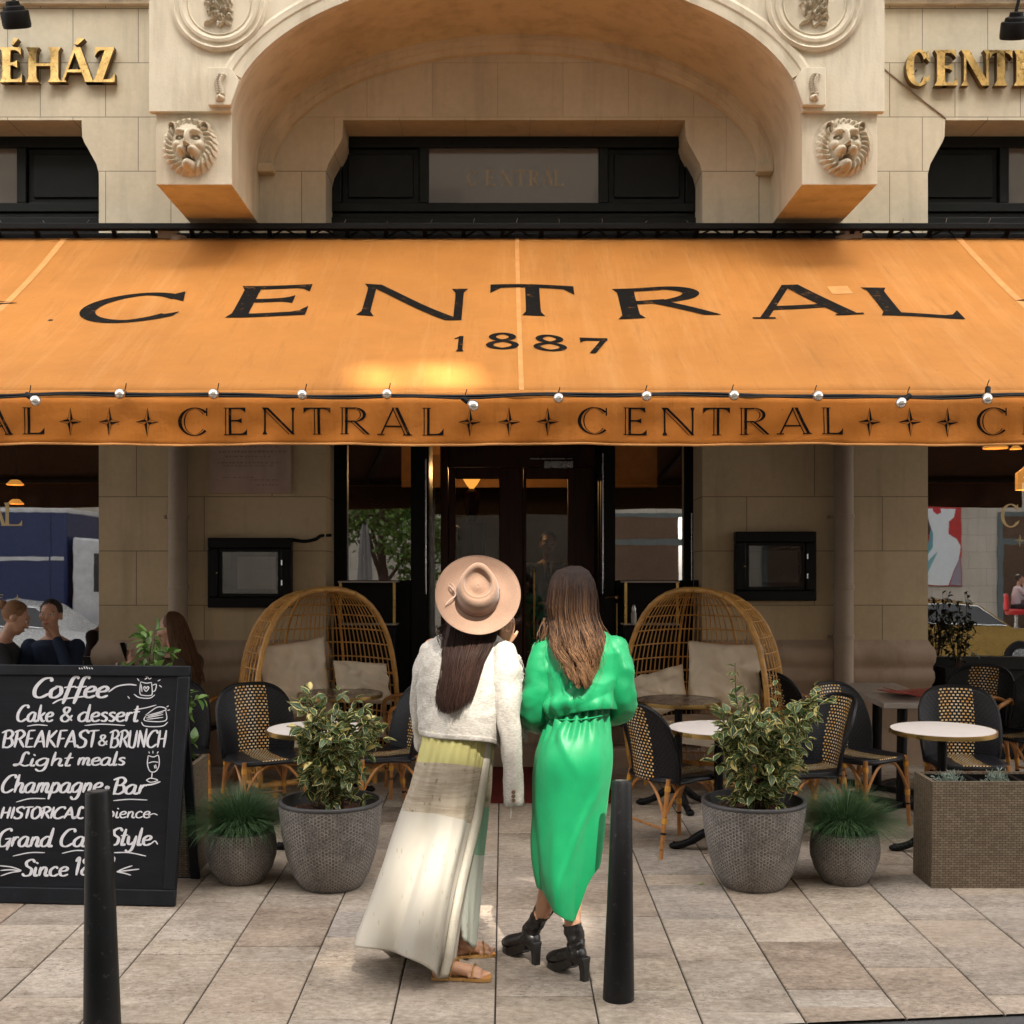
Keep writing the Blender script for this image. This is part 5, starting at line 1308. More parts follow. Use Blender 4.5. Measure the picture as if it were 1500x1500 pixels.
M['treeleaf'] = leafmat('street_tree_leaf', (.06,.13,.02), (.16,.26,.05))
px_ = mirror(565, 0, -5.2, YS+.03).x; crown('leafy green street tree mirrored in the left sidelight', (px_-.2, -6.4, 0), 4.9, 1.7, 5200, 2)
t = thing('folded_parasol', 'folded grey parasol across the street, mirrored in the left sidelight', 'parasol', (mirror(534, 0, -4.8, YS+.03).x, -4.8, 0)); mb = MB()
rows = []
for z, r_ in ((.85,.19),(1.1,.17),(1.7,.13),(2.3,.10),(2.75,.06),(3.0,.02)): rows.append([Vector(((r_+.035*math.cos(8*R(10*k)))*math.cos(R(10*k)), (r_+.035*math.cos(8*R(10*k)))*math.sin(R(10*k)), z)) for k in range(36)])
mb.loft(rows); mb.build('canopy', fabric('grey_parasol_cloth', (.22,.21,.20), .9), t, smooth=180); mb = MB(); mb.tube([(0,0,0),(0,0,3.05)], .025); mb.lathe([(.0005,0),(.28,0),(.28,.06),(.0005,.07)], 20); mb.build('pole', M['iron'], t)
# ---------------------------------------------------------------- people
def skin(name, col):
    m, nt, b = nodes(name); co = tco(nt)
    c = ramp(nt, noise_(nt, co, 18, 5), [(.3, tuple(x*.86 for x in col)), (.7, tuple(min(1, x*1.1) for x in col))])
    L(nt, c, b.inputs['Base Color']); b.inputs['Roughness'].default_value = .45
    b.inputs['Subsurface Weight'].default_value = .12; b.inputs['Subsurface Radius'].default_value = (.01, .004, .002); b.inputs['Subsurface Scale'].default_value = .5
    bump_(nt, b, noise_(nt, co, 220, 3), .12, .002); return m
def hairmat(name, roots, ends, z0, z1):
    m, nt, b = nodes(name); co = tco(nt); sp = N(nt, 'ShaderNodeSeparateXYZ'); L(nt, co, sp.inputs[0])
    g = N(nt, 'ShaderNodeNewGeometry')
    f = math_(nt, 'ADD', math_(nt, 'MULTIPLY', math_(nt, 'SUBTRACT', sp.outputs[2], z1), 1/(z0-z1)), math_(nt, 'MULTIPLY', math_(nt, 'SUBTRACT', g.outputs['Random Per Island'], .5), .9))
    c = ramp(nt, f, [(.05, roots), (.95, ends)])
    L(nt, c, b.inputs['Base Color']); b.inputs['Roughness'].default_value = .55; b.inputs['Specular IOR Level'].default_value = .2
    return m
def head_shapes(mb, C, F, U, s=1.0, female=True):
    """skull, jaw, nose, ears, lips at C; F facing, U up"""
    F = F.normalized(); U = (U-F*U.dot(F)).normalized(); X = F.cross(U)
    Q = Matrix((X, F, U)).transposed()
    def e(x, y, z, rx, ry, rz): mb.ball(C+Q @ Vector((x*s, y*s, z*s)), (rx*s, ry*s, rz*s), 18, 12, Q)
    e(0, -.012, .03, .074, .094, .088); e(0, .03, .0, .066, .066, .085); e(0, .045, -.055, .052, .052, .055); e(0, .068, -.085, .026, .026, .025)
    e(0, .088, .035, .045, .018, .022); e(0, .10, -.005, .011, .017, .028); e(0, .112, -.022, .015, .014, .012)
    for q in (-1, 1):
        e(.077*q, -.01, -.005, .011, .022, .034); e(.04*q, .078, -.015, .024, .02, .02)
        e(.0*q, .095, -.052, .024, .012, .007); e(0, .093, -.063, .022, .012, .009)
    return Q
def face_parts(C, Q, par, inv, s=1.0, brow=(.05,.03,.02), lip=(.35,.12,.09)):
    wm = M['eyewhite']; 
    for q in (-1, 1):
        c = C+Q @ Vector((.031*q*s, .083*s, .012*s))
        mb = MB(); mb.ball(c, .0125*s, 12, 8); o = mb.shift(inv).build('eye', wm, par)
        mb = MB(); mb.ball(c+Q @ Vector((0, .0085*s, 0)), .0062*s, 10, 6); mb.shift(inv).build('iris', M['iris'], o)
        mb = MB(); mb.tube([C+Q @ Vector(((.014+.012*k)*q*s, (.098-.004*k-.002*k*k*.5)*s, (.030+.006*math.sin(k*1.05))*s)) for k in range(4)], .0035*s, 5); mb.shift(inv).build('eyebrow', mat('eyebrow_hair', brow, .8), par)
    mb = MB(); mb.ball(C+Q @ Vector((0, .1035*s, -.0575*s)), (.02*s, .006*s, .0075*s), 12, 6, Q); mb.shift(inv).build('lips', mat('lip_skin', lip, .4), par)
M['eyewhite'] = mat('eye_white', (.65,.62,.58), .2, bump=0); M['iris'] = mat('eye_iris', (.03,.018,.01), .15, bump=0)
def hand(mb, w, d, n, side=1, curl=25, spread=4, s=1.0):
    """palm at wrist w, fingers along d, n = back of hand normal, side = thumb side sign"""
    d = d.normalized(); n = (n-d*n.dot(d)).normalized(); x = d.cross(n)*side
    mb.tube([w, w+d*.045*s, w+d*.085*s], [.024*s, .038*s, .036*s], 10, flat=.42, up=n)
    for k, (off, ln) in enumerate(((-.033,.058),(-.011,.074),(.011,.08),(.033,.072))):
        p = w+d*.088*s+x*off*s; dd = (d+x*math.tan(R(spread))*(off/.022)).normalized(); pts = [p-dd*.03*s, p]; a = R(curl*.4)
        for f in (.45, .32, .23):
            v = dd*math.cos(a)-n*math.sin(a); p = p+v*ln*f*s; pts.append(p); a += R(curl)
        mb.tube(pts, [.0095*s, .009*s, .0085*s, .0078*s, .006*s], 8)
    p = w+d*.03*s+x*.03*s; dd = (d*.75+x*.66).normalized()
    mb.tube([w+d*.012*s+x*.01*s, p, p+dd*.035*s-n*.008*s, p+dd*.058*s-n*.02*s], [.015*s, .013*s, .0105*s, .008*s], 8)
def limb(mb, pts, rs, n=12): 
    mb.tube(pts, rs, n); mb.ball(pts[0], rs[0], 12, 8); mb.ball(pts[-1], rs[-1], 12, 8)
def voxel(o, size, it=3, f=.5):
    r = o.modifiers.new('remesh', 'REMESH'); r.mode = 'VOXEL'; r.voxel_size = size; r.use_smooth_shade = True
    s = o.modifiers.new('smooth', 'SMOOTH'); s.factor = f; s.iterations = it
    return bake(o)
def drape(mb, Lc, Rc, ytop, hem, depth, Y0, dyc=lambda y: 0.0, shear=0.0, fold=lambda t, v, y: 0.0, nu=96, nv=60, a0=0, a1=360, off=0.0):
    """garment tube from silhouette contours in photo pixels: t=angle (90 deg = far side, 270 = near side)"""
    rows = []
    W_ = [-24, -18, -12, -6, 0, 6, 12, 18, 24]
    sm = lambda f, y: sum(f(y+w) for w in W_)/9
    y0_ = ytop(0); lim = lambda f: (lambda y: sm(f, y) if y-y0_ > 26 else lerp(f(y), sm(f, y), max(0, (y-y0_)/26)))
    fL, fR, fD, fY = lim(lambda y: interp(Lc, y)), lim(lambda y: interp(Rc, y)), lim(depth), lim(dyc)
    for j in range(nv+1):
        v = j/nv; ring = []
        for i in range(nu if a1-a0 == 360 else nu+1):
            t = R(lerp(a0, a1, i/nu)); c, s = math.cos(t), math.sin(t)
            y = lerp(ytop(t), hem(t), v)
            xl, xr = fL(y), fR(y); hw = (xr-xl)/2
            q = fold(t, v, y)+off; k = Y0/FPX
            x = (xl+xr)/2+(hw+q/k)*c
            ring.append(P(x, y, Y0+fY(y)+(fD(y)+q)*s-shear*hw*k*c))
        rows.append(ring)
    mb.loft(rows, False, False, closed=(a1-a0 == 360))
def strands(mb, n, fn, steps=14, r=.0035, seed=1, taper=.35):
    rs = random.Random(seed)
    for i in range(n):
        pts = fn(rs, steps); m = len(pts); rr = r*rs.uniform(.6, 1.3)
        mb.tube(pts, [rr*(1 if k < m*.6 else lerp(1, taper, (k-m*.6)/(m*.4))) for k in range(m)], 4, caps=False, flat=.6)

# ================= woman with the hat
YA = 5.44
gA = G(668, 1425.5)
WA = tag(thing('person', 'woman in wide felt hat, white cropped jacket and long cream skirt, seen from behind', 'woman', gA))
IA = WA.matrix_world.inverted()
def A(px, py, dy=0.0): return P(px, py, YA+dy)
SK = skin('tan_skin', (.50, .27, .165))
fA = Vector((.5, .86, 0)).normalized()
hatax = Vector((.03, -.93, .36)).normalized()
mb = MB()
pel = A(672, 1110)
mb.tube([pel-Vector((0,0,.10)), pel, A(674, 1065), A(680, 1000), A(685, 955), A(690, 938)], [.10, .115, .10, .12, .12, .055], 18, flat=.62, up=fA)
hc = A(697, 884, .015)
mb.tube([A(689, 948), A(692, 925, .01), hc], [.055, .05, .05], 12)
QA = head_shapes(mb, hc, Vector((.12, .36, .93)), hatax)
# near foot and far foot, both pointing right
def foot(mb, heel, toe, ankle, kn):
    d = (toe-heel); d.z = 0; ln = d.length; d.normalize(); sd = Vector((d.y, -d.x, 0)); z = Vector((0,0,1))
    mb.tube([heel+d*.0+z*.032, heel+d*.05+z*.045, heel+d*ln*.45+z*.045, heel+d*ln*.72+z*.03, heel+d*ln*.86+z*.021], [.028, .034, .034, .034, .030], 14, flat=.8, up=z)
    mb.ball(heel+d*.02+z*.03, .032); limb(mb, [ankle, heel+d*.055+z*.05], [.036, .04])
    for k in range(5):
        o = (-.033+.0165*k)
        b = heel+d*ln*(.84-.02*k)+sd*o+z*.02; mb.tube([b-d*.03, b, b+d*(.036-.004*k)-z*.006], [.012, .0115-.0008*k, .009], 8); mb.ball(b+d*(.036-.004*k)-z*.006, .009)
    limb(mb, [kn, ankle], [.055, .037])
n1, t1 = G(636, 1433), G(716, 1435); n2, t2 = G(668, 1402), G(722, 1398)
foot(mb, n1, t1, A(650, 1400, -.06), A(652, 1290, -.03)); foot(mb, n2, t2, A(680, 1375, .16), A(684, 1270, .08))
limb(mb, [A(652, 1290, -.03), A(657, 1120)], [.055, .075]); limb(mb, [A(684, 1270, .08), A(682, 1120)], [.050, .065])
# arms: left hanging, right raised to the brim
limb(mb, [A(634, 950, .08), A(621, 1020, .10), A(620, 1060, .14)], [.045, .036, .034]); limb(mb, [A(620, 1060, .14), A(622, 1105, .20)], [.034, .026])
hand(mb, A(622, 1105, .20), Vector((.02,.05,-1)), Vector((-1,.2,0)), 1, 18)
limb(mb, [A(736, 955, -.02), A(752, 985, .18)], [.045, .038]); limb(mb, [A(752, 985, .18), A(739, 948, -.02)], [.038, .025])
hand(mb, A(740, 946, -.03), Vector((.12, -.28, 1.0)), Vector((.35, -.9, -.2)), 1, 26, 3, .82)
o = mb.shift(IA).build('body', SK, WA); voxel(o, .0048, 3, .5)
face_parts(hc, QA, o, IA)
mb = MB(); rs = random.Random(3)
hd = Vector((.17, -.25, 1.0)).normalized()
# jacket: boxy cropped torso
lin = fabric('white_linen', (.50,.47,.425), .9, (70, 70, 190), .9, .10, .1, 22)
JL = [(926,664),(933,640),(945,626),(965,618),(985,614),(1010,612),(1040,613),(1065,616),(1090,617)]
JR = [(926,716),(934,732),(945,744),(960,750),(985,750),(1010,745),(1040,738),(1065,731),(1092,728)]
def jfold(t, v, y):
    r1 = 1-abs(nz(math.cos(t)*2.4+y*.012, y*.020, 5)); r2 = 1-abs(nz(math.cos(t)*5-y*.02, y*.035, 9))
    return .012*nz(math.cos(t)*2.2, math.sin(t)*2.2, y*.016)+.007*(r1**5-.3)+.003*(r2**5-.3)
mb = MB()
drape(mb, JL, JR, lambda t: 926+4*math.cos(t)**2, lambda t: 1082+9*math.cos(t)+3*math.sin(t*2), lambda y: interp([(926,.045),(935,.085),(950,.125),(990,.15),(1040,.145),(1092,.15)], y), YA, shear=.25, fold=jfold)
jk = mb.shift(IA).build('jacket', lin, WA, smooth=180, solid=.006)
mb = MB()
drape(mb, JL, JR, lambda t: 1076+9*math.cos(t)+3*math.sin(t*2), lambda t: 1084+9*math.cos(t)+3*math.sin(t*2), lambda y: .153, YA, shear=.25, fold=jfold, nv=3, off=.004)
mb.shift(IA).build('hem_band', lin, jk, smooth=180, solid=.004)
def sleeve(mb, path, rr, n=30, m=40, seed=0, flat=1.0, wr=.008):
    path = catmull(path, max(2, m//(len(path)-1))); k = len(path)
    xs = [i/(k-1) for i in range(k)]; base = [interp([(i/(len(rr)-1), r) for i, r in enumerate(rr)], x) for x in xs]
    prev = None; rows = []
    for i, p in enumerate(path):
        t = (path[min(i+1,k-1)]-path[max(i-1,0)]).normalized()
        x = (t.cross(Vector((0,1,0))) if prev is None else prev-t*prev.dot(t)).normalized(); prev = x; y = t.cross(x); ring = []
        for j in range(n):
            a = 2*math.pi*j/n
            q = wr*nz(math.cos(a)*1.6+seed, math.sin(a)*1.6, xs[i]*7+seed)+wr*.7*math.sin(xs[i]*34+math.cos(a)*2.2+seed)*max(0, nz(seed, xs[i]*4, math.sin(a)*1.2)+.15)+wr*.55*((1-abs(nz(math.cos(a)*2+xs[i]*3, math.sin(a)*2+seed, xs[i]*9)))**5-.3)
            ring.append(p+(x*math.cos(a)+y*math.sin(a)*flat)*(base[i]+q))
        rows.append(ring)
    mb.loft(rows, False, False)
mb = MB(); sleeve(mb, [A(727,945,-.05), A(737,960,-.09), A(741,1000,-.10), A(744,1050,-.11), A(750,1110,-.11), A(752,1179,-.10)], [.02,.058,.072,.064,.050,.043,.043], seed=2)
slv = mb.shift(IA).build('sleeve', lin, jk, smooth=180, solid=.005)
btn = mat('horn_button', (.12,.07,.035), .3)
for k in range(3):
    mb = MB(); c = A(752, 1160+6.2*k, -.148); mb.lathe([(.0004,.004),(.006,.005),(.0085,.003),(.0085,0),(.0004,-.001)], 14, c, Matrix.Rotation(R(90), 3, 'X')); mb.shift(IA).build('button', btn, slv)
mb = MB()
for k in range(5): mb.tube([A(747+k*.7, 1178, -.13), A(748+k*.5, 1186, -.13), A(747.6+k*.3, 1196+3*(k%2), -.13)], .0012, 4)
mb.shift(IA).build('loose_thread', lin, slv)
mb = MB(); sleeve(mb, [A(648,943,.05), A(634,953,.06), A(623,985,.07), A(617,1030,.09), A(618,1068,.13), A(621,1096,.17)], [.02,.05,.056,.047,.04,.037], seed=9)
mb.shift(IA).build('sleeve', lin, jk, smooth=180, solid=.005)
# fringed front edge and scarf showing past the right side
mb = MB(); fr = [(748,953),(762,962),(765,1000),(766,1040),(769,1080)]
mb.grid(lambda u, v: A(lerp(interp([(p[1],p[0]) for p in fr], lerp(955,1081,v))-14, interp([(p[1],p[0]) for p in fr], lerp(955,1081,v))+1+2*math.sin(v*40), u), lerp(955,1081,v), .05+.02*math.sin(v*9+u*2)), 6, 30)
lap = mb.shift(IA).build('front_edge', lin, jk, smooth=180, solid=.006)
mb = MB(); rs = random.Random(4)
for k in range(46):
    v = rs.random(); y = lerp(958, 1078, v); x = interp([(p[1],p[0]) for p in fr], y)-1; ln = rs.uniform(5, 13)*(1.6 if y > 1045 or y < 985 else .8)
    mb.tube([A(x, y, .04), A(x+rs.uniform(1,5), y+ln*.5, .04), A(x+rs.uniform(2,7), y+ln, .045)], .0012, 4, caps=False)
mb.shift(IA).build('fringe', lin, lap)
# skirt: outer panel with coloured bands, inner mint panel
def skirt_mat(name, bands, dash=True):
    m, nt, b = nodes(name); uv = N(nt, 'ShaderNodeUVMap'); sp = N(nt, 'ShaderNodeSeparateXYZ'); L(nt, uv.outputs[0], sp.inputs[0]); co = tco(nt)
    vv = math_(nt, 'ADD', sp.outputs[1], math_(nt, 'MULTIPLY', math_(nt, 'SUBTRACT', noise_(nt, co, 5, 2), .5), .012))
    c = ramp(nt, vv, bands, True)
    if dash:
        isp = ramp(nt, vv, [(0, 0), (bands[1][0], 1), (bands[2][0], 0)], True)
        mp = N(nt, 'ShaderNodeMapping', Scale=(1.6, 1, 18)); L(nt, co, mp.inputs[0])
        pr = ramp(nt, noise_(nt, mp.outputs[0], 3.0, 6, .75), [(.45, 0.0), (.62, .75)])
        c = mixc(nt, math_(nt, 'MULTIPLY', pr, isp), c, (.30,.24,.165))
        w = noise_(nt, co, 34, 4, .7)
        c = mixc(nt, math_(nt, 'MULTIPLY', ramp(nt, w, [(.60, 0.0), (.66, .8)]), isp), c, (.16,.125,.085))
        vo = N(nt, 'ShaderNodeTexVoronoi', Scale=22.0); 
        mp3 = N(nt, 'ShaderNodeMapping', Rotation=(0, R(-35), 0), Scale=(2.4, 1, .62)); L(nt, co, mp3.inputs[0]); L(nt, mp3.outputs[0], vo.inputs['Vector'])
        low = math_(nt, 'GREATER_THAN', vv, bands[2][0]+.12)
        c = mixc(nt, math_(nt, 'MULTIPLY', ramp(nt, vo.outputs['Distance'], [(.14, .55), (.19, 0.0)]), low), c, (.36,.30,.17))
    L(nt, c, b.inputs['Base Color']); b.inputs['Roughness'].default_value = .8; b.inputs['Specular IOR Level'].default_value = .25
    mpw = N(nt, 'ShaderNodeMapping', Scale=(300, 300, 300)); L(nt, co, mpw.inputs[0])
    bump_(nt, b, math_(nt, 'ADD', noise_(nt, mpw.outputs[0], 1, 2), math_(nt, 'MULTIPLY', noise_(nt, co, 11, 4), 1.5)), .3, .004)
    tl = N(nt, 'ShaderNodeBsdfTranslucent'); L(nt, c, tl.inputs[0]); mx = N(nt, 'ShaderNodeMixShader', Fac=.15)
    L(nt, b.outputs[0], mx.inputs[1]); L(nt, tl.outputs[0], mx.inputs[2]); L(nt, mx.outputs[0], nt.nodes['Material Output'].inputs[0])
    return m
SL_ = [(1070,622),(1090,620),(1123,609),(1160,597),(1199,586),(1250,568),(1298,551),(1340,534),(1376,520),(1440,500)]
SR_ = [(1070,716),(1095,713),(1150,707),(1201,701),(1250,689),(1298,678),(1350,668),(1397,661),(1440,656)]
def sfold(t, v, y):
    a = .012+.028*v
    return a*math.sin(5*t+1.2+1.5*nz(t, v*2, 1))*sstep(.05, .5, v)*(.5+.5*abs(math.sin(t)))+.007*nz(math.cos(t)*6, math.sin(t)*6, v*2.5)+.004*math.sin(26*t+3*nz(v*3, t, 2))*(1-sstep(.05, .28, v))
mb = MB()
drape(mb, SL_, SR_, lambda t: 1070, lambda t: 1404+27*math.cos(t)-5*math.sin(t*3), lambda y: interp([(1070,.125),(1110,.15),(1200,.17),(1300,.20),(1430,.235)], y), YA, fold=sfold, nu=140, nv=90, shear=.12)
sk = mb.shift(IA).build('skirt', skirt_mat('banded_skirt_cloth', [(0, (.56,.52,.215)), (.147, (.47,.40,.31)), (.372, (.52,.485,.42)), (1, (.5,.475,.42))]), WA, smooth=180, solid=.003)
# open edge: pale facing turned back along the slit
mb = MB(); fe = [(1078,716),(1120,712),(1201,700),(1298,677),(1350,667),(1400,659),(1431,652)]
mb.grid(lambda u, v: (lambda y: A(interp(fe, y)-8+13*u, y, -.058-.075*v-.02*math.sin(u*3.14)+.035*u))(lerp(1078, 1431, v)), 6, 50)
mb.shift(IA).build('skirt_facing', fabric('facing_linen', (.58,.545,.46), .85, wstr=.5), sk, smooth=180, solid=.004)
IL = [(1080,655),(1200,660),(1300,668),(1366,674),(1400,680)]; IR = [(1080,722),(1093,723),(1181,716),(1232,709),(1323,700),(1381,694),(1400,692)]
mb = MB()
drape(mb, IL, IR, lambda t: 1080, lambda t: 1378+9*math.cos(t)-4*math.sin(t), lambda y: interp([(1080,.11),(1250,.10),(1400,.07)], y), YA, dyc=lambda y: interp([(1080,.03),(1250,.10),(1400,.15)], y), fold=lambda t, v, y: .010*math.sin(6*t+2*v)*v+.004*nz(t*3, v*6, 0), nu=80, nv=50)
mb.shift(IA).build('skirt_lining_panel', skirt_mat('mint_panel_cloth', [(0, (.50,.46,.21)), (.10, (.42,.36,.27)), (.33, (.20,.38,.26)), (.56, (.50,.53,.47))], True), sk, smooth=180, solid=.003)
# hair: long straight dark
ha = hairmat('dark_brown_hair', (.016, .008, .006), (.050, .024, .017), 1.1, 1.85)
HL = [(905,655),(925,649),(945,646),(966,645),(1000,641),(1025,638),(1045,640)]
HR = [(905,728),(925,728),(935,727),(966,711),(1000,700),(1025,692),(1045,682)]
def hs_(rs, st):
    s = rs.uniform(-1, 1); lay = rs.uniform(0, 1)**.7; ye = rs.uniform(1022, 1046)-10*abs(s)**2+ (4 if s < 0 else -6)*abs(s); y0 = 900; ph = rs.uniform(0, 6); pts = []
    for k in range(st+1):
        y = lerp(y0, ye, k/st); xl, xr = interp(HL, y), interp(HR, y); q = max(-1, min(1, s+.05*math.sin(k*.4+ph)*k/st))
        d = -interp([(900,.075),(930,.10),(960,.165),(1000,.185),(1045,.19)], y)*(1-.35*q*q)+.05*lay-.02+ .04*q*(-1)
        pts.append(A((xl+xr)/2+(xr-xl)/2*q+.8*math.sin(k*.9+ph), y, d))
    return pts
mb = MB(); strands(mb, 1900, hs_, 14, .0019, 5)
def wisp(rs, st):
    ph = rs.uniform(0, 6); x0 = rs.uniform(648, 656); return [A(x0-9*math.sin(math.pi*k/st*1.1)-rs.uniform(0,.6), lerp(915, 948+14*math.sin(ph), k/st), -.09-.03*k/st) for k in range(st+1)]
strands(mb, 18, wisp, 10, .0016, 8)
strands(mb, 110, lambda rs, st: (lambda p, e: [q+e*(k/st)**1.5 for k, q in enumerate(p)])(hs_(rs, st), Vector((rs.uniform(-.03,.03), rs.uniform(-.02,0), rs.uniform(-.03,.02)))), 14, .0009, 19)
strands(mb, 10, lambda rs, st: [A(lerp(746, rs.uniform(756,768), k/st), lerp(918, rs.uniform(900, 915), (k/st)), .03) for k in range(st+1)], 5, .0008, 9)
hb = MB()
hb.grid(lambda u, v: (lambda y: A(lerp(interp(HL, y)+4, interp(HR, y)-4, u), y, -interp([(900,.06),(930,.085),(960,.145),(1000,.165),(1045,.17)], y)*(1-.3*(2*u-1)**2)))(lerp(900, 1024, v)), 16, 20)
mb.add(hb.v, hb.f)
mb.ball(hc+Vector((0,-.01,-.0)), (.088,.085,.095), 20, 12)
mb.shift(IA).build('hair', ha, WA, smooth=180)
# hat: brim, crown with teardrop dent, band, bow
felt = fabric('taupe_felt', (.30,.188,.130), .95, (260,260,260), .3, .09, .3, 11)
z = hatax; xh = Vector((1,0,0)); xh = (xh-z*xh.dot(z)).normalized(); yh = z.cross(xh)          # yh points up in the picture
HQ = Matrix((xh, yh, z)).transposed(); hcen = A(700, 873.5, -.115)
hat = MB(); rows = []
def brimz(r, a): return .012*((r-.095)/.085)**2+.014*sstep(.12, .178, r)*(.4+.6*abs(math.cos(a)))+.003*math.sin(3*a+1)
for r in (.086, .10, .12, .14, .158, .170, .1765, .1790, .1785):
    rows.append([hcen+HQ @ Vector((r*math.cos(R(5*k)), r*math.sin(R(5*k))*.99, brimz(r, R(5*k))+(.004 if r == .1785 else 0))) for k in range(72)])
hat.loft(rows, False, False)
def crown_r(a, t):   # teardrop plan at the top: pointed towards the front (up)
    base = .089; top = .068*(1+.14*math.sin(a)+.20*max(0, math.sin(a))**8)
    return lerp(base, top, t)
rows = []
for t in (0, .08, .2, .35, .5, .65, .78, .88, .95, 1.0):
    zz = .002+.115*math.sin(t*math.pi/2)**.9 if t < 1 else .117
    q = t**2.2
    rows.append([hcen+HQ @ Vector((crown_r(R(5*k), q)*math.cos(R(5*k)), crown_r(R(5*k), q)*math.sin(R(5*k))+.010*q, zz+.012*q*math.sin(R(5*k)))) for k in range(72)])
for f, dz in ((.94, .004), (.88, .001), (.82, -.012), (.76, -.027), (.66, -.034), (.45, -.030), (.25, -.024), (.10, -.021), (.02, -.0205)):
    ring = []
    for k in range(72):
        a = R(5*k); r = crown_r(a, 1)*f
        if f < .9: r *= 1-.10*max(0, math.sin(a+.5))
        ring.append(hcen+HQ @ Vector((r*math.cos(a), r*math.sin(a)+.010, .117+dz+.012*math.sin(a)*f)))
    rows.append(ring)
hat.loft(rows, False, False)
ht = hat.shift(IA).build('hat', felt, WA, smooth=180, solid=.003)
band = MB(); band.loft([[hcen+HQ @ Vector(((crown_r(R(5*k), t**2.2)+.0025)*math.cos(R(5*k)), (crown_r(R(5*k), t**2.2)+.0025)*math.sin(R(5*k))+.010*t**2.2, .002+.115*math.sin(t*math.pi/2)**.9)) for k in range(72)] for t in (.03, .08, .14)], False, False)
band.shift(IA).build('hat_band', fabric('hat_band_felt', (.33,.20,.155), .9), ht, smooth=180)
bow = MB(); bc = hcen+HQ @ Vector((-.092, -.005, .02))
for q in (((0,0,0),(-.004,.03,.012),(-.02,.05,.01),(-.03,.045,.006),(-.018,.03,.008),(-.002,.008,.004)), ((0,0,0),(-.02,-.02,.008),(-.035,-.034,.006),(-.042,-.044,.004)), ((0,0,0),(-.008,.02,.01),(-.014,.034,.006))):
    bow.tube(catmull([bc+HQ @ Vector(p) for p in q], 5), .004, 6, flat=.6)
bow.ball(bc, .007); bow.shift(IA).build('hat_bow', fabric('bow_cord', (.50,.36,.28), .9), ht)
# gold sandals
gs_ = mat('gold_leather', (.62,.36,.13), .32, .75, bump=.1)
def sandal(heel, toe):
    d = toe-heel; d.z = 0; ln = d.length; d.normalize(); sd = Vector((d.y,-d.x,0)); zv = Vector((0,0,1)); mb = MB(); out = []
    for s, w in ((0,.022),(.1,.032),(.3,.031),(.5,.031),(.72,.041),(.88,.042),(1.0,.034)): out.append((s, w))
    poly = [heel+d*ln*(s*1.06-.02)+sd*w for s, w in out]+[heel+d*ln*(s*1.06-.02)-sd*w for s, w in out[::-1]]
    n = len(poly); mb.add([p+zv*.0 for p in poly]+[p+zv*.013 for p in poly], [tuple(range(n-1,-1,-1)), tuple(range(n,2*n))]+[(i,(i+1)%n,n+(i+1)%n,n+i) for i in range(n)])
    o = mb.shift(IA).build('sandal', gs_, WA, smooth=30)
    for s, hgt, wd, sk2 in ((.40,.082,.042,.16),(.74,.060,.044,.06)):
        mb = MB(); pts = [heel+d*(ln*s+sk2*ln*(k/8-.5))+sd*wd*math.cos(math.pi*k/8)+zv*(.012+(hgt-.012)*math.sin(math.pi*k/8)**.8) for k in range(9)]
        mb.tube(pts, .0065, 6, flat=.5); mb.shift(IA).build('strap', gs_, o)
sandal(n1+Vector((-.005,0,0)), t1); sandal(n2, t2)

# ================= woman in green
YB_ = 5.40
gB = G(815, 1430)
WB = tag(thing('person', 'woman in long green satin shirt dress and black heeled boots, seen from behind', 'woman', gB))
IB = WB.matrix_world.inverted()
def B(px, py, dy=0.0): return P(px, py, YB_+dy)
fB = Vector((-.15, .98, 0)).normalized()
mb = MB(); pel = B(842, 1095)
mb.tube([pel-Vector((0,0,.10)), pel, B(846, 1045), B(848, 990), B(848, 950), B(846, 932)], [.12, .145, .105, .125, .125, .05], 18, flat=.62, up=fB)
hcb = B(841, 882, .01)
mb.tube([B(846, 945), B(844, 915, 0), hcb-Vector((0,0,.03))], [.052, .046, .048], 12)
QB = head_shapes(mb, hcb, Vector((-.25, .95, .12)), Vector((0,0,1)))
h1, h2 = G(856, 1437), G(785, 1413)
an1, an2 = h1+Vector((-.030, .045, .135)), h2+Vector((-.020, .045, .135))
limb(mb, [B(858, 1110, .02), B(846, 1240, .05), B(840, 1300, .05), B(838, 1355, .0)], [.08, .052, .044, .034]); limb(mb, [B(822, 1110), B(812, 1240, .06), B(806, 1300, .10), B(796, 1335, .12)], [.085, .055, .050, .036])
limb(mb, [B(839, 1350, .0), an1], [.036, .03]); limb(mb, [B(796, 1330, .12), an2], [.036, .03])
for sg, sh, el, wr in ((-1, B(803, 950), B(789, 1038, .02), B(812, 1052, .20)), (1, B(893, 948), B(911, 1032, .02), B(890, 1050, .20))):
    limb(mb, [sh, el], [.045, .036]); limb(mb, [el, wr], [.036, .026]); hand(mb, wr, Vector((-.75*sg, .5, -.2)), Vector((0, .4, 1)), -sg, 25)
o = mb.shift(IB).build('body', SK, WB); voxel(o, .0055, 3, .5); face_parts(hcb, QB, o, IB)
m, nt, b = nodes('green_satin'); co = tco(nt)
c = ramp(nt, noise_(nt, co, 4, 4), [(.3, (.004,.205,.072)), (.7, (.006,.27,.098))]); L(nt, c, b.inputs['Base Color'])
b.inputs['Roughness'].default_value = .47; b.inputs['Specular IOR Level'].default_value = .38; b.inputs['Sheen Weight'].default_value = .15; b.inputs['Sheen Tint'].default_value = (.4, 1, .6, 1)
mp = N(nt, 'ShaderNodeMapping', Scale=(1, 1, .55)); L(nt, co, mp.inputs[0])
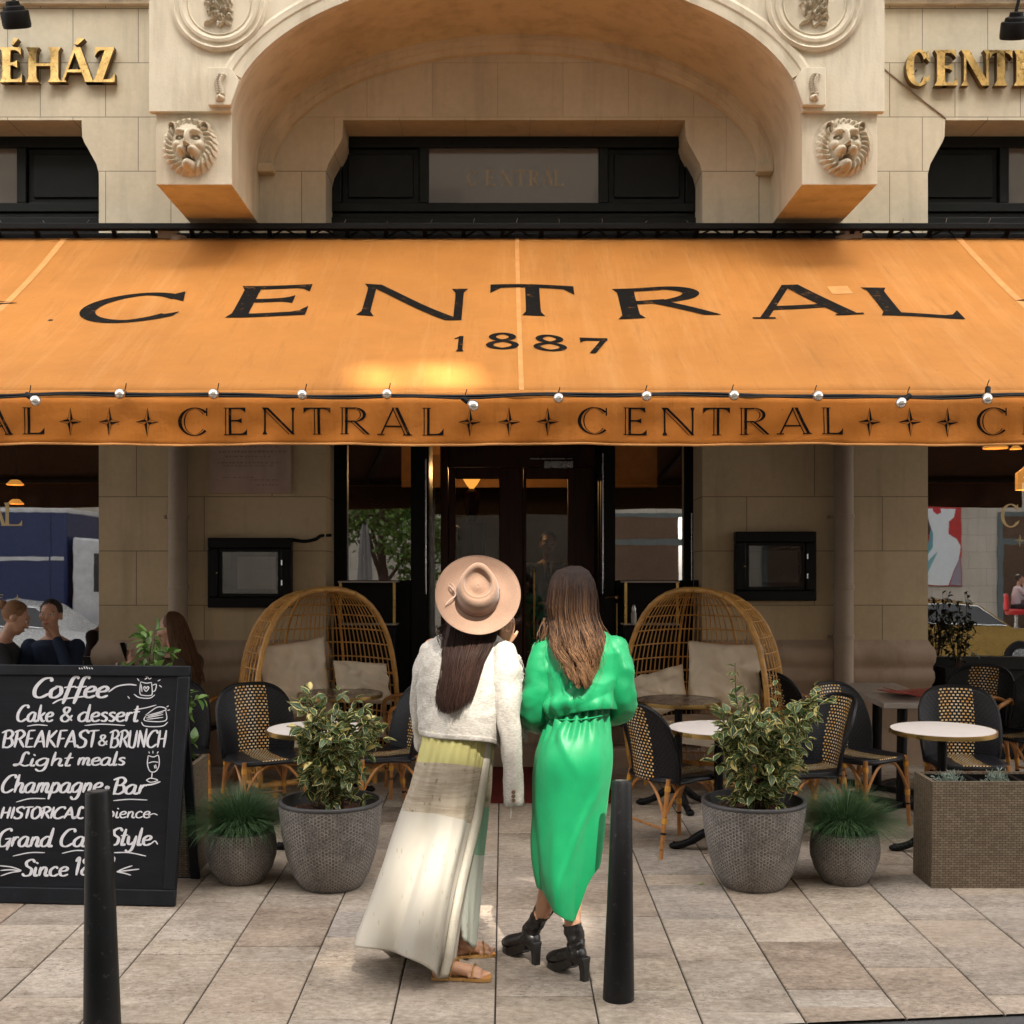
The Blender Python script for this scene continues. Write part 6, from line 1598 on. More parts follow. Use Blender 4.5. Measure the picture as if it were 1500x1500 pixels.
bump_(nt, b, math_(nt, 'ADD', math_(nt, 'ADD', noise_(nt, mp.outputs[0], 7, 4), math_(nt, 'MULTIPLY', ridged(nt, mp.outputs[0], 5.5, 3), .30)), math_(nt, 'MULTIPLY', noise_(nt, co, 330, 2), .06)), .45, .012)
satin = m
BL = [(922,826),(930,806),(937,796),(950,791),(975,789),(1000,791),(1020,793),(1038,797),(1050,803),(1060,808)]
BR = [(920,872),(928,892),(936,902),(950,907),(975,907),(1000,906),(1020,903),(1035,899),(1045,893),(1060,888)]
def bfold(t, v, y):
    n1_ = nz(math.cos(t)*2.0, math.sin(t)*2, y*.018)
    w = .020*math.exp(-((y-1034)/14)**2)                     # blousing over the tie
    d = .010*math.sin(16*t+y*.03+3*n1_)*sstep(1000, 1050, y)+.007*((1-abs(nz(math.cos(t)*3+y*.012, y*.022, 2)))**6-.25)
    e = .012*max(0, math.sin((y-940)*.10+2.6*math.cos(t)))*sstep(960, 1030, y)*(1 if math.sin(t) < 0 else .3)
    return .012*n1_+w+d*.8+e
mb = MB()
drape(mb, BL, BR, lambda t: 921+3*math.cos(t)**2, lambda t: 1050+7*math.sin(t)-9*math.cos(t), lambda y: interp([(920,.045),(930,.085),(950,.12),(1000,.14),(1035,.145),(1058,.11)], y), YB_, fold=bfold, nu=120, nv=70)
bl = mb.shift(IB).build('dress_bodice', satin, WB, smooth=180, solid=.003)
# shirt yoke seam, dropped-shoulder sleeves
mb = MB(); sleeve(mb, [B(812,940,0), B(801,952,-.01), B(795,985,-.02), B(789,1015,-.02), B(783,1040,.02), B(785,1052,.09), B(797,1056,.17)], [.03,.062,.068,.066,.070,.066,.045], seed=4, wr=.010, m=60)
mb.shift(IB).build('sleeve', satin, bl, smooth=180, solid=.003)
mb = MB(); sleeve(mb, [B(886,938,0), B(899,950,-.01), B(907,980,-.02), B(911,1010,-.02), B(911,1030,.02), B(904,1043,.09), B(893,1049,.17)], [.03,.060,.064,.060,.064,.060,.045], seed=7, wr=.010, m=60)
mb.shift(IB).build('sleeve', satin, bl, smooth=180, solid=.003)
mb = MB(); mb.tube([B(lerp(806, 893, k/20), 964+4*math.sin(k/20*math.pi), -.142*math.sqrt(max(.02, 1-(k/10-1)**2*.98))-.010) for k in range(21)], .0022, 5); mb.shift(IB).build('yoke_seam', satin, bl)
# skirt part of the dress: long tail at the back, sides cut high
KL = [(1042,808),(1056,806),(1070,797),(1085,789),(1115,783),(1160,781),(1213,781),(1267,783),(1301,786),(1331,795),(1360,803)]
KR = [(1042,889),(1056,889),(1070,894),(1088,897),(1110,897),(1160,892),(1200,885),(1240,879),(1267,875),(1301,871),(1330,867),(1360,864)]
def khem(t):
    c, s = math.cos(t), math.sin(t)
    if s < 0: return interp([(-1,1301),(-.8,1313),(-.5,1333),(-.1,1348),(.2,1351),(.42,1345),(.60,1325),(.75,1298),(.88,1278),(1,1262)], c)
    return lerp(1235, interp([(-1,1301),(1,1262)], c), (1-s)**2)
def kfold(t, v, y):
    c, s = math.cos(t), math.sin(t)
    near = max(0, -s)
    g = .011*math.sin(18*t+2*nz(v*3, t, 0))*(1-sstep(.0, .20, v))            # gathers at the tie
    dgl = .016*near*math.exp(-((c+.55-(y-1065)*.0095)/.13)**2)*(1-sstep(1060, 1150, y))   # diagonal fold from left waist
    pull = .010*near*math.exp(-((c-.62+(y-1170)*.0062)/.12)**2)*sstep(1120, 1180, y)
    lo = .014*math.sin(4*t+1.0+v*2)*sstep(.3, 1, v)+.016*near*math.exp(-((c+.33-.0006*(y-1250))/.2)**2)*sstep(1150, 1260, y)
    return g+dgl+pull+lo+.010*nz(c*2.5, s*2.5, v*3)+.020*near*math.exp(-((y-1115)/38)**2)
mb = MB()
drape(mb, KL, KR, lambda t: 1048+7*math.sin(t)-8*math.cos(t), khem, lambda y: interp([(1042,.105),(1070,.125),(1115,.15),(1200,.125),(1300,.105),(1360,.095)], y), YB_, dyc=lambda y: interp([(1042,0),(1200,0),(1350,.04)], y), fold=kfold, nu=180, nv=120)
ks = mb.shift(IB).build('dress_skirt', satin, WB, smooth=180, solid=.003)
mb = MB(); pts = [B(lerp(806, 892, k/24), 1054-8*(k/24)+4*math.sin(k/24*math.pi), -.116*math.sqrt(max(.03, 1-(k/12-1)**2*.97))-.010) for k in range(25)]
mb.tube(pts, .006, 6, flat=.6); mb.shift(IB).build('waist_tie', satin, WB)
# boots
bk = mat('black_leather', (.010,.009,.009), .34, var=.2, bump=.25, bs=26, bdist=.006)
def boot(hb, top, an, toe):
    mb = MB(); d = toe-hb; d.z = 0; d.normalize(); zv = Vector((0,0,1))
    rows = []
    path = [top, lerp(top, an, .5)+zv*0, an+zv*.015, an-zv*.02+d*.01]
    sleeve(mb, [top, top.lerp(an, .35), top.lerp(an, .75), an+d*.004, an-zv*.03+d*.012, an-zv*.055+d*.03], [.041,.038,.036,.038,.041,.037], n=24, m=30, seed=top.x*10, wr=.007)
    bx = [an-zv*.035+d*.0, an-zv*.05+d*.05, hb+d*.15+zv*.068, hb+d*.195+zv*.055, hb+d*.225+zv*.045]
    mb.tube(bx, [.039,.041,.040,.036,.024], 18, flat=.85); mb.ball(bx[-1]-d*.006, .027); mb.ball(bx[0], .043)
    o = mb.shift(IB).build('boot', bk, WB, smooth=180)
    mb = MB(); rr = [(.05,.026),(.10,.035),(.17,.037),(.212,.031),(.232,.016)]; sd = Vector((d.y,-d.x,0))
    zt = lambda s: interp([(.05,.080),(.10,.052),(.15,.026),(.24,.024)], s)
    pl_ = [hb+d*s+sd*w for s, w in rr]+[hb+d*s-sd*w for s, w in rr[::-1]]; ss = [s for s, w in rr]+[s for s, w in rr[::-1]]; n = len(pl_)
    bot = [p+zv*max(0, zt(s)-.026) for p, s in zip(pl_, ss)]; tp = [p+zv*(zt(s)+.012) for p, s in zip(pl_, ss)]
    mb.add(bot+tp, [tuple(range(n-1,-1,-1)), tuple(range(n,2*n))]+[(i,(i+1)%n,n+(i+1)%n,n+i) for i in range(n)])
    mb.shift(IB).build('platform_sole', bk, o, smooth=30, recalc=True)
    mb = MB(); ht = []
    for k, (hh, w, bkx) in enumerate(((0,.017,0),(.04,.018,0),(.075,.022,.004),(.10,.030,.012))):
        ht.append([hb+d*(bkx+w*math.cos(R(45+90*q))*1.2)+sd*(w*math.sin(R(45+90*q))*1.2)+zv*hh for q in range(4)])
    mb.loft(ht); mb.shift(IB).build('heel', bk, o, smooth=0, bevel=.003)
boot(h1, B(838, 1353, .0), an1, h1+Vector((-.11,.15,0))); boot(h2, B(798, 1329, .12), an2, h2+Vector((-.09,.13,0)))
# hair: long, wavy, lighter towards the ends
hb_m = hairmat('brown_balayage_hair', (.022,.0105,.007), (.23,.118,.055), 1.20, 1.62)
WL = [(828,838),(836,815),(850,806),(866,803),(888,800),(905,803),(920,806),(943,807),(960,813),(976,822),(1008,830)]
WR_ = [(828,848),(836,862),(850,870),(873,875),(899,874),(915,878),(932,886),(950,883),(965,878),(994,873),(1010,868)]
def hw_(rs, st):
    s = rs.uniform(-1, 1); lay = rs.random(); ye = interp([(-1,958),(-.75,985),(-.2,1003),(.2,1010),(.75,1000),(1,972)], s)-rs.uniform(0, 40)*rs.random(); ph = 3.4*round(s*2.6+rs.uniform(-.2,.2))+rs.uniform(-.8,.8); pts = []
    for k in range(st+1):
        y = lerp(829+5*lay, ye, (k/st)**1.1); xl, xr = interp(WL, y), interp(WR_, y)
        w = sstep(905, 985, y); q = max(-1.05, min(1.05, s+w*.30*math.sin((y-880)*.082+ph)))
        d = -interp([(828,.03),(833,.075),(840,.100),(860,.126),(890,.132),(920,.134),(950,.165),(1010,.185)], y)*math.sqrt(max(.04, 1-.86*q*q)) if y < 915 else -interp([(915,.134),(950,.165),(1010,.185)], y)*(1-.35*q*q)
        pts.append(B((xl+xr)/2+(xr-xl)/2*q, y, d+.018*lay*sstep(840, 880, y)-.026*w*(1+math.sin((y-880)*.088+ph+1.3))))
    return pts
mb = MB(); strands(mb, 2600, hw_, 18, .0018, 12)
def curl(rs, st):
    x0 = rs.uniform(796, 814); return [B(x0-4*math.sin(k/st*4+x0)-12*k/st, lerp(905, rs.uniform(945, 958), k/st), -.02-.03*math.sin(k/st*3)) for k in range(st+1)]
strands(mb, 26, curl, 10, .0016, 14)
def fly(rs, st):
    p = hw_(rs, st); e = Vector((rs.uniform(-.035,.035), rs.uniform(-.03,0), rs.uniform(-.02,.03))); return [q+e*(k/st)**1.5 for k, q in enumerate(p)]
strands(mb, 160, fly, 14, .0009, 15)
hb2 = MB()
hb2.grid(lambda u, v: (lambda y: B(lerp(interp(WL, y)+3, interp(WR_, y)-3, u), y, -interp([(828,.01),(840,.06),(860,.092),(890,.10),(920,.112),(950,.148),(1010,.165)], y)*math.sqrt(max(.1, 1-.8*(2*u-1)**2))))(lerp(829, 985, v)), 18, 30)
mb.add(hb2.v, hb2.f)
mb.ball(hcb+Vector((0,-.008,.044)), (.080,.088,.096), 24, 16)
mb.shift(IB).build('hair', hb_m, WB, smooth=180)

# ================= seated guests and the waiter
def figure(name, label, cat, base, yaw, seated=True, pose='table', top=(.02,.025,.04), pants=(.02,.02,.025), skn=(.45,.24,.16), hair='short', haircol=(.03,.02,.014), headturn=0, headdown=0, voxel_s=.008, shirt=None, s=1.0, zseat=.47):
    t = thing(name, label, cat, base, yaw, slope=False)
    I = Matrix.Identity(4)
    F = Vector((0,1,0)); X = Vector((1,0,0)); Z = Vector((0,0,1))
    ph = zseat+.09 if seated else .95*s
    pel = Vector((0,0,ph)); lean = .05 if seated else 0
    wa, ch, sh, nk = pel+Vector((0,.0,.16)), pel+Vector((0,lean*.5,.34)), pel+Vector((0,lean,.47)), pel+Vector((0,lean+.01,.535))
    hc = nk+Vector((0,.035+.02*headdown/20,.145))
    FH = Matrix.Rotation(R(headturn), 3, 'Z') @ Vector((0, math.cos(R(headdown)), -math.sin(R(headdown))))
    b = MB(); b.tube([pel-Z*.06, pel, wa, ch, sh, nk], [.12,.15,.125,.15,.15,.05], 18, flat=.65, up=F); b.tube([sh, nk, hc-Z*.03], [.055,.052,.05], 12)
    Q = head_shapes(b, hc, FH, Z)
    arms = []
    for q in (-1, 1):
        so = sh+X*.185*q-Z*.03
        if pose == 'chin' and q == -1: el, wr, hd_ = so+Vector((-.04,.20,-.20)), hc+Vector((-.085,.09,-.17)), Vector((.45,.05,1))
        elif pose == 'phone' and q == -1: el, wr, hd_ = so+Vector((-.03,.16,-.22)), so+Vector((.08,.36,-.02)), Vector((.1,.3,1))
        elif pose == 'stand': el, wr, hd_ = so+Vector((.05*q,.02,-.28)), so+Vector((-.10*q,.22,-.34)), Vector((-.8*q,.3,0))
        else: el, wr, hd_ = so+Vector((.06*q,.10,-.26)), so+Vector((-.02*q,.36,-.24)), Vector((-.4*q,1,-.1))
        limb(b, [so, el], [.05,.04]); limb(b, [el, wr], [.04,.027]); hand(b, wr, hd_, Vector((0,.3,1)) if pose != 'chin' else Vector((-1,.4,.2)), -q, 30, 4, .85); arms.append((so, el, wr))
    legs = []
    for q in (-1, 1):
        hp = pel+X*.09*q-Z*.02
        if seated: kn, an = hp+F*.44+X*.03*q, Vector((.10*q,.46,.09)); ft = an+Vector((.02*q,.17,-.05))
        else: kn, an = Vector((.10*q,.02,.50)), Vector((.11*q,0,.09)); ft = an+Vector((.02*q,.17,-.05))
        limb(b, [hp, kn, an], [.085,.055,.038]); limb(b, [an-Z*.03, ft], [.038,.03]); legs.append((hp, kn, an, ft))
    bo = b.build('body', skin(name+'_skin', skn), t); voxel(bo, voxel_s, 3, .5)
    face_parts(hc, Q, bo, I, brow=haircol)
    g = MB(); g.tube([pel-Z*.05, pel, wa, ch, sh, sh+Z*.035], [.15,.168,.15,.172,.168,.085], 20, flat=.68, up=F)
    for so, el, wr in arms: limb(g, [so, el], [.066,.055]); limb(g, [el, el.lerp(wr, .92)], [.055,.042])
    go = g.build('jacket', fabric(name+'_jacket', top, .8, wstr=.4), t); voxel(go, .010, 4, .5)
    if shirt:
        w = MB(); w.loft([[sh+Vector((a*wd, .118+.015*(1-abs(a)), dz)) for a in (-1,-.5,0,.5,1)] for wd, dz in ((.05,.045),(.045,0),(.03,-.08),(.008,-.2))], False, False, False); w.build('shirt_front', fabric('shirt', shirt, .7), t, smooth=180, solid=.006)
        w = MB(); w.loft([[sh+Vector((a*wd, .143, dz)) for a in (-1,0,1)] for wd, dz in ((.018,.03),(.012,.01),(.026,-.12),(.005,-.2))], False, False, False); w.build('tie', fabric('tie', (.01,.01,.012), .6), t, smooth=180, solid=.006)
    g = MB(); g.tube([pel-Z*.07, pel+Z*.04], [.16,.165], 18, flat=.72, up=F)
    for hp, kn, an, ft in legs: limb(g, [hp, kn, an+Z*.03], [.098,.072,.062])
    go = g.build('trousers', fabric(name+'_trousers', pants, .8), t); voxel(go, .012, 3, .5)
    for hp, kn, an, ft in legs:
        g = MB(); g.tube([an-Vector((0,.05,.05)), an+Vector((0,.02,-.035)), ft-Z*.008, ft+F*.03-Z*.01], [.036,.044,.04,.025], 12, flat=.8); g.ball(ft+F*.03-Z*.01, .026); g.ball(an-Vector((0,.05,.05)), .036); g.build('shoe', M['black'], t, smooth=180)
    hm = hairmat(name+'_hair', tuple(c*.8 for c in haircol), tuple(min(1, c*1.8) for c in haircol), 0, 2)
    h = MB(); Qm = Q
    def sc(p): return hc+Q @ Vector(p)
    if hair in ('short', 'bun'):
        def cap(rs, st):
            a = rs.uniform(0, 6.283); e = rs.uniform(.0, 1.45); 
            v0 = Vector((math.cos(a)*math.sin(e), math.sin(a)*math.sin(e)-.25, math.cos(e)))
            if v0.y > .35 and v0.z < .62: v0.y = -v0.y
            dr = Vector((0, -.35, -.35)) if hair == 'bun' else Vector((.15, .1, -.3))
            pts = []
            for k in range(st+1):
                v = (v0+dr*k/st*.8).normalized(); pts.append(sc((v.x*.081, v.y*.100-.012, v.z*.098+.03)))
            return pts
        strands(h, 420, cap, 6, .0035, 3); 
        h.ball(sc((0,-.024,.040)), (.082,.091,.090), 18, 12, Q)
        if hair == 'bun': h.ball(sc((0,-.12,.05)), .035)
    else:
        def lng(rs, st):
            a = rs.uniform(.05, math.pi-.05)+math.pi if rs.random() < .8 else rs.choice([rs.uniform(-.35,.05), rs.uniform(math.pi-.05, math.pi+.35)]); l = rs.uniform(.30, .46); ph = rs.uniform(0, 6); pts = []
            for k in range(st+1):
                t_ = k/st
                if t_ < .3: e = t_/.3*1.5; pts.append(sc((math.cos(a)*math.sin(e)*.088, math.sin(a)*math.sin(e)*.102-.012, math.cos(e)*.105+.028)))
                else:
                    q = (t_-.3)/.7; pts.append(sc((math.cos(a)*(.088+.035*q)+.006*math.sin(q*9+ph), math.sin(a)*(.10+.05*q)-.012+.006*math.cos(q*8+ph), .03-q*l)))
            return pts
        strands(h, 420, lng, 14, .0038, 6); h.ball(sc((0,-.026,.036)), (.082,.090,.090), 18, 12, Q)
    h.build('hair', hm, t, smooth=180)
    return t
# ---------------------------------------------------------------- furniture
def bamboo(name, col, dark=(.10,.045,.018)):
    m, nt, b = nodes(name); co = tco(nt)
    c = ramp(nt, noise_(nt, co, 12, 5), [(.3, tuple(x*.75 for x in col)), (.7, tuple(x*1.2 for x in col))])
    c = mixc(nt, ramp(nt, noise_(nt, co, 30, 4), [(.58, 0.0), (.68, .75)]), c, dark)
    L(nt, c, b.inputs['Base Color']); b.inputs['Roughness'].default_value = .38
    bump_(nt, b, noise_(nt, co, 60, 3), .15, .003); return m
M['bamboo'] = bamboo('bamboo_cane', (.40,.17,.045))
M['binding'] = mat('yellow_binding', (.56,.27,.035), .45, var=.2, vs=40)
M['blackcane'] = mat('black_wrapped_cane', (.0045,.0045,.006), .40, var=.3, bump=.5, bs=140, bdist=.003, spec=.3)
def weave(name, stripe_on_x=True):
    m, nt, b = nodes(name); uv = N(nt, 'ShaderNodeUVMap'); sp = N(nt, 'ShaderNodeSeparateXYZ'); L(nt, uv.outputs[0], sp.inputs[0])
    n = N(nt, 'ShaderNodeTexBrick'); n.offset = .5
    for k, v in (('Scale', 1), ('Brick Width', .047), ('Row Height', .043), ('Mortar Size', .0112), ('Mortar Smooth', .15), ('Bias', 0)): n.inputs[k].default_value = v
    n.inputs['Color1'].default_value = (.80,.38,.05,1); n.inputs['Color2'].default_value = (.82,.66,.38,1)
    L(nt, uv.outputs[0], n.inputs['Vector'])
    mid = math_(nt, 'LESS_THAN', math_(nt, 'ABSOLUTE', math_(nt, 'SUBTRACT', sp.outputs[0], .5)), .19)
    w2 = math_(nt, 'LESS_THAN', math_(nt, 'ABSOLUTE', math_(nt, 'SUBTRACT', sp.outputs[0], .5)), .05)
    hole = math_(nt, 'SUBTRACT', 1.0, n.outputs['Fac'])
    dots = mixc(nt, math_(nt, 'MULTIPLY', w2, .6), n.outputs['Color'], (.86,.78,.62))
    c = mixc(nt, math_(nt, 'MULTIPLY', hole, mid), (.004,.004,.006), dots)
    c = mixc(nt, math_(nt, 'MULTIPLY', hole, math_(nt, 'SUBTRACT', 1.0, mid)), c, (.012,.012,.016))
    L(nt, c, b.inputs['Base Color']); b.inputs['Roughness'].default_value = .42; b.inputs['Specular IOR Level'].default_value = .3
    bump_(nt, b, n.outputs['Fac'], .8, .004); return m
M['weave'] = weave('bistro_weave')
def make_chair(name, label, arms=False):
    t = thing(name, label, 'chair', (0,0,0), 0, 'woven bistro chairs on the terrace')
    def bp(u, v):   # back panel, u -1..1 across, v 0..1 up; front of chair is +Y
        a = u*R(62); z = .43+v*(.45-.13*abs(u)**3.2)
        return Vector((.245*math.sin(a)/math.sin(R(62))*(.93+.09*math.sin(v*2.4)), -.225+.20*(1-math.cos(a))-.085*v+.02*math.sin(v*3.1), z))
    mb = MB(); mb.grid(lambda u, v: bp(u*2-1, v), 28, 20); mb.build('backrest', M['weave'], t, smooth=180, solid=.010)
    mb = MB()
    def se(u, v):
        x, y = u*2-1, v*2-1; f = 1/max(1e-3, (abs(x)**5+abs(y)**5)**(.2))*max(abs(x), abs(y))
        return Vector((x*.215*f, y*.205*f, .455-.012*(1-x*x)*(1-y*y)+.004))
    mb.grid(se, 16, 16); mb.build('seat', M['weave'], t, smooth=180, solid=.022)
    mb = MB(); mb.tube([se(.5+.5*math.cos(q), .5+.5*math.sin(q))*1 for q in ()] or [Vector((.215*math.copysign(abs(math.cos(q))**.45, math.cos(q)), .205*math.copysign(abs(math.sin(q))**.45, math.sin(q)), .440)) for q in [2*math.pi*k/32 for k in range(32)]], .014, 8, closed=True); mb.build('seat_frame', M['blackcane'], t)
    rim = [bp(-1, v/8) for v in range(8)]+[bp(-1+2*k/24, 1)+Vector((0,0,.004)) for k in range(25)]+[bp(1, v/8) for v in range(7, -1, -1)]
    pts = [Vector((-.215,.02,.44))]+rim+[Vector((.215,.02,.44))]
    mb = MB(); mb.tube(pts, .0125, 8); mb.build('back_frame', M['blackcane'], t)
    for sx in (-1, 1):
        for front in (1, 0):
            a = Vector((.195*sx, .185 if front else -.17, .455)); f = Vector((.215*sx, .205 if front else -.235, 0))
            mb = MB(); mb.tube([a, a.lerp(f, .5), f], [.0145,.0145,.0125], 9); lg = mb.build('leg', M['bamboo'], t)
            mb = MB()
            for q in (.12, .52): c = a.lerp(f, q); mb.tube([c+(f-a)*.035, c-(f-a)*.035], .0172, 9)
            mb.build('binding', M['binding'], lg)
            mb = MB(); c = a.lerp(f, .68); mb.tube([c+(f-a)*.012, c-(f-a)*.012], .0165, 9); mb.build('black_band', M['blackcane'], lg)
    def brace(p, q):
        p, q = Vector(p), Vector(q); mb = MB(); n_ = 12
        mb.tube([p.lerp(q, k/n_)+Vector((0,0,.20*(1-abs(2*k/n_-1)**2.2))) for k in range(n_+1)], .0095, 7); mb.build('brace', M['bamboo'], t)
    z = .235
    brace((-.205,.197,z), (.205,.197,z)); brace((-.207,-.205,z), (.207,-.205,z)); brace((-.207,-.205,z), (-.205,.197,z)); brace((.207,-.205,z), (.205,.197,z))
    mb = MB(); mb.tube([(-.208,-.21,.17), (.208,-.21,.17)], .008, 6); mb.build('stretcher', M['bamboo'], t)
    if arms:
        for sx in (-1, 1):
            mb = MB(); mb.tube(catmull([bp(sx*.98, .62), Vector((.265*sx,-.05,.675)), Vector((.285*sx,.10,.67)), Vector((.265*sx,.20,.64)), Vector((.235*sx,.21,.55)), Vector((.205*sx,.195,.44))], 6), .0155, 9); mb.build('armrest', M['bamboo'], t)
    return t
side = make_chair('bistro_chair', 'x'); armc = make_chair('bistro_armchair', 'x', True)
used = {}
def chair(px, Y, face, label, arms=False):
    """px of the seat centre at distance Y; face = compass in degrees, 0 away from camera, 90 towards the left"""
    src = armc if arms else side
    loc = Vector((PX(px, Y), Y, gz(Y)))
    if src.name not in used:
        used[src.name] = 1; src['label'] = label
        src.matrix_world = Matrix.Translation(loc) @ Matrix.Rotation(math.atan(SL), 4, 'X') @ Matrix.Rotation(R(face), 4, 'Z'); return src
    return copy_tree(src, loc, face, label)
chair(388, 8.15, -150, 'woven bistro chair left of the left egg chair, facing the street')
chair(560, 8.25, 112, 'woven bistro chair seen side-on right of the left variegated shrub, beside the white jacket')
chair(255, 8.3, -160, 'woven bistro chair behind the right edge of the chalkboard')
chair(985, 7.62, -62, 'woven bistro chair seen from behind, right of the green dress and the right bollard')
chair(1172, 7.75, 105, 'woven bistro chair seen side-on just right of the right variegated shrub')
chair(1262, 8.2, -145, 'woven bistro chair standing in front of the grey stone tables, facing the street')
chair(1415, 7.98, 176, 'woven bistro chair facing the camera behind the rightmost round marble table')
chair(1420, 9.3, 140, 'cane bistro armchair under the right shop window, right of the red menus', True)
chair(1497, 9.0, 120, 'cane bistro armchair at the right edge of the photo behind the wicker planter', True)
chair(1178, 9.2, -70, 'cane bistro armchair left of the grey stone table, behind the right shrub', True)
chair(286, 9.5, -30, 'bistro armchair at the left pier under the brown-haired seated woman', True)
chair(60, 9.75, 125, 'bistro armchair of the dark-haired seated man, behind the chalkboard', True)
chair(-8, 9.55, -95, 'bistro armchair of the seated guest with tied-back fair hair, at the left photo edge', True)
chair(610, 9.2, 100, 'bistro armchair in the shade behind the white jacket, right of the left egg chair', True)

def make_table(px, Y, label, top, dia=.60):
    t = thing('bistro_table', label, 'table', (PX(px, Y), Y, gz(Y)), 0, 'round brass-rimmed bistro tables', slope=True)
    r = dia/2; mb = MB(); mb.lathe([(.0005,.716),(r-.008,.716),(r-.004,.72),(r-.004,.735),(r-.006,.7385),(.0005,.7385)], 56); mb.build('tabletop', top, t, smooth=30)
    mb = MB(); mb.lathe([(r-.0035,.714),(r+.003,.714),(r+.004,.726),(r+.003,.739),(r-.0035,.7395)], 56); mb.build('brass_rim', M['brass'], t, smooth=30)
    mb = MB(); mb.tube([(0,0,.06),(0,0,.715)], .027, 16); mb.lathe([(.0005,.700),(.12,.700),(.12,.714),(.0005,.714)], 20); mb.build('column', M['iron'], t, smooth=40)
    for k in range(3):
        a = R(40+120*k); d = Vector((math.cos(a), math.sin(a), 0)); mb = MB()
        mb.tube(catmull([d*.0+Vector((0,0,.13)), d*.08+Vector((0,0,.11)), d*.17+Vector((0,0,.05)), d*.24+Vector((0,0,.022)), d*.27+Vector((0,0,.02))], 5), [.028]*5+[.026]*5+[.022]*5+[.024]*5+[.026], 10); mb.ball(d*.265+Vector((0,0,.018)), (.03,.03,.018)); mb.build('foot', M['iron'], t)
    return t
M['brownmarble'] = mat('brown_marble', (.15,.105,.08), .25, var=.15, vs=5, bump=0)
make_table(498.5, 9.05, 'round table with brown stone top in front of the left egg chair', M['brownmarble'])
make_table(467, 7.46, 'round white marble table half hidden by the left variegated shrub', M['marble'])
make_table(993, 8.70, 'round table with brown stone top in front of the right egg chair', M['brownmarble'], .57)
make_table(1052, 7.48, 'round white marble table half hidden by the right variegated shrub', M['marble'])
make_table(1378.5, 7.43, 'round white marble table rightmost, above the wicker planter', M['marble'])
M['greytop'] = mat('grey_stone_top', (.36,.31,.27), .35, var=.12, bump=.03)
for (xa, xb, ya, yb, lab) in ((2.515, 2.94, 8.43, 9.0, 'rectangular grey stone table nearer the camera, with a red menu on it'), (2.515, 2.94, 9.01, 9.58, 'rectangular grey stone table pushed against the right pier')):
    t = thing('stone_table', lab, 'table', ((xa+xb)/2, (ya+yb)/2, gz((ya+yb)/2)), 0, None, slope=True); w, d = (xb-xa)/2, (yb-ya)/2
    mb = MB(); mb.box2(-w, w, -d, d, .715, .75); mb.build('tabletop', M['greytop'], t, bevel=.004)
    mb = MB(); mb.tube([(0,0,.04),(0,0,.714)], .035, 14); mb.build('column', M['iron'], t)
    mb = MB(); mb.bar((-.22,-.22,.02), (.22,.22,.02), .06, .04); mb.bar((-.22,.22,.0215), (.22,-.22,.0215), .06, .039); mb.build('base', M['iron'], t, bevel=.004)
m_red = mat('red_menu_cover', (.26,.012,.018), .35, var=.15, bump=.05); m_page = mat('menu_page', (.55,.5,.45), .7)
for k, (px, Y, rot, lab) in enumerate(((1338, 8.62, 8, 'red folded menu lying open on the nearer grey stone table'), (1330, 8.86, 14, 'dark red menu at the back edge of the nearer grey stone table'))):
    loc = Vector((PX(px, Y), Y, gz(Y)+.755)); t = thing('menu_card', lab, 'menu', loc, rot, None, slope=True)
    for q, a in ((-1, 14 if k == 0 else 4), (1, -10 if k == 0 else -3)):
        mb = MB(); Mr = Matrix.Rotation(R(a), 3, 'Y'); mb.obox(Mr @ Vector((.085*q, 0, .0)), (.17,.24,.004), Mr); mb.shift(Matrix.Translation((0,0,.025 if k == 0 else .01))).build('cover', m_red, t, smooth=0)

# ---- cane egg chairs
M['cane'] = bamboo('honey_cane', (.68,.36,.10), (.36,.17,.05))
M['cushion'] = fabric('cream_canvas', (.86,.74,.59), .85, (240,240,240), .3)
def pillow(name, label, par_loc, Mrot, w, h, th, seed):
    mb = MB(); rows = 26
    def pt(u, v, s):
        x, y = u*2-1, v*2-1; ex = max(0, 1-abs(x)**3.0)*max(0, 1-abs(y)**3.0)
        pin = 1-.07*(1-abs(x)**2)*(abs(y)**4)-.0
        z = th*ex**.55*(1+.18*noise.noise(Vector((x*1.6+seed, y*1.6, s))))+.020*ex**.4*noise.noise(Vector((x*3.4+seed*2, y*3.4, s*3)))
        z += .020*ex**.4*math.sin(7*(x*.7+y)+seed+4*noise.noise(Vector((x*1.2, y*1.2, seed))))+.022*ex**.3*((1-abs(noise.noise(Vector((x*1.7+seed, y*1.7, 4)))))**7-.2)
        return Vector((x*w/2*(1-.06*(1-y*y)*abs(x)**3), y*h/2*(1-.06*(1-x*x)*abs(y)**3), s*z))
    for s in (1, -1): mb.grid(lambda u, v: pt(u, v, s), rows, rows)
    me = mb.build('cushion', M['cushion'], None, smooth=180, merge=.0008, recalc=True)
    me.matrix_world = Matrix.Translation(par_loc) @ Mrot; me.name = name
    return tag(me, label, 'cushion', 'cream cushions in the egg chairs')
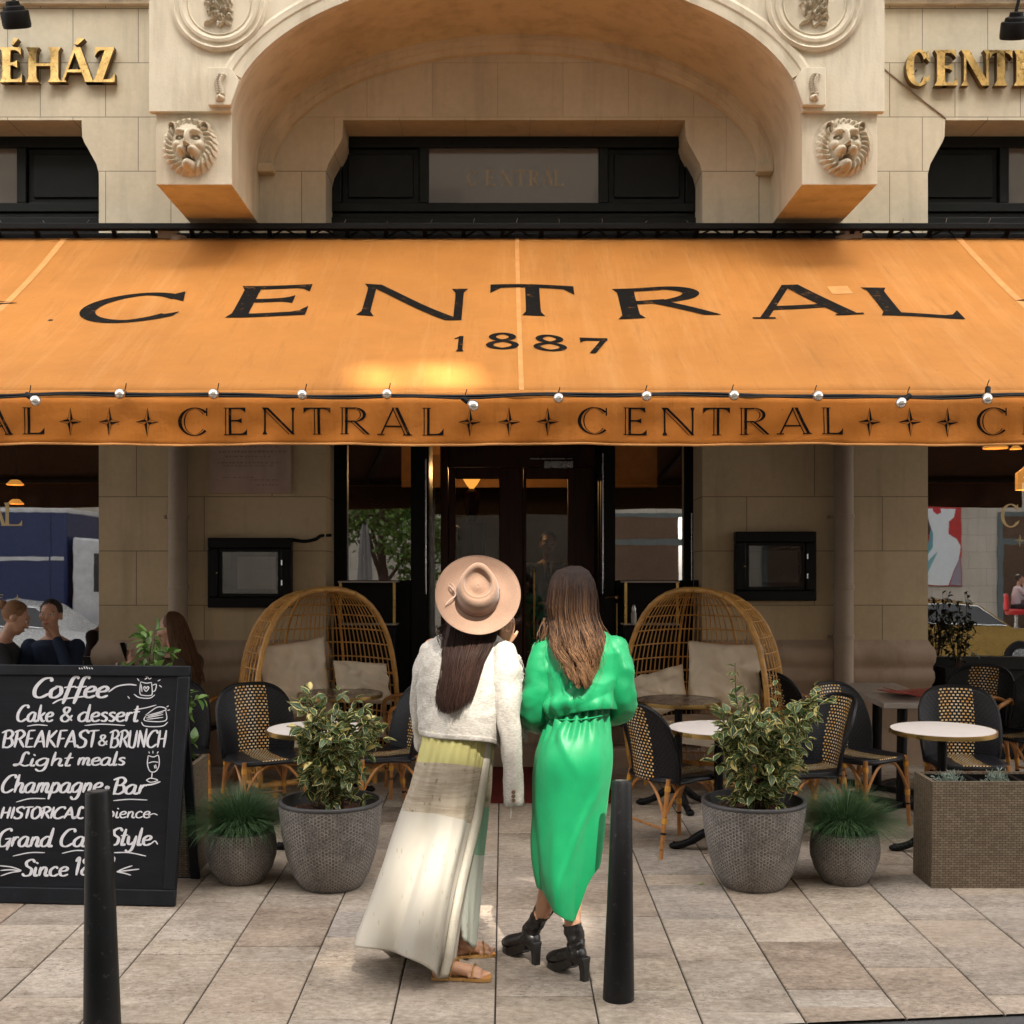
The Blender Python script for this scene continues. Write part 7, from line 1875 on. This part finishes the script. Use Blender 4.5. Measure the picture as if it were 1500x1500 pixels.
def make_egg(name, label):
    t = thing(name, label, 'egg chair', (0,0,0), 0, 'hooded cane egg chairs'); a, dpt, H = .60, .72, 1.47
    def w(h): return max(0, 1-max(0, (h-.10)/.90)**3.3)**(1/2.4)*(1-.10*max(0, (.35-h)/.35)**1.5)
    def pt(phi, h, k=1.0):
        c, s = math.cos(phi), math.sin(phi)
        return Vector((a*math.copysign(abs(c)**.8, c)*w(h)*k, .10*h*(1-h)-dpt*abs(s)**.8*w(h)*k*(.92+.08*h), .10+(H-.10)*h))
    n = 44
    mb = MB()
    for i in range(1, n):
        phi = math.pi*i/n; mb.tube([pt(phi, h_) for h_ in (0,.08,.16,.25,.34,.43,.52,.61,.69,.77,.84,.89,.93,.96,.98,.992)], .0048, 5, caps=False)
    mb.build('cane_ribs', M['cane'], t, smooth=180)
    mb = MB()
    for h_ in (.06,.14,.22,.30,.38,.385,.455,.52,.525,.60,.68,.76,.84,.90,.945,.975):
        mb.tube([pt(math.pi*k/40, h_, 1.0+(.006 if h_ in (.38,.52) else -.004)) for k in range(41)], .0055, 5, caps=False)
    mb.build('cane_hoops', M['cane'], t, smooth=180)
    mb = MB()
    for phi in (math.pi*.25, math.pi*.5, math.pi*.75): mb.tube([pt(phi, h_, 1.01) for h_ in (0,.1,.2,.3,.4,.5,.6,.7,.8,.87,.92,.96,.985)], .011, 7, caps=False)
    for h_, r in ((.0,.02),(.37,.012),(.395,.012)): mb.tube([pt(math.pi*k/40, h_, 1.01) for k in range(41)], r, 8, caps=False)
    mb.build('frame_hoop', M['cane'], t, smooth=180)
    hs_ = [0,.05,.1,.2,.3,.4,.5,.6,.7,.78,.85,.90,.94,.97,.988,.997,1.0]
    rim = [pt(0, h_) for h_ in hs_]+[pt(math.pi, h_) for h_ in hs_[::-1]]
    mb = MB(); mb.tube(rim+[Vector((-a*.3,0.02,.10)), Vector((a*.3,.02,.10))], .0205, 10, closed=True); mb.build('front_rim', M['cane'], t, smooth=180)
    mb = MB(); mb.add([Vector((0,-.02,.34))]+[pt(math.pi*k/24, .2, .97)+Vector((0,.0,-.03)) for k in range(25)], [(0,k+1,k+2) for k in range(24)]); mb.build('seat_deck', M['cane'], t, smooth=0, solid=.02)
    mb = MB(); R0 = [pt(math.pi*k/24, .19, .96)+Vector((0,0,-.01)) for k in range(25)]; R0 = [p+Vector((0,.03,0)) for p in R0]
    top = [p+Vector((0,0,.12)) for p in R0]; mid = [Vector((p.x*1.01, p.y*1.01, p.z+.06)) for p in R0]; c0 = Vector((0,-.25,.49))
    mb.loft([R0, mid, top, [p.lerp(c0, .25)+Vector((0,0,.02)) for p in top], [p.lerp(c0, .97) for p in top]], False, False); mb.build('seat_cushion', M['cushion'], t, smooth=60, recalc=True)
    mb = MB()
    for x, y in ((-.42,-.02),(.42,-.02),(-.28,-.50),(.28,-.50)): mb = MB(); mb.tube([(x,y,0),(x,y,.12)], .022, 10); mb.build('foot', M['cane'], t)
    return t
egg = make_egg('egg_chair', 'hooded honey-cane egg chair with cream cushions, left of the hat-wearing woman')
# opening of the chair is +Y local: turn towards the street and the entrance
def place_egg(o, px, Y, yaw):
    o.matrix_world = Matrix.Translation((PX(px, Y), Y, gz(Y))) @ Matrix.Rotation(math.atan(SL), 4, 'X') @ Matrix.Rotation(R(yaw), 4, 'Z')
place_egg(egg, 480, 9.26, 180+39)
egg2 = copy_tree(egg, (0,0,0), 0, 'hooded honey-cane egg chair with cream cushions, right of the woman in green')
place_egg(egg2, 1017, 9.20, 180-39)
def rot(yaw, pitch, roll): return Matrix.Rotation(R(yaw), 4, 'Z') @ Matrix.Rotation(R(pitch), 4, 'X') @ Matrix.Rotation(R(roll), 4, 'Z')
pillow('cushion', 'large cream cushion leaning at the left inside the left egg chair', P(433, 995, 9.38), rot(8, 78, 8), .50, .58, .10, 1)
pillow('cushion', 'small cream cushion lying at the right inside the left egg chair', P(531, 1000, 9.42), rot(32, 62, -6), .44, .34, .085, 2.4)
pillow('cushion', 'large cream cushion leaning at the right inside the right egg chair', P(1062, 990, 9.33), rot(-6, 78, -3), .56, .50, .10, 3.3)
pillow('cushion', 'small cream cushion with one corner up, at the left inside the right egg chair', P(968, 1014, 9.36), rot(-32, 62, 20), .40, .36, .085, 4.7)

# ---- red carpet in front of the steps
mc = fabric('red_carpet', (.135,.012,.010), .95, (160,160,160), .5, .2)
c = G(590, 1177); d = G(903, 1177); y0, y1 = c.y, 10.12
mb = MB(); mb.box2(c.x, d.x, y0, y1, 0, .012)
mb.v = [(x, y, z+SL*y+.001) for x, y, z in mb.v]; tag(mb.build('carpet', mc, smooth=0, bevel=.004), 'dark red carpet on the paving before the entrance steps', 'carpet')
# ---- brass service stands beside the door
def stand(xa, xb, lab, item):
    Y = 10.42; X0, X1 = PX(xa, Y), PX(xb, Y); Z1, Z0 = PZ(851, Y), PZ(913, Y); g = .52
    t = thing('service_stand', lab, 'stand', ((X0+X1)/2, Y, g), 0, 'brass-framed service stands beside the entrance'); w = (X1-X0)/2
    mb = MB(); mb.box2(-w, w, -.13, .13, Z1-g-.014, Z1-g); mb.build('top_shelf', M['greytop'], t, smooth=0, bevel=.003)
    mb = MB(); mb.box2(-w, w, -.13, .13, Z0-g-.012, Z0-g); mb.build('lower_shelf', M['greytop'], t, smooth=0, bevel=.003)
    mb = MB(); mb.box2(-w+.02, w-.02, -.10, .12, .02, Z0-g-.013); mb.build('cabinet', M['black'], t, bevel=.006)
    mb = MB(); mb.box2(-w+.02, w-.02, .09, .12, Z0-g, Z1-g-.015); mb.build('back_panel', M['black'], t, smooth=0)
    for x in (-w+.02, w-.02):
        mb = MB(); mb.bar((x,-.115,Z0-g), (x,-.115,Z1-g-.014), .022, .022, (0,1,0)); mb.build('brass_post', M['brass'], t, smooth=0)
    if item:
        z = Z0-g; cc = Vector((-w+.09,-.08,z)); s = thing('glass_shaker', 'small glass shaker with silver top on the right service stand', 'shaker', (t.location.x+cc.x, Y+cc.y, g+cc.z))
        mb = MB(); mb.lathe([(.0005,0),(.024,0),(.024,.08),(.017,.10)], 14); mb.build('glass', mat('shaker_glass', (.42,.40,.38), .15), s); mb = MB(); mb.lathe([(.018,.10),(.019,.125),(.010,.15),(.0005,.155)], 14); mb.build('cap', M['chrome'], s)
stand(498, 583, 'brass-framed black service stand left of the entrance, behind the left egg chair', False)
stand(911, 993, 'brass-framed black service stand right of the entrance, behind the right egg chair', True)

# ---------------------------------------------------------------- pots and plants
def potmat():
    m, nt, b = nodes('etched_grey_pot'); co = tco(nt)
    sp = N(nt, 'ShaderNodeSeparateXYZ'); L(nt, co, sp.inputs[0])
    ang = math_(nt, 'ARCTAN2', sp.outputs[1], sp.outputs[0]); cb = N(nt, 'ShaderNodeCombineXYZ')
    L(nt, math_(nt, 'MULTIPLY', ang, .24), cb.inputs[0]); L(nt, sp.outputs[2], cb.inputs[1])
    lines = None; fz = noise_(nt, co, 55, 4, .7)
    for a in (0, 60, 120):
        mp = N(nt, 'ShaderNodeMapping', Rotation=(0, 0, R(a)), Scale=(60, 60, 60)); L(nt, cb.outputs[0], mp.inputs[0])
        s2 = N(nt, 'ShaderNodeSeparateXYZ'); L(nt, mp.outputs[0], s2.inputs[0])
        w = math_(nt, 'ABSOLUTE', math_(nt, 'SUBTRACT', math_(nt, 'FRACT', s2.outputs[0]), .5))
        l = math_(nt, 'LESS_THAN', w, math_(nt, 'ADD', math_(nt, 'MULTIPLY', fz, .16), -.02))
        lines = l if lines is None else math_(nt, 'MAXIMUM', lines, l)
    worn = ramp(nt, noise_(nt, co, 8, 6, .7), [(.38, .15), (.62, 1.0)])
    base = ramp(nt, noise_(nt, co, 3.0, 6), [(.3, (.045,.040,.037)), (.7, (.095,.085,.078))])
    sc = ramp(nt, noise_(nt, co, 130, 3, .7), [(.45, 0.0), (.65, .55)])
    c = mixc(nt, sc, base, (.34,.31,.285))
    c = mixc(nt, math_(nt, 'MULTIPLY', math_(nt, 'MULTIPLY', lines, worn), .75), c, (.44,.41,.38))
    L(nt, c, b.inputs['Base Color']); b.inputs['Roughness'].default_value = .75
    bump_(nt, b, math_(nt, 'ADD', lines, noise_(nt, co, 40, 4)), .4, .003); return m
M['pot'] = potmat(); M['potrim'] = mat('dark_pot_rim', (.045,.043,.045), .5, var=.25)
def soilmat():
    m, nt, b = nodes('bark_mulch'); co = tco(nt)
    v = N(nt, 'ShaderNodeTexVoronoi', Scale=45.0); mp = N(nt, 'ShaderNodeMapping', Scale=(1, .5, 1)); L(nt, co, mp.inputs[0]); L(nt, mp.outputs[0], v.inputs['Vector'])
    L(nt, ramp(nt, v.outputs['Color'], [(.2, (.02,.01,.007)), (.6, (.09,.035,.018)), (.9, (.16,.07,.035))]), b.inputs['Base Color']); b.inputs['Roughness'].default_value = .9
    bump_(nt, b, v.outputs['Distance'], 1.0, .01); return m
M['mulch'] = soilmat()
def pot(px, pyb, rim_w, H, lab, big):
    g = G(px, pyb); k = FPX/g.y; r = rim_w/2/k
    t = thing('plant_pot', lab, 'plant pot', g, 0, 'etched grey plant pots along the terrace edge', slope=True)
    if big: pr = [(.0005,0),(r*.55,0),(r*.60,.008),(r*.74,H*.16),(r*.86,H*.38),(r*.94,H*.64),(r*.985,H*.9),(r*.99,H*.955)]; ins = [(r*.99,H*.955),(r,H*.965),(r,H*.99),(r*.985,H),(r*.93,H),(r*.92,H*.97),(r*.86,H*.82)]
    else: pr = [(.0005,0),(r*.58,0),(r*.64,.008),(r*.86,H*.25),(r*.985,H*.5),(r,H*.66),(r*.96,H*.88),(r*.92,H*.965)]; ins = [(r*.92,H*.965),(r*.92,H*.985),(r*.90,H),(r*.85,H),(r*.84,H*.96),(r*.8,H*.85)]
    mb = MB(); mb.lathe(pr, 64); mb.build('pot_body', M['pot'], t, smooth=50)
    mb = MB(); mb.lathe(ins, 64); mb.build('rim', M['potrim'], t, smooth=60)
    mb = MB(); zz = H*.84; rr = ins[-1][0]*1.03
    mb.grid(lambda u, v: Vector(((u-.5)*2*rr*(math.sqrt(max(0, 1-((v-.5)*2)**2/2))), (v-.5)*2*rr*math.sqrt(max(0, 1-((u-.5)*2)**2/2)), zz+.012*nz(u*7, v*7, px)+.01)), 16, 16); mb.build('mulch', M['mulch'], t, smooth=0)
    return g, r, H
M['varleaf'] = leafmat('variegated_leaf', (.028,.075,.030), (.08,.15,.06), (.78,.66,.26))
M['leaf'] = leafmat('laurel_leaf', (.07,.15,.03), (.16,.27,.06))
def shrub(name, lab, base, stems, lm, seed, lsize, dens=1.0, group=None, cat='shrub'):
    """stems: list of (tip offset, n side twigs)"""
    rs = random.Random(seed); t = thing(name, lab, cat, base, 0, group); tw = MB(); lf = MB()
    def leaves(path, step, l, z0=0.0):
        acc = 0
        for a, b2 in zip(path, path[1:]):
            seg = (b2-a); acc += seg.length
            while acc > step:
                acc -= step; p = a.lerp(b2, rs.random())
                if p.z < z0: continue
                out = Vector((p.x, p.y, 0)); out = out.normalized() if out.length > .01 else rv(rs)
                d = (out*rs.uniform(.1,1.0)+rv(rs,.9)+Vector((0,0,.15))).normalized(); s = l*rs.uniform(.55, 1.2)
                leaf(lf, p, d, (Vector((0,0,1))+rv(rs,.7)).normalized(), s, s*rs.uniform(.46,.6), rs.uniform(.0,.5), rs.uniform(.05,.3))
    for tip, nt_ in stems:
        tip = Vector(tip); b0 = Vector((tip.x*.12, tip.y*.12, -.03)); m_ = tip*.5+Vector((tip.x*.15, tip.y*.15, .02))+rv(rs,.015)
        path = catmull([b0, b0.lerp(m_, .6)+rv(rs,.01), m_, m_.lerp(tip, .55)+rv(rs,.015), tip], 4)
        tw.tube(path, [lerp(.0065, .0016, k/(len(path)-1)) for k in range(len(path))], 5); leaves(path, .020/dens, lsize*.8, .05)
        for k in range(nt_):
            i = rs.randint(int(len(path)*.22), len(path)-2); p = path[i]; ln = rs.uniform(.07, .17)
            d = (Vector((p.x, p.y, 0))*2.5+rv(rs,.8)+Vector((0,0,rs.uniform(.0,.5)))).normalized(); q = [p, p+d*ln*.5+rv(rs,.01), p+d*ln+Vector((0,0,.01))]
            tw.tube(q, [.0024,.0018,.001], 4); leaves(q, .0125/dens, lsize)
    tw.build('stems', M['twig'], t, smooth=180); lf.build('foliage', lm, t, smooth=180); return t
rs = random.Random(21)
def ov(r, h0, h1, n, sq=1.0):
    out = []
    for k in range(n):
        a = 2*math.pi*(k+rs.random()*.8)/n; rr = r*rs.uniform(.35, 1); out.append(((rr*math.cos(a), rr*math.sin(a), rs.uniform(h0, h1)), rs.randint(6, 9)))
    return out
g, r, H = pot(485, 1297, 152, .465, 'large etched grey pot holding the left variegated shrub', True)
shrub('variegated_shrub', 'variegated cream-edged shrub in the large pot left of the hat-wearing woman', g+Vector((.01,.0,H*.84)), ov(.20,.36,.58,16)+[((-.13,0,.62),4),((.02,-.02,.68),4),((.12,0,.61),4),((-.04,.03,.65),3)], M['varleaf'], 3, .068, 1.05, 'variegated shrubs in the large pots')
g, r, H = pot(1103, 1297, 152, .465, 'large etched grey pot holding the right variegated shrub', True)
shrub('variegated_shrub', 'wider variegated shrub with one tall shoot, in the large pot right of the bollard', g+Vector((.01,0,H*.84)), [((x*1.15+.06, y, z), n_) for (x, y, z), n_ in ov(.23,.36,.60,18)]+[((-.11,-.02,.80),2),((.26,.0,.62),6),((.10,-.02,.68),5)], M['varleaf'], 8, .070, 1.05, 'variegated shrubs in the large pots')
M['grass'] = leafmat('blue_fescue_blade', (.03,.085,.036), (.12,.20,.085))
def tuft(lab, base, r, h, seed, n=1500):
    rs = random.Random(seed); t = thing('grass_plant', lab, 'grass plant', base, 0, 'grass tufts in the small pots'); mb = MB()
    for k in range(n):
        a = rs.uniform(0, 6.283); q = math.sqrt(rs.random()); b0 = Vector((math.cos(a)*q*.10, math.sin(a)*q*.10, -.01)); ln = h*rs.uniform(.78, 1.06); tilt = (q*.95+rs.uniform(-.15,.25))*1.35
        d = Vector((math.cos(a+rs.uniform(-.3,.3)), math.sin(a+rs.uniform(-.3,.3)), 0)); x = Vector((-d.y, d.x, 0)); vs = []; w = rs.uniform(.0014, .0026); p = b0.copy(); e = tilt*.55
        for i in range(6):
            ww = w*(1-i/5)**.7; vs += [p-x*ww, p+x*ww]; p = p+(d*math.sin(e)+Vector((0,0,1))*math.cos(e))*ln/5; e += tilt*.22+.06
        mb.add(vs, [(2*i,2*i+1,2*i+3,2*i+2) for i in range(5)], [[(0,i/5),(1,i/5),(1,(i+1)/5),(0,(i+1)/5)] for i in range(5)])
    mb.build('blades', M['grass'], t, smooth=180)
g, r, H = pot(354, 1290, 103, .285, 'small etched grey pot with a grass tuft, beside the chalkboard', False); tuft('bushy green grass tuft in the small pot beside the chalkboard', g+Vector((0,0,H*.90)), .2, .33, 31, 3200)
g, r, H = pot(1237, 1291, 101, .285, 'small etched grey pot with a grass tuft, beside the wicker planter on the right', False); tuft('bushy green grass tuft in the small pot left of the right wicker planter', g+Vector((0,0,H*.90)), .2, .33, 37, 3200)

# ---- wicker planters
def wickermat():
    m, nt, b = nodes('grey_brown_wicker'); uv = N(nt, 'ShaderNodeUVMap')
    n = N(nt, 'ShaderNodeTexBrick'); n.offset = .5
    for k, v in (('Scale', 1), ('Brick Width', .030), ('Row Height', .0125), ('Mortar Size', .0018), ('Mortar Smooth', .6), ('Bias', 0)): n.inputs[k].default_value = v
    n.inputs['Color1'].default_value = (.150,.108,.066,1); n.inputs['Color2'].default_value = (.225,.172,.115,1); n.inputs['Mortar'].default_value = (.022,.016,.011,1)
    L(nt, uv.outputs[0], n.inputs['Vector'])
    c = mixc(nt, .5, n.outputs['Color'], ramp(nt, noise_(nt, tco(nt), 6, 5), [(.3, .35), (.7, .62)]), 'SOFT_LIGHT')
    L(nt, c, b.inputs['Base Color']); b.inputs['Roughness'].default_value = .6
    wv = N(nt, 'ShaderNodeTexWave', Scale=1.0); wv.bands_direction = 'X'; mp = N(nt, 'ShaderNodeMapping', Scale=(10.5, 1, 1)); L(nt, uv.outputs[0], mp.inputs[0]); L(nt, mp.outputs[0], wv.inputs['Vector'])
    bump_(nt, b, math_(nt, 'SUBTRACT', math_(nt, 'MULTIPLY', wv.outputs['Fac'], .5), n.outputs['Fac']), .9, .006); return m
M['wicker'] = wickermat()
def planter(lab, loc, w, d, h, yaw=0):
    t = thing('wicker_planter', lab, 'planter', loc, yaw, 'grey-brown wicker planters', slope=True)
    mb = MB(); c = [(0,0),(w,0),(w,d),(0,d)]; ins = .022
    for i in range(4):
        (xa, ya), (xb, yb) = c[i], c[(i+1) % 4]; ln = math.hypot(xb-xa, yb-ya); nn = int(ln/.03)
        mb.add([(xa,ya,0),(xb,yb,0),(xb,yb,h),(xa,ya,h)], [(0,1,2,3)], [[(i*3.1,0),(i*3.1+ln,0),(i*3.1+ln,h),(i*3.1,h)]])
    ci = [(ins,ins),(w-ins,ins),(w-ins,d-ins),(ins,d-ins)]
    for i in range(4):
        a, b2 = c[i], c[(i+1)%4]; e, f = ci[i], ci[(i+1)%4]; ln = math.hypot(b2[0]-a[0], b2[1]-a[1])
        mb.add([(a[0],a[1],h),(b2[0],b2[1],h),(f[0],f[1],h+.002),(e[0],e[1],h+.002)], [(0,1,2,3)], [[(0,0),(ln,0),(ln,.022),(0,.022)]])
        mb.add([(e[0],e[1],h+.002),(f[0],f[1],h+.002),(f[0],f[1],h-.2),(e[0],e[1],h-.2)], [(0,1,2,3)], [[(0,0),(ln,0),(ln,.2),(0,.2)]])
    mb.build('basket', M['wicker'], t, smooth=0)
    mb = MB(); mb.box2(ins+.002, w-ins-.002, ins+.002, d-ins-.002, h-.12, h-.045); mb.build('mulch', M['mulch'], t, smooth=0)
    n = max(1, round(w/.27)); 
    for k in range(n):
        xa = ins+.004+k*(w-2*ins-.008)/n; xb = xa+(w-2*ins-.008)/n-.006; mb = MB(); q = .008
        for x0_, x1_, y0_, y1_ in ((xa,xb,ins+.004,ins+.004+q),(xa,xb,d-ins-.004-q,d-ins-.004),(xa,xa+q,ins+.004+q,d-ins-.004-q),(xb-q,xb,ins+.004+q,d-ins-.004-q)): mb.box2(x0_,x1_,y0_,y1_,h-.06,h-.008)
        mb.build('liner_tray', M['iron'], t, smooth=0)
    return t
g = G(1364, 1301); planter('tall wicker planter with silver plants at the right photo edge', g, 1.25, .30, .565)
def succulent(lab, p, seed):
    rs = random.Random(seed); t = thing('silver_plant', lab, 'plant', p, 0, 'small silver plants in the right wicker planter'); mb = MB()
    for k in range(46):
        a = rs.uniform(0, 6.283); e = rs.uniform(.1, 1.25); d = Vector((math.cos(a)*math.sin(e), math.sin(a)*math.sin(e), math.cos(e))); ln = rs.uniform(.05, .085); q = Vector((d.x*.02, d.y*.02, 0))
        for i in range(9): pp = q+d*ln*(i/8); dd = (d+rv(rs,.9)).normalized(); leaf(mb, pp, dd, rv(rs).normalized(), rs.uniform(.016,.026), .006, .1, .1)
    mb.build('foliage', M['silver'], t, smooth=180)
M['silver'] = leafmat('silver_leaf', (.20,.27,.22), (.34,.40,.34))
for px, sd, lab in ((1392, 1, 'silvery grey-green plant nearest the left corner of the right wicker planter'), (1461, 2, 'silvery grey-green plant second from the left in the right wicker planter'), (1540, 3, 'silvery grey-green plant just outside the right photo edge')):
    succulent(lab, Vector((PX(px, 6.92), 6.92, g.z+.565-.05)), sd)
gp = G(262, 1296); gp = Vector((PX(286, 6.95), 6.95, gz(6.95)))
gp.x -= 1.2; planter('wicker planter standing close behind the chalkboard', gp, 1.2, .32, .62)
shrub('laurel_plant', 'young laurel with upright stem growing above the chalkboard', Vector((PX(222, 7.1), 7.1, gz(7.1)+.58)), [((0,0,.70),4),((.02,.0,.76),3),((-.03,.0,.72),3),((-.05,.02,.44),5),((.07,.0,.42),5),((.13,0,.38),5),((-.11,.0,.38),5),((.17,.03,.36),4)], M['leaf'], 5, .082, 1.2, None, 'plant')
shrub('laurel_plant', 'low leafy sprig showing above the top of the chalkboard', Vector((PX(78, 7.1), 7.1, gz(7.1)+.60)), [((0,0,.42),4),((.03,0,.40),3),((-.04,0,.38),3)], M['leaf'], 6, .066, 1.1, None, 'plant')
shrub('window_plant', 'dark leafy plant standing against the right shop window, before the mirrored gold car', Vector((PX(1404, 10.42), 10.42, 1.16)), [((0,0,.54),6),((.05,0,.60),6),((-.06,0,.46),6),((.09,0,.44),5),((-.10,0,.36),5),((.02,.02,.40),6)], leafmat('dark_window_leaf', (.006,.012,.004), (.02,.03,.008)), 12, .055, .6, None, 'plant')
t = thing('tall_planter', 'tall narrow black planter under the right shop window, behind the chairs', 'planter', (PX(1404, 10.42), 10.42, .381)); mb = MB(); mb.loft([[Vector((x*w, y*w*.8, z)) for x, y in ((-1,-1),(1,-1),(1,1),(-1,1))] for w, z in ((.11,0),(.15,.78),(.13,.78),(.125,.70))], True, True); mb.build('box', M['iron'], t, smooth=0); mb = MB(); mb.box2(-.125,.125,-.1,.1,.70,.72); mb.build('mulch', M['mulch'], t, smooth=0)
# fallen leaf and paper scrap
gl_ = G(1027, 1297); mb = MB(); leaf(mb, Vector((-.015,0,.006)), Vector((1,.4,0)), Vector((0,.2,1)), .038, .020, -.1, .2); t = mb.build('fallen_leaf', leafmat('fresh_green_leaf', (.20,.45,.03), (.2,.45,.03)), None, smooth=180); t.location = gl_; tag(t, 'bright green fallen leaf on the paving left of the right large pot', 'leaf')
# bottle on the guests' table and the table
t = make_table(150, 9.35, 'round table of the seated guests behind the chalkboard', M['marble'])
tz = gz(9.0)
b_ = thing('glass_bottle', 'small dark red glass bottle on the guests\' table above the chalkboard', 'bottle', (PX(172, 9.28), 9.28, gz(9.28)+.74)); mb = MB(); mb.lathe([(.0005,0),(.028,0),(.029,.08),(.026,.11),(.012,.15),(.011,.18),(.0005,.182)], 16); mb.build('body', mat('dark_red_glass', (.10,.01,.01), .12), b_, smooth=60); mb = MB(); mb.lathe([(.0125,.172),(.0135,.188),(.0005,.19)], 12); mb.build('cap', M['chrome'], b_)

# ---------------------------------------------------------------- guests and waiter
figure('person', 'seated dark-haired man in navy jacket resting his chin on his hand by the left window', 'man', (PX(82, 9.8), 9.8, gz(9.8)), 176, True, 'chin', (.018,.030,.065), (.02,.02,.03), (.56,.31,.21), 'short', (.045,.038,.034), headturn=6)
figure('person', 'seated guest with tied-back fair hair and dark jacket looking down, at left photo edge', 'woman', (PX(-4, 9.5), 9.5, gz(9.5)), -78, True, 'table', (.035,.035,.042), (.02,.02,.025), (.50,.28,.19), 'bun', (.16,.085,.045), headturn=8, headdown=28)
figure('person', 'seated woman with long brown hair holding a phone, against the left pier', 'woman', (PX(268, 9.1), 9.1, gz(9.1)-.06), 62, True, 'phone', (.07,.05,.035), (.02,.02,.025), (.45,.25,.17), 'long', (.085,.042,.022), headturn=20, headdown=12)
wt = figure('person', 'waiter in dark suit and tie standing behind the entrance door glass', 'man', (PX(803, 12.6), 12.6, .66), 178, False, 'stand', (.045,.032,.022), (.02,.015,.012), (.30,.14,.09), 'short', (.02,.014,.010), shirt=(.62,.52,.38), s=.93)

# phone held by the long-haired guest
q = bpy.data.objects['person.004' if 'person.004' in bpy.data.objects else 'person']
ph_ = Matrix.Translation((PX(268, 9.1), 9.1, gz(9.1)-.06)) @ Matrix.Rotation(R(62), 4, 'Z')
pp = ph_ @ Vector((-.10, .46, 1.08)); t = thing('phone', 'dark phone in the hand of the seated brown-haired woman', 'phone', pp, 80); mb = MB(); mb.obox((0,0,0), (.07,.009,.14), Matrix.Rotation(R(-20), 3, 'X')); mb.build('case', M['black'], t, bevel=.004); mb = MB(); mb.obox((.028,.006,.045), (.012,.004,.03), Matrix.Rotation(R(-20), 3, 'X')); mb.build('camera_lens', M['chrome'], t, smooth=0)
# guest on a red stool across the street (mirrored in the right window)
figure('person', 'person in pale shirt on a red stool, mirrored in the right shop window', 'person', (12.95, -10.75, .35), -80, True, 'chin', (.55,.45,.50), (.02,.02,.025), (.42,.23,.16), 'short', (.03,.02,.015), zseat=.72)
t = thing('red_stool', 'red padded stool across the street, mirrored in the right window', 'stool', (12.95, -10.75, .1)); mb = MB(); mb.tube([(0,0,.02),(0,0,.85)], .04, 12); mb.lathe([(.0005,0),(.22,0),(.22,.03),(.0005,.04)], 20); mb.build('pedestal', M['chrome'], t)
mb = MB(); mb.lathe([(.0005,.85),(.24,.85),(.27,.90),(.27,.95),(.23,.985),(.0005,.99)], 24); mb.build('seat', mat('red_vinyl', (.55,.02,.025), .35, bump=.05), t); mb = MB(); mb.grid(lambda u, v: Vector((-.26-.03*v, (u-.5)*.44, .95+.42*v)), 6, 6); mb.build('backrest', bpy.data.materials['red_vinyl'], t, solid=.06, smooth=60)
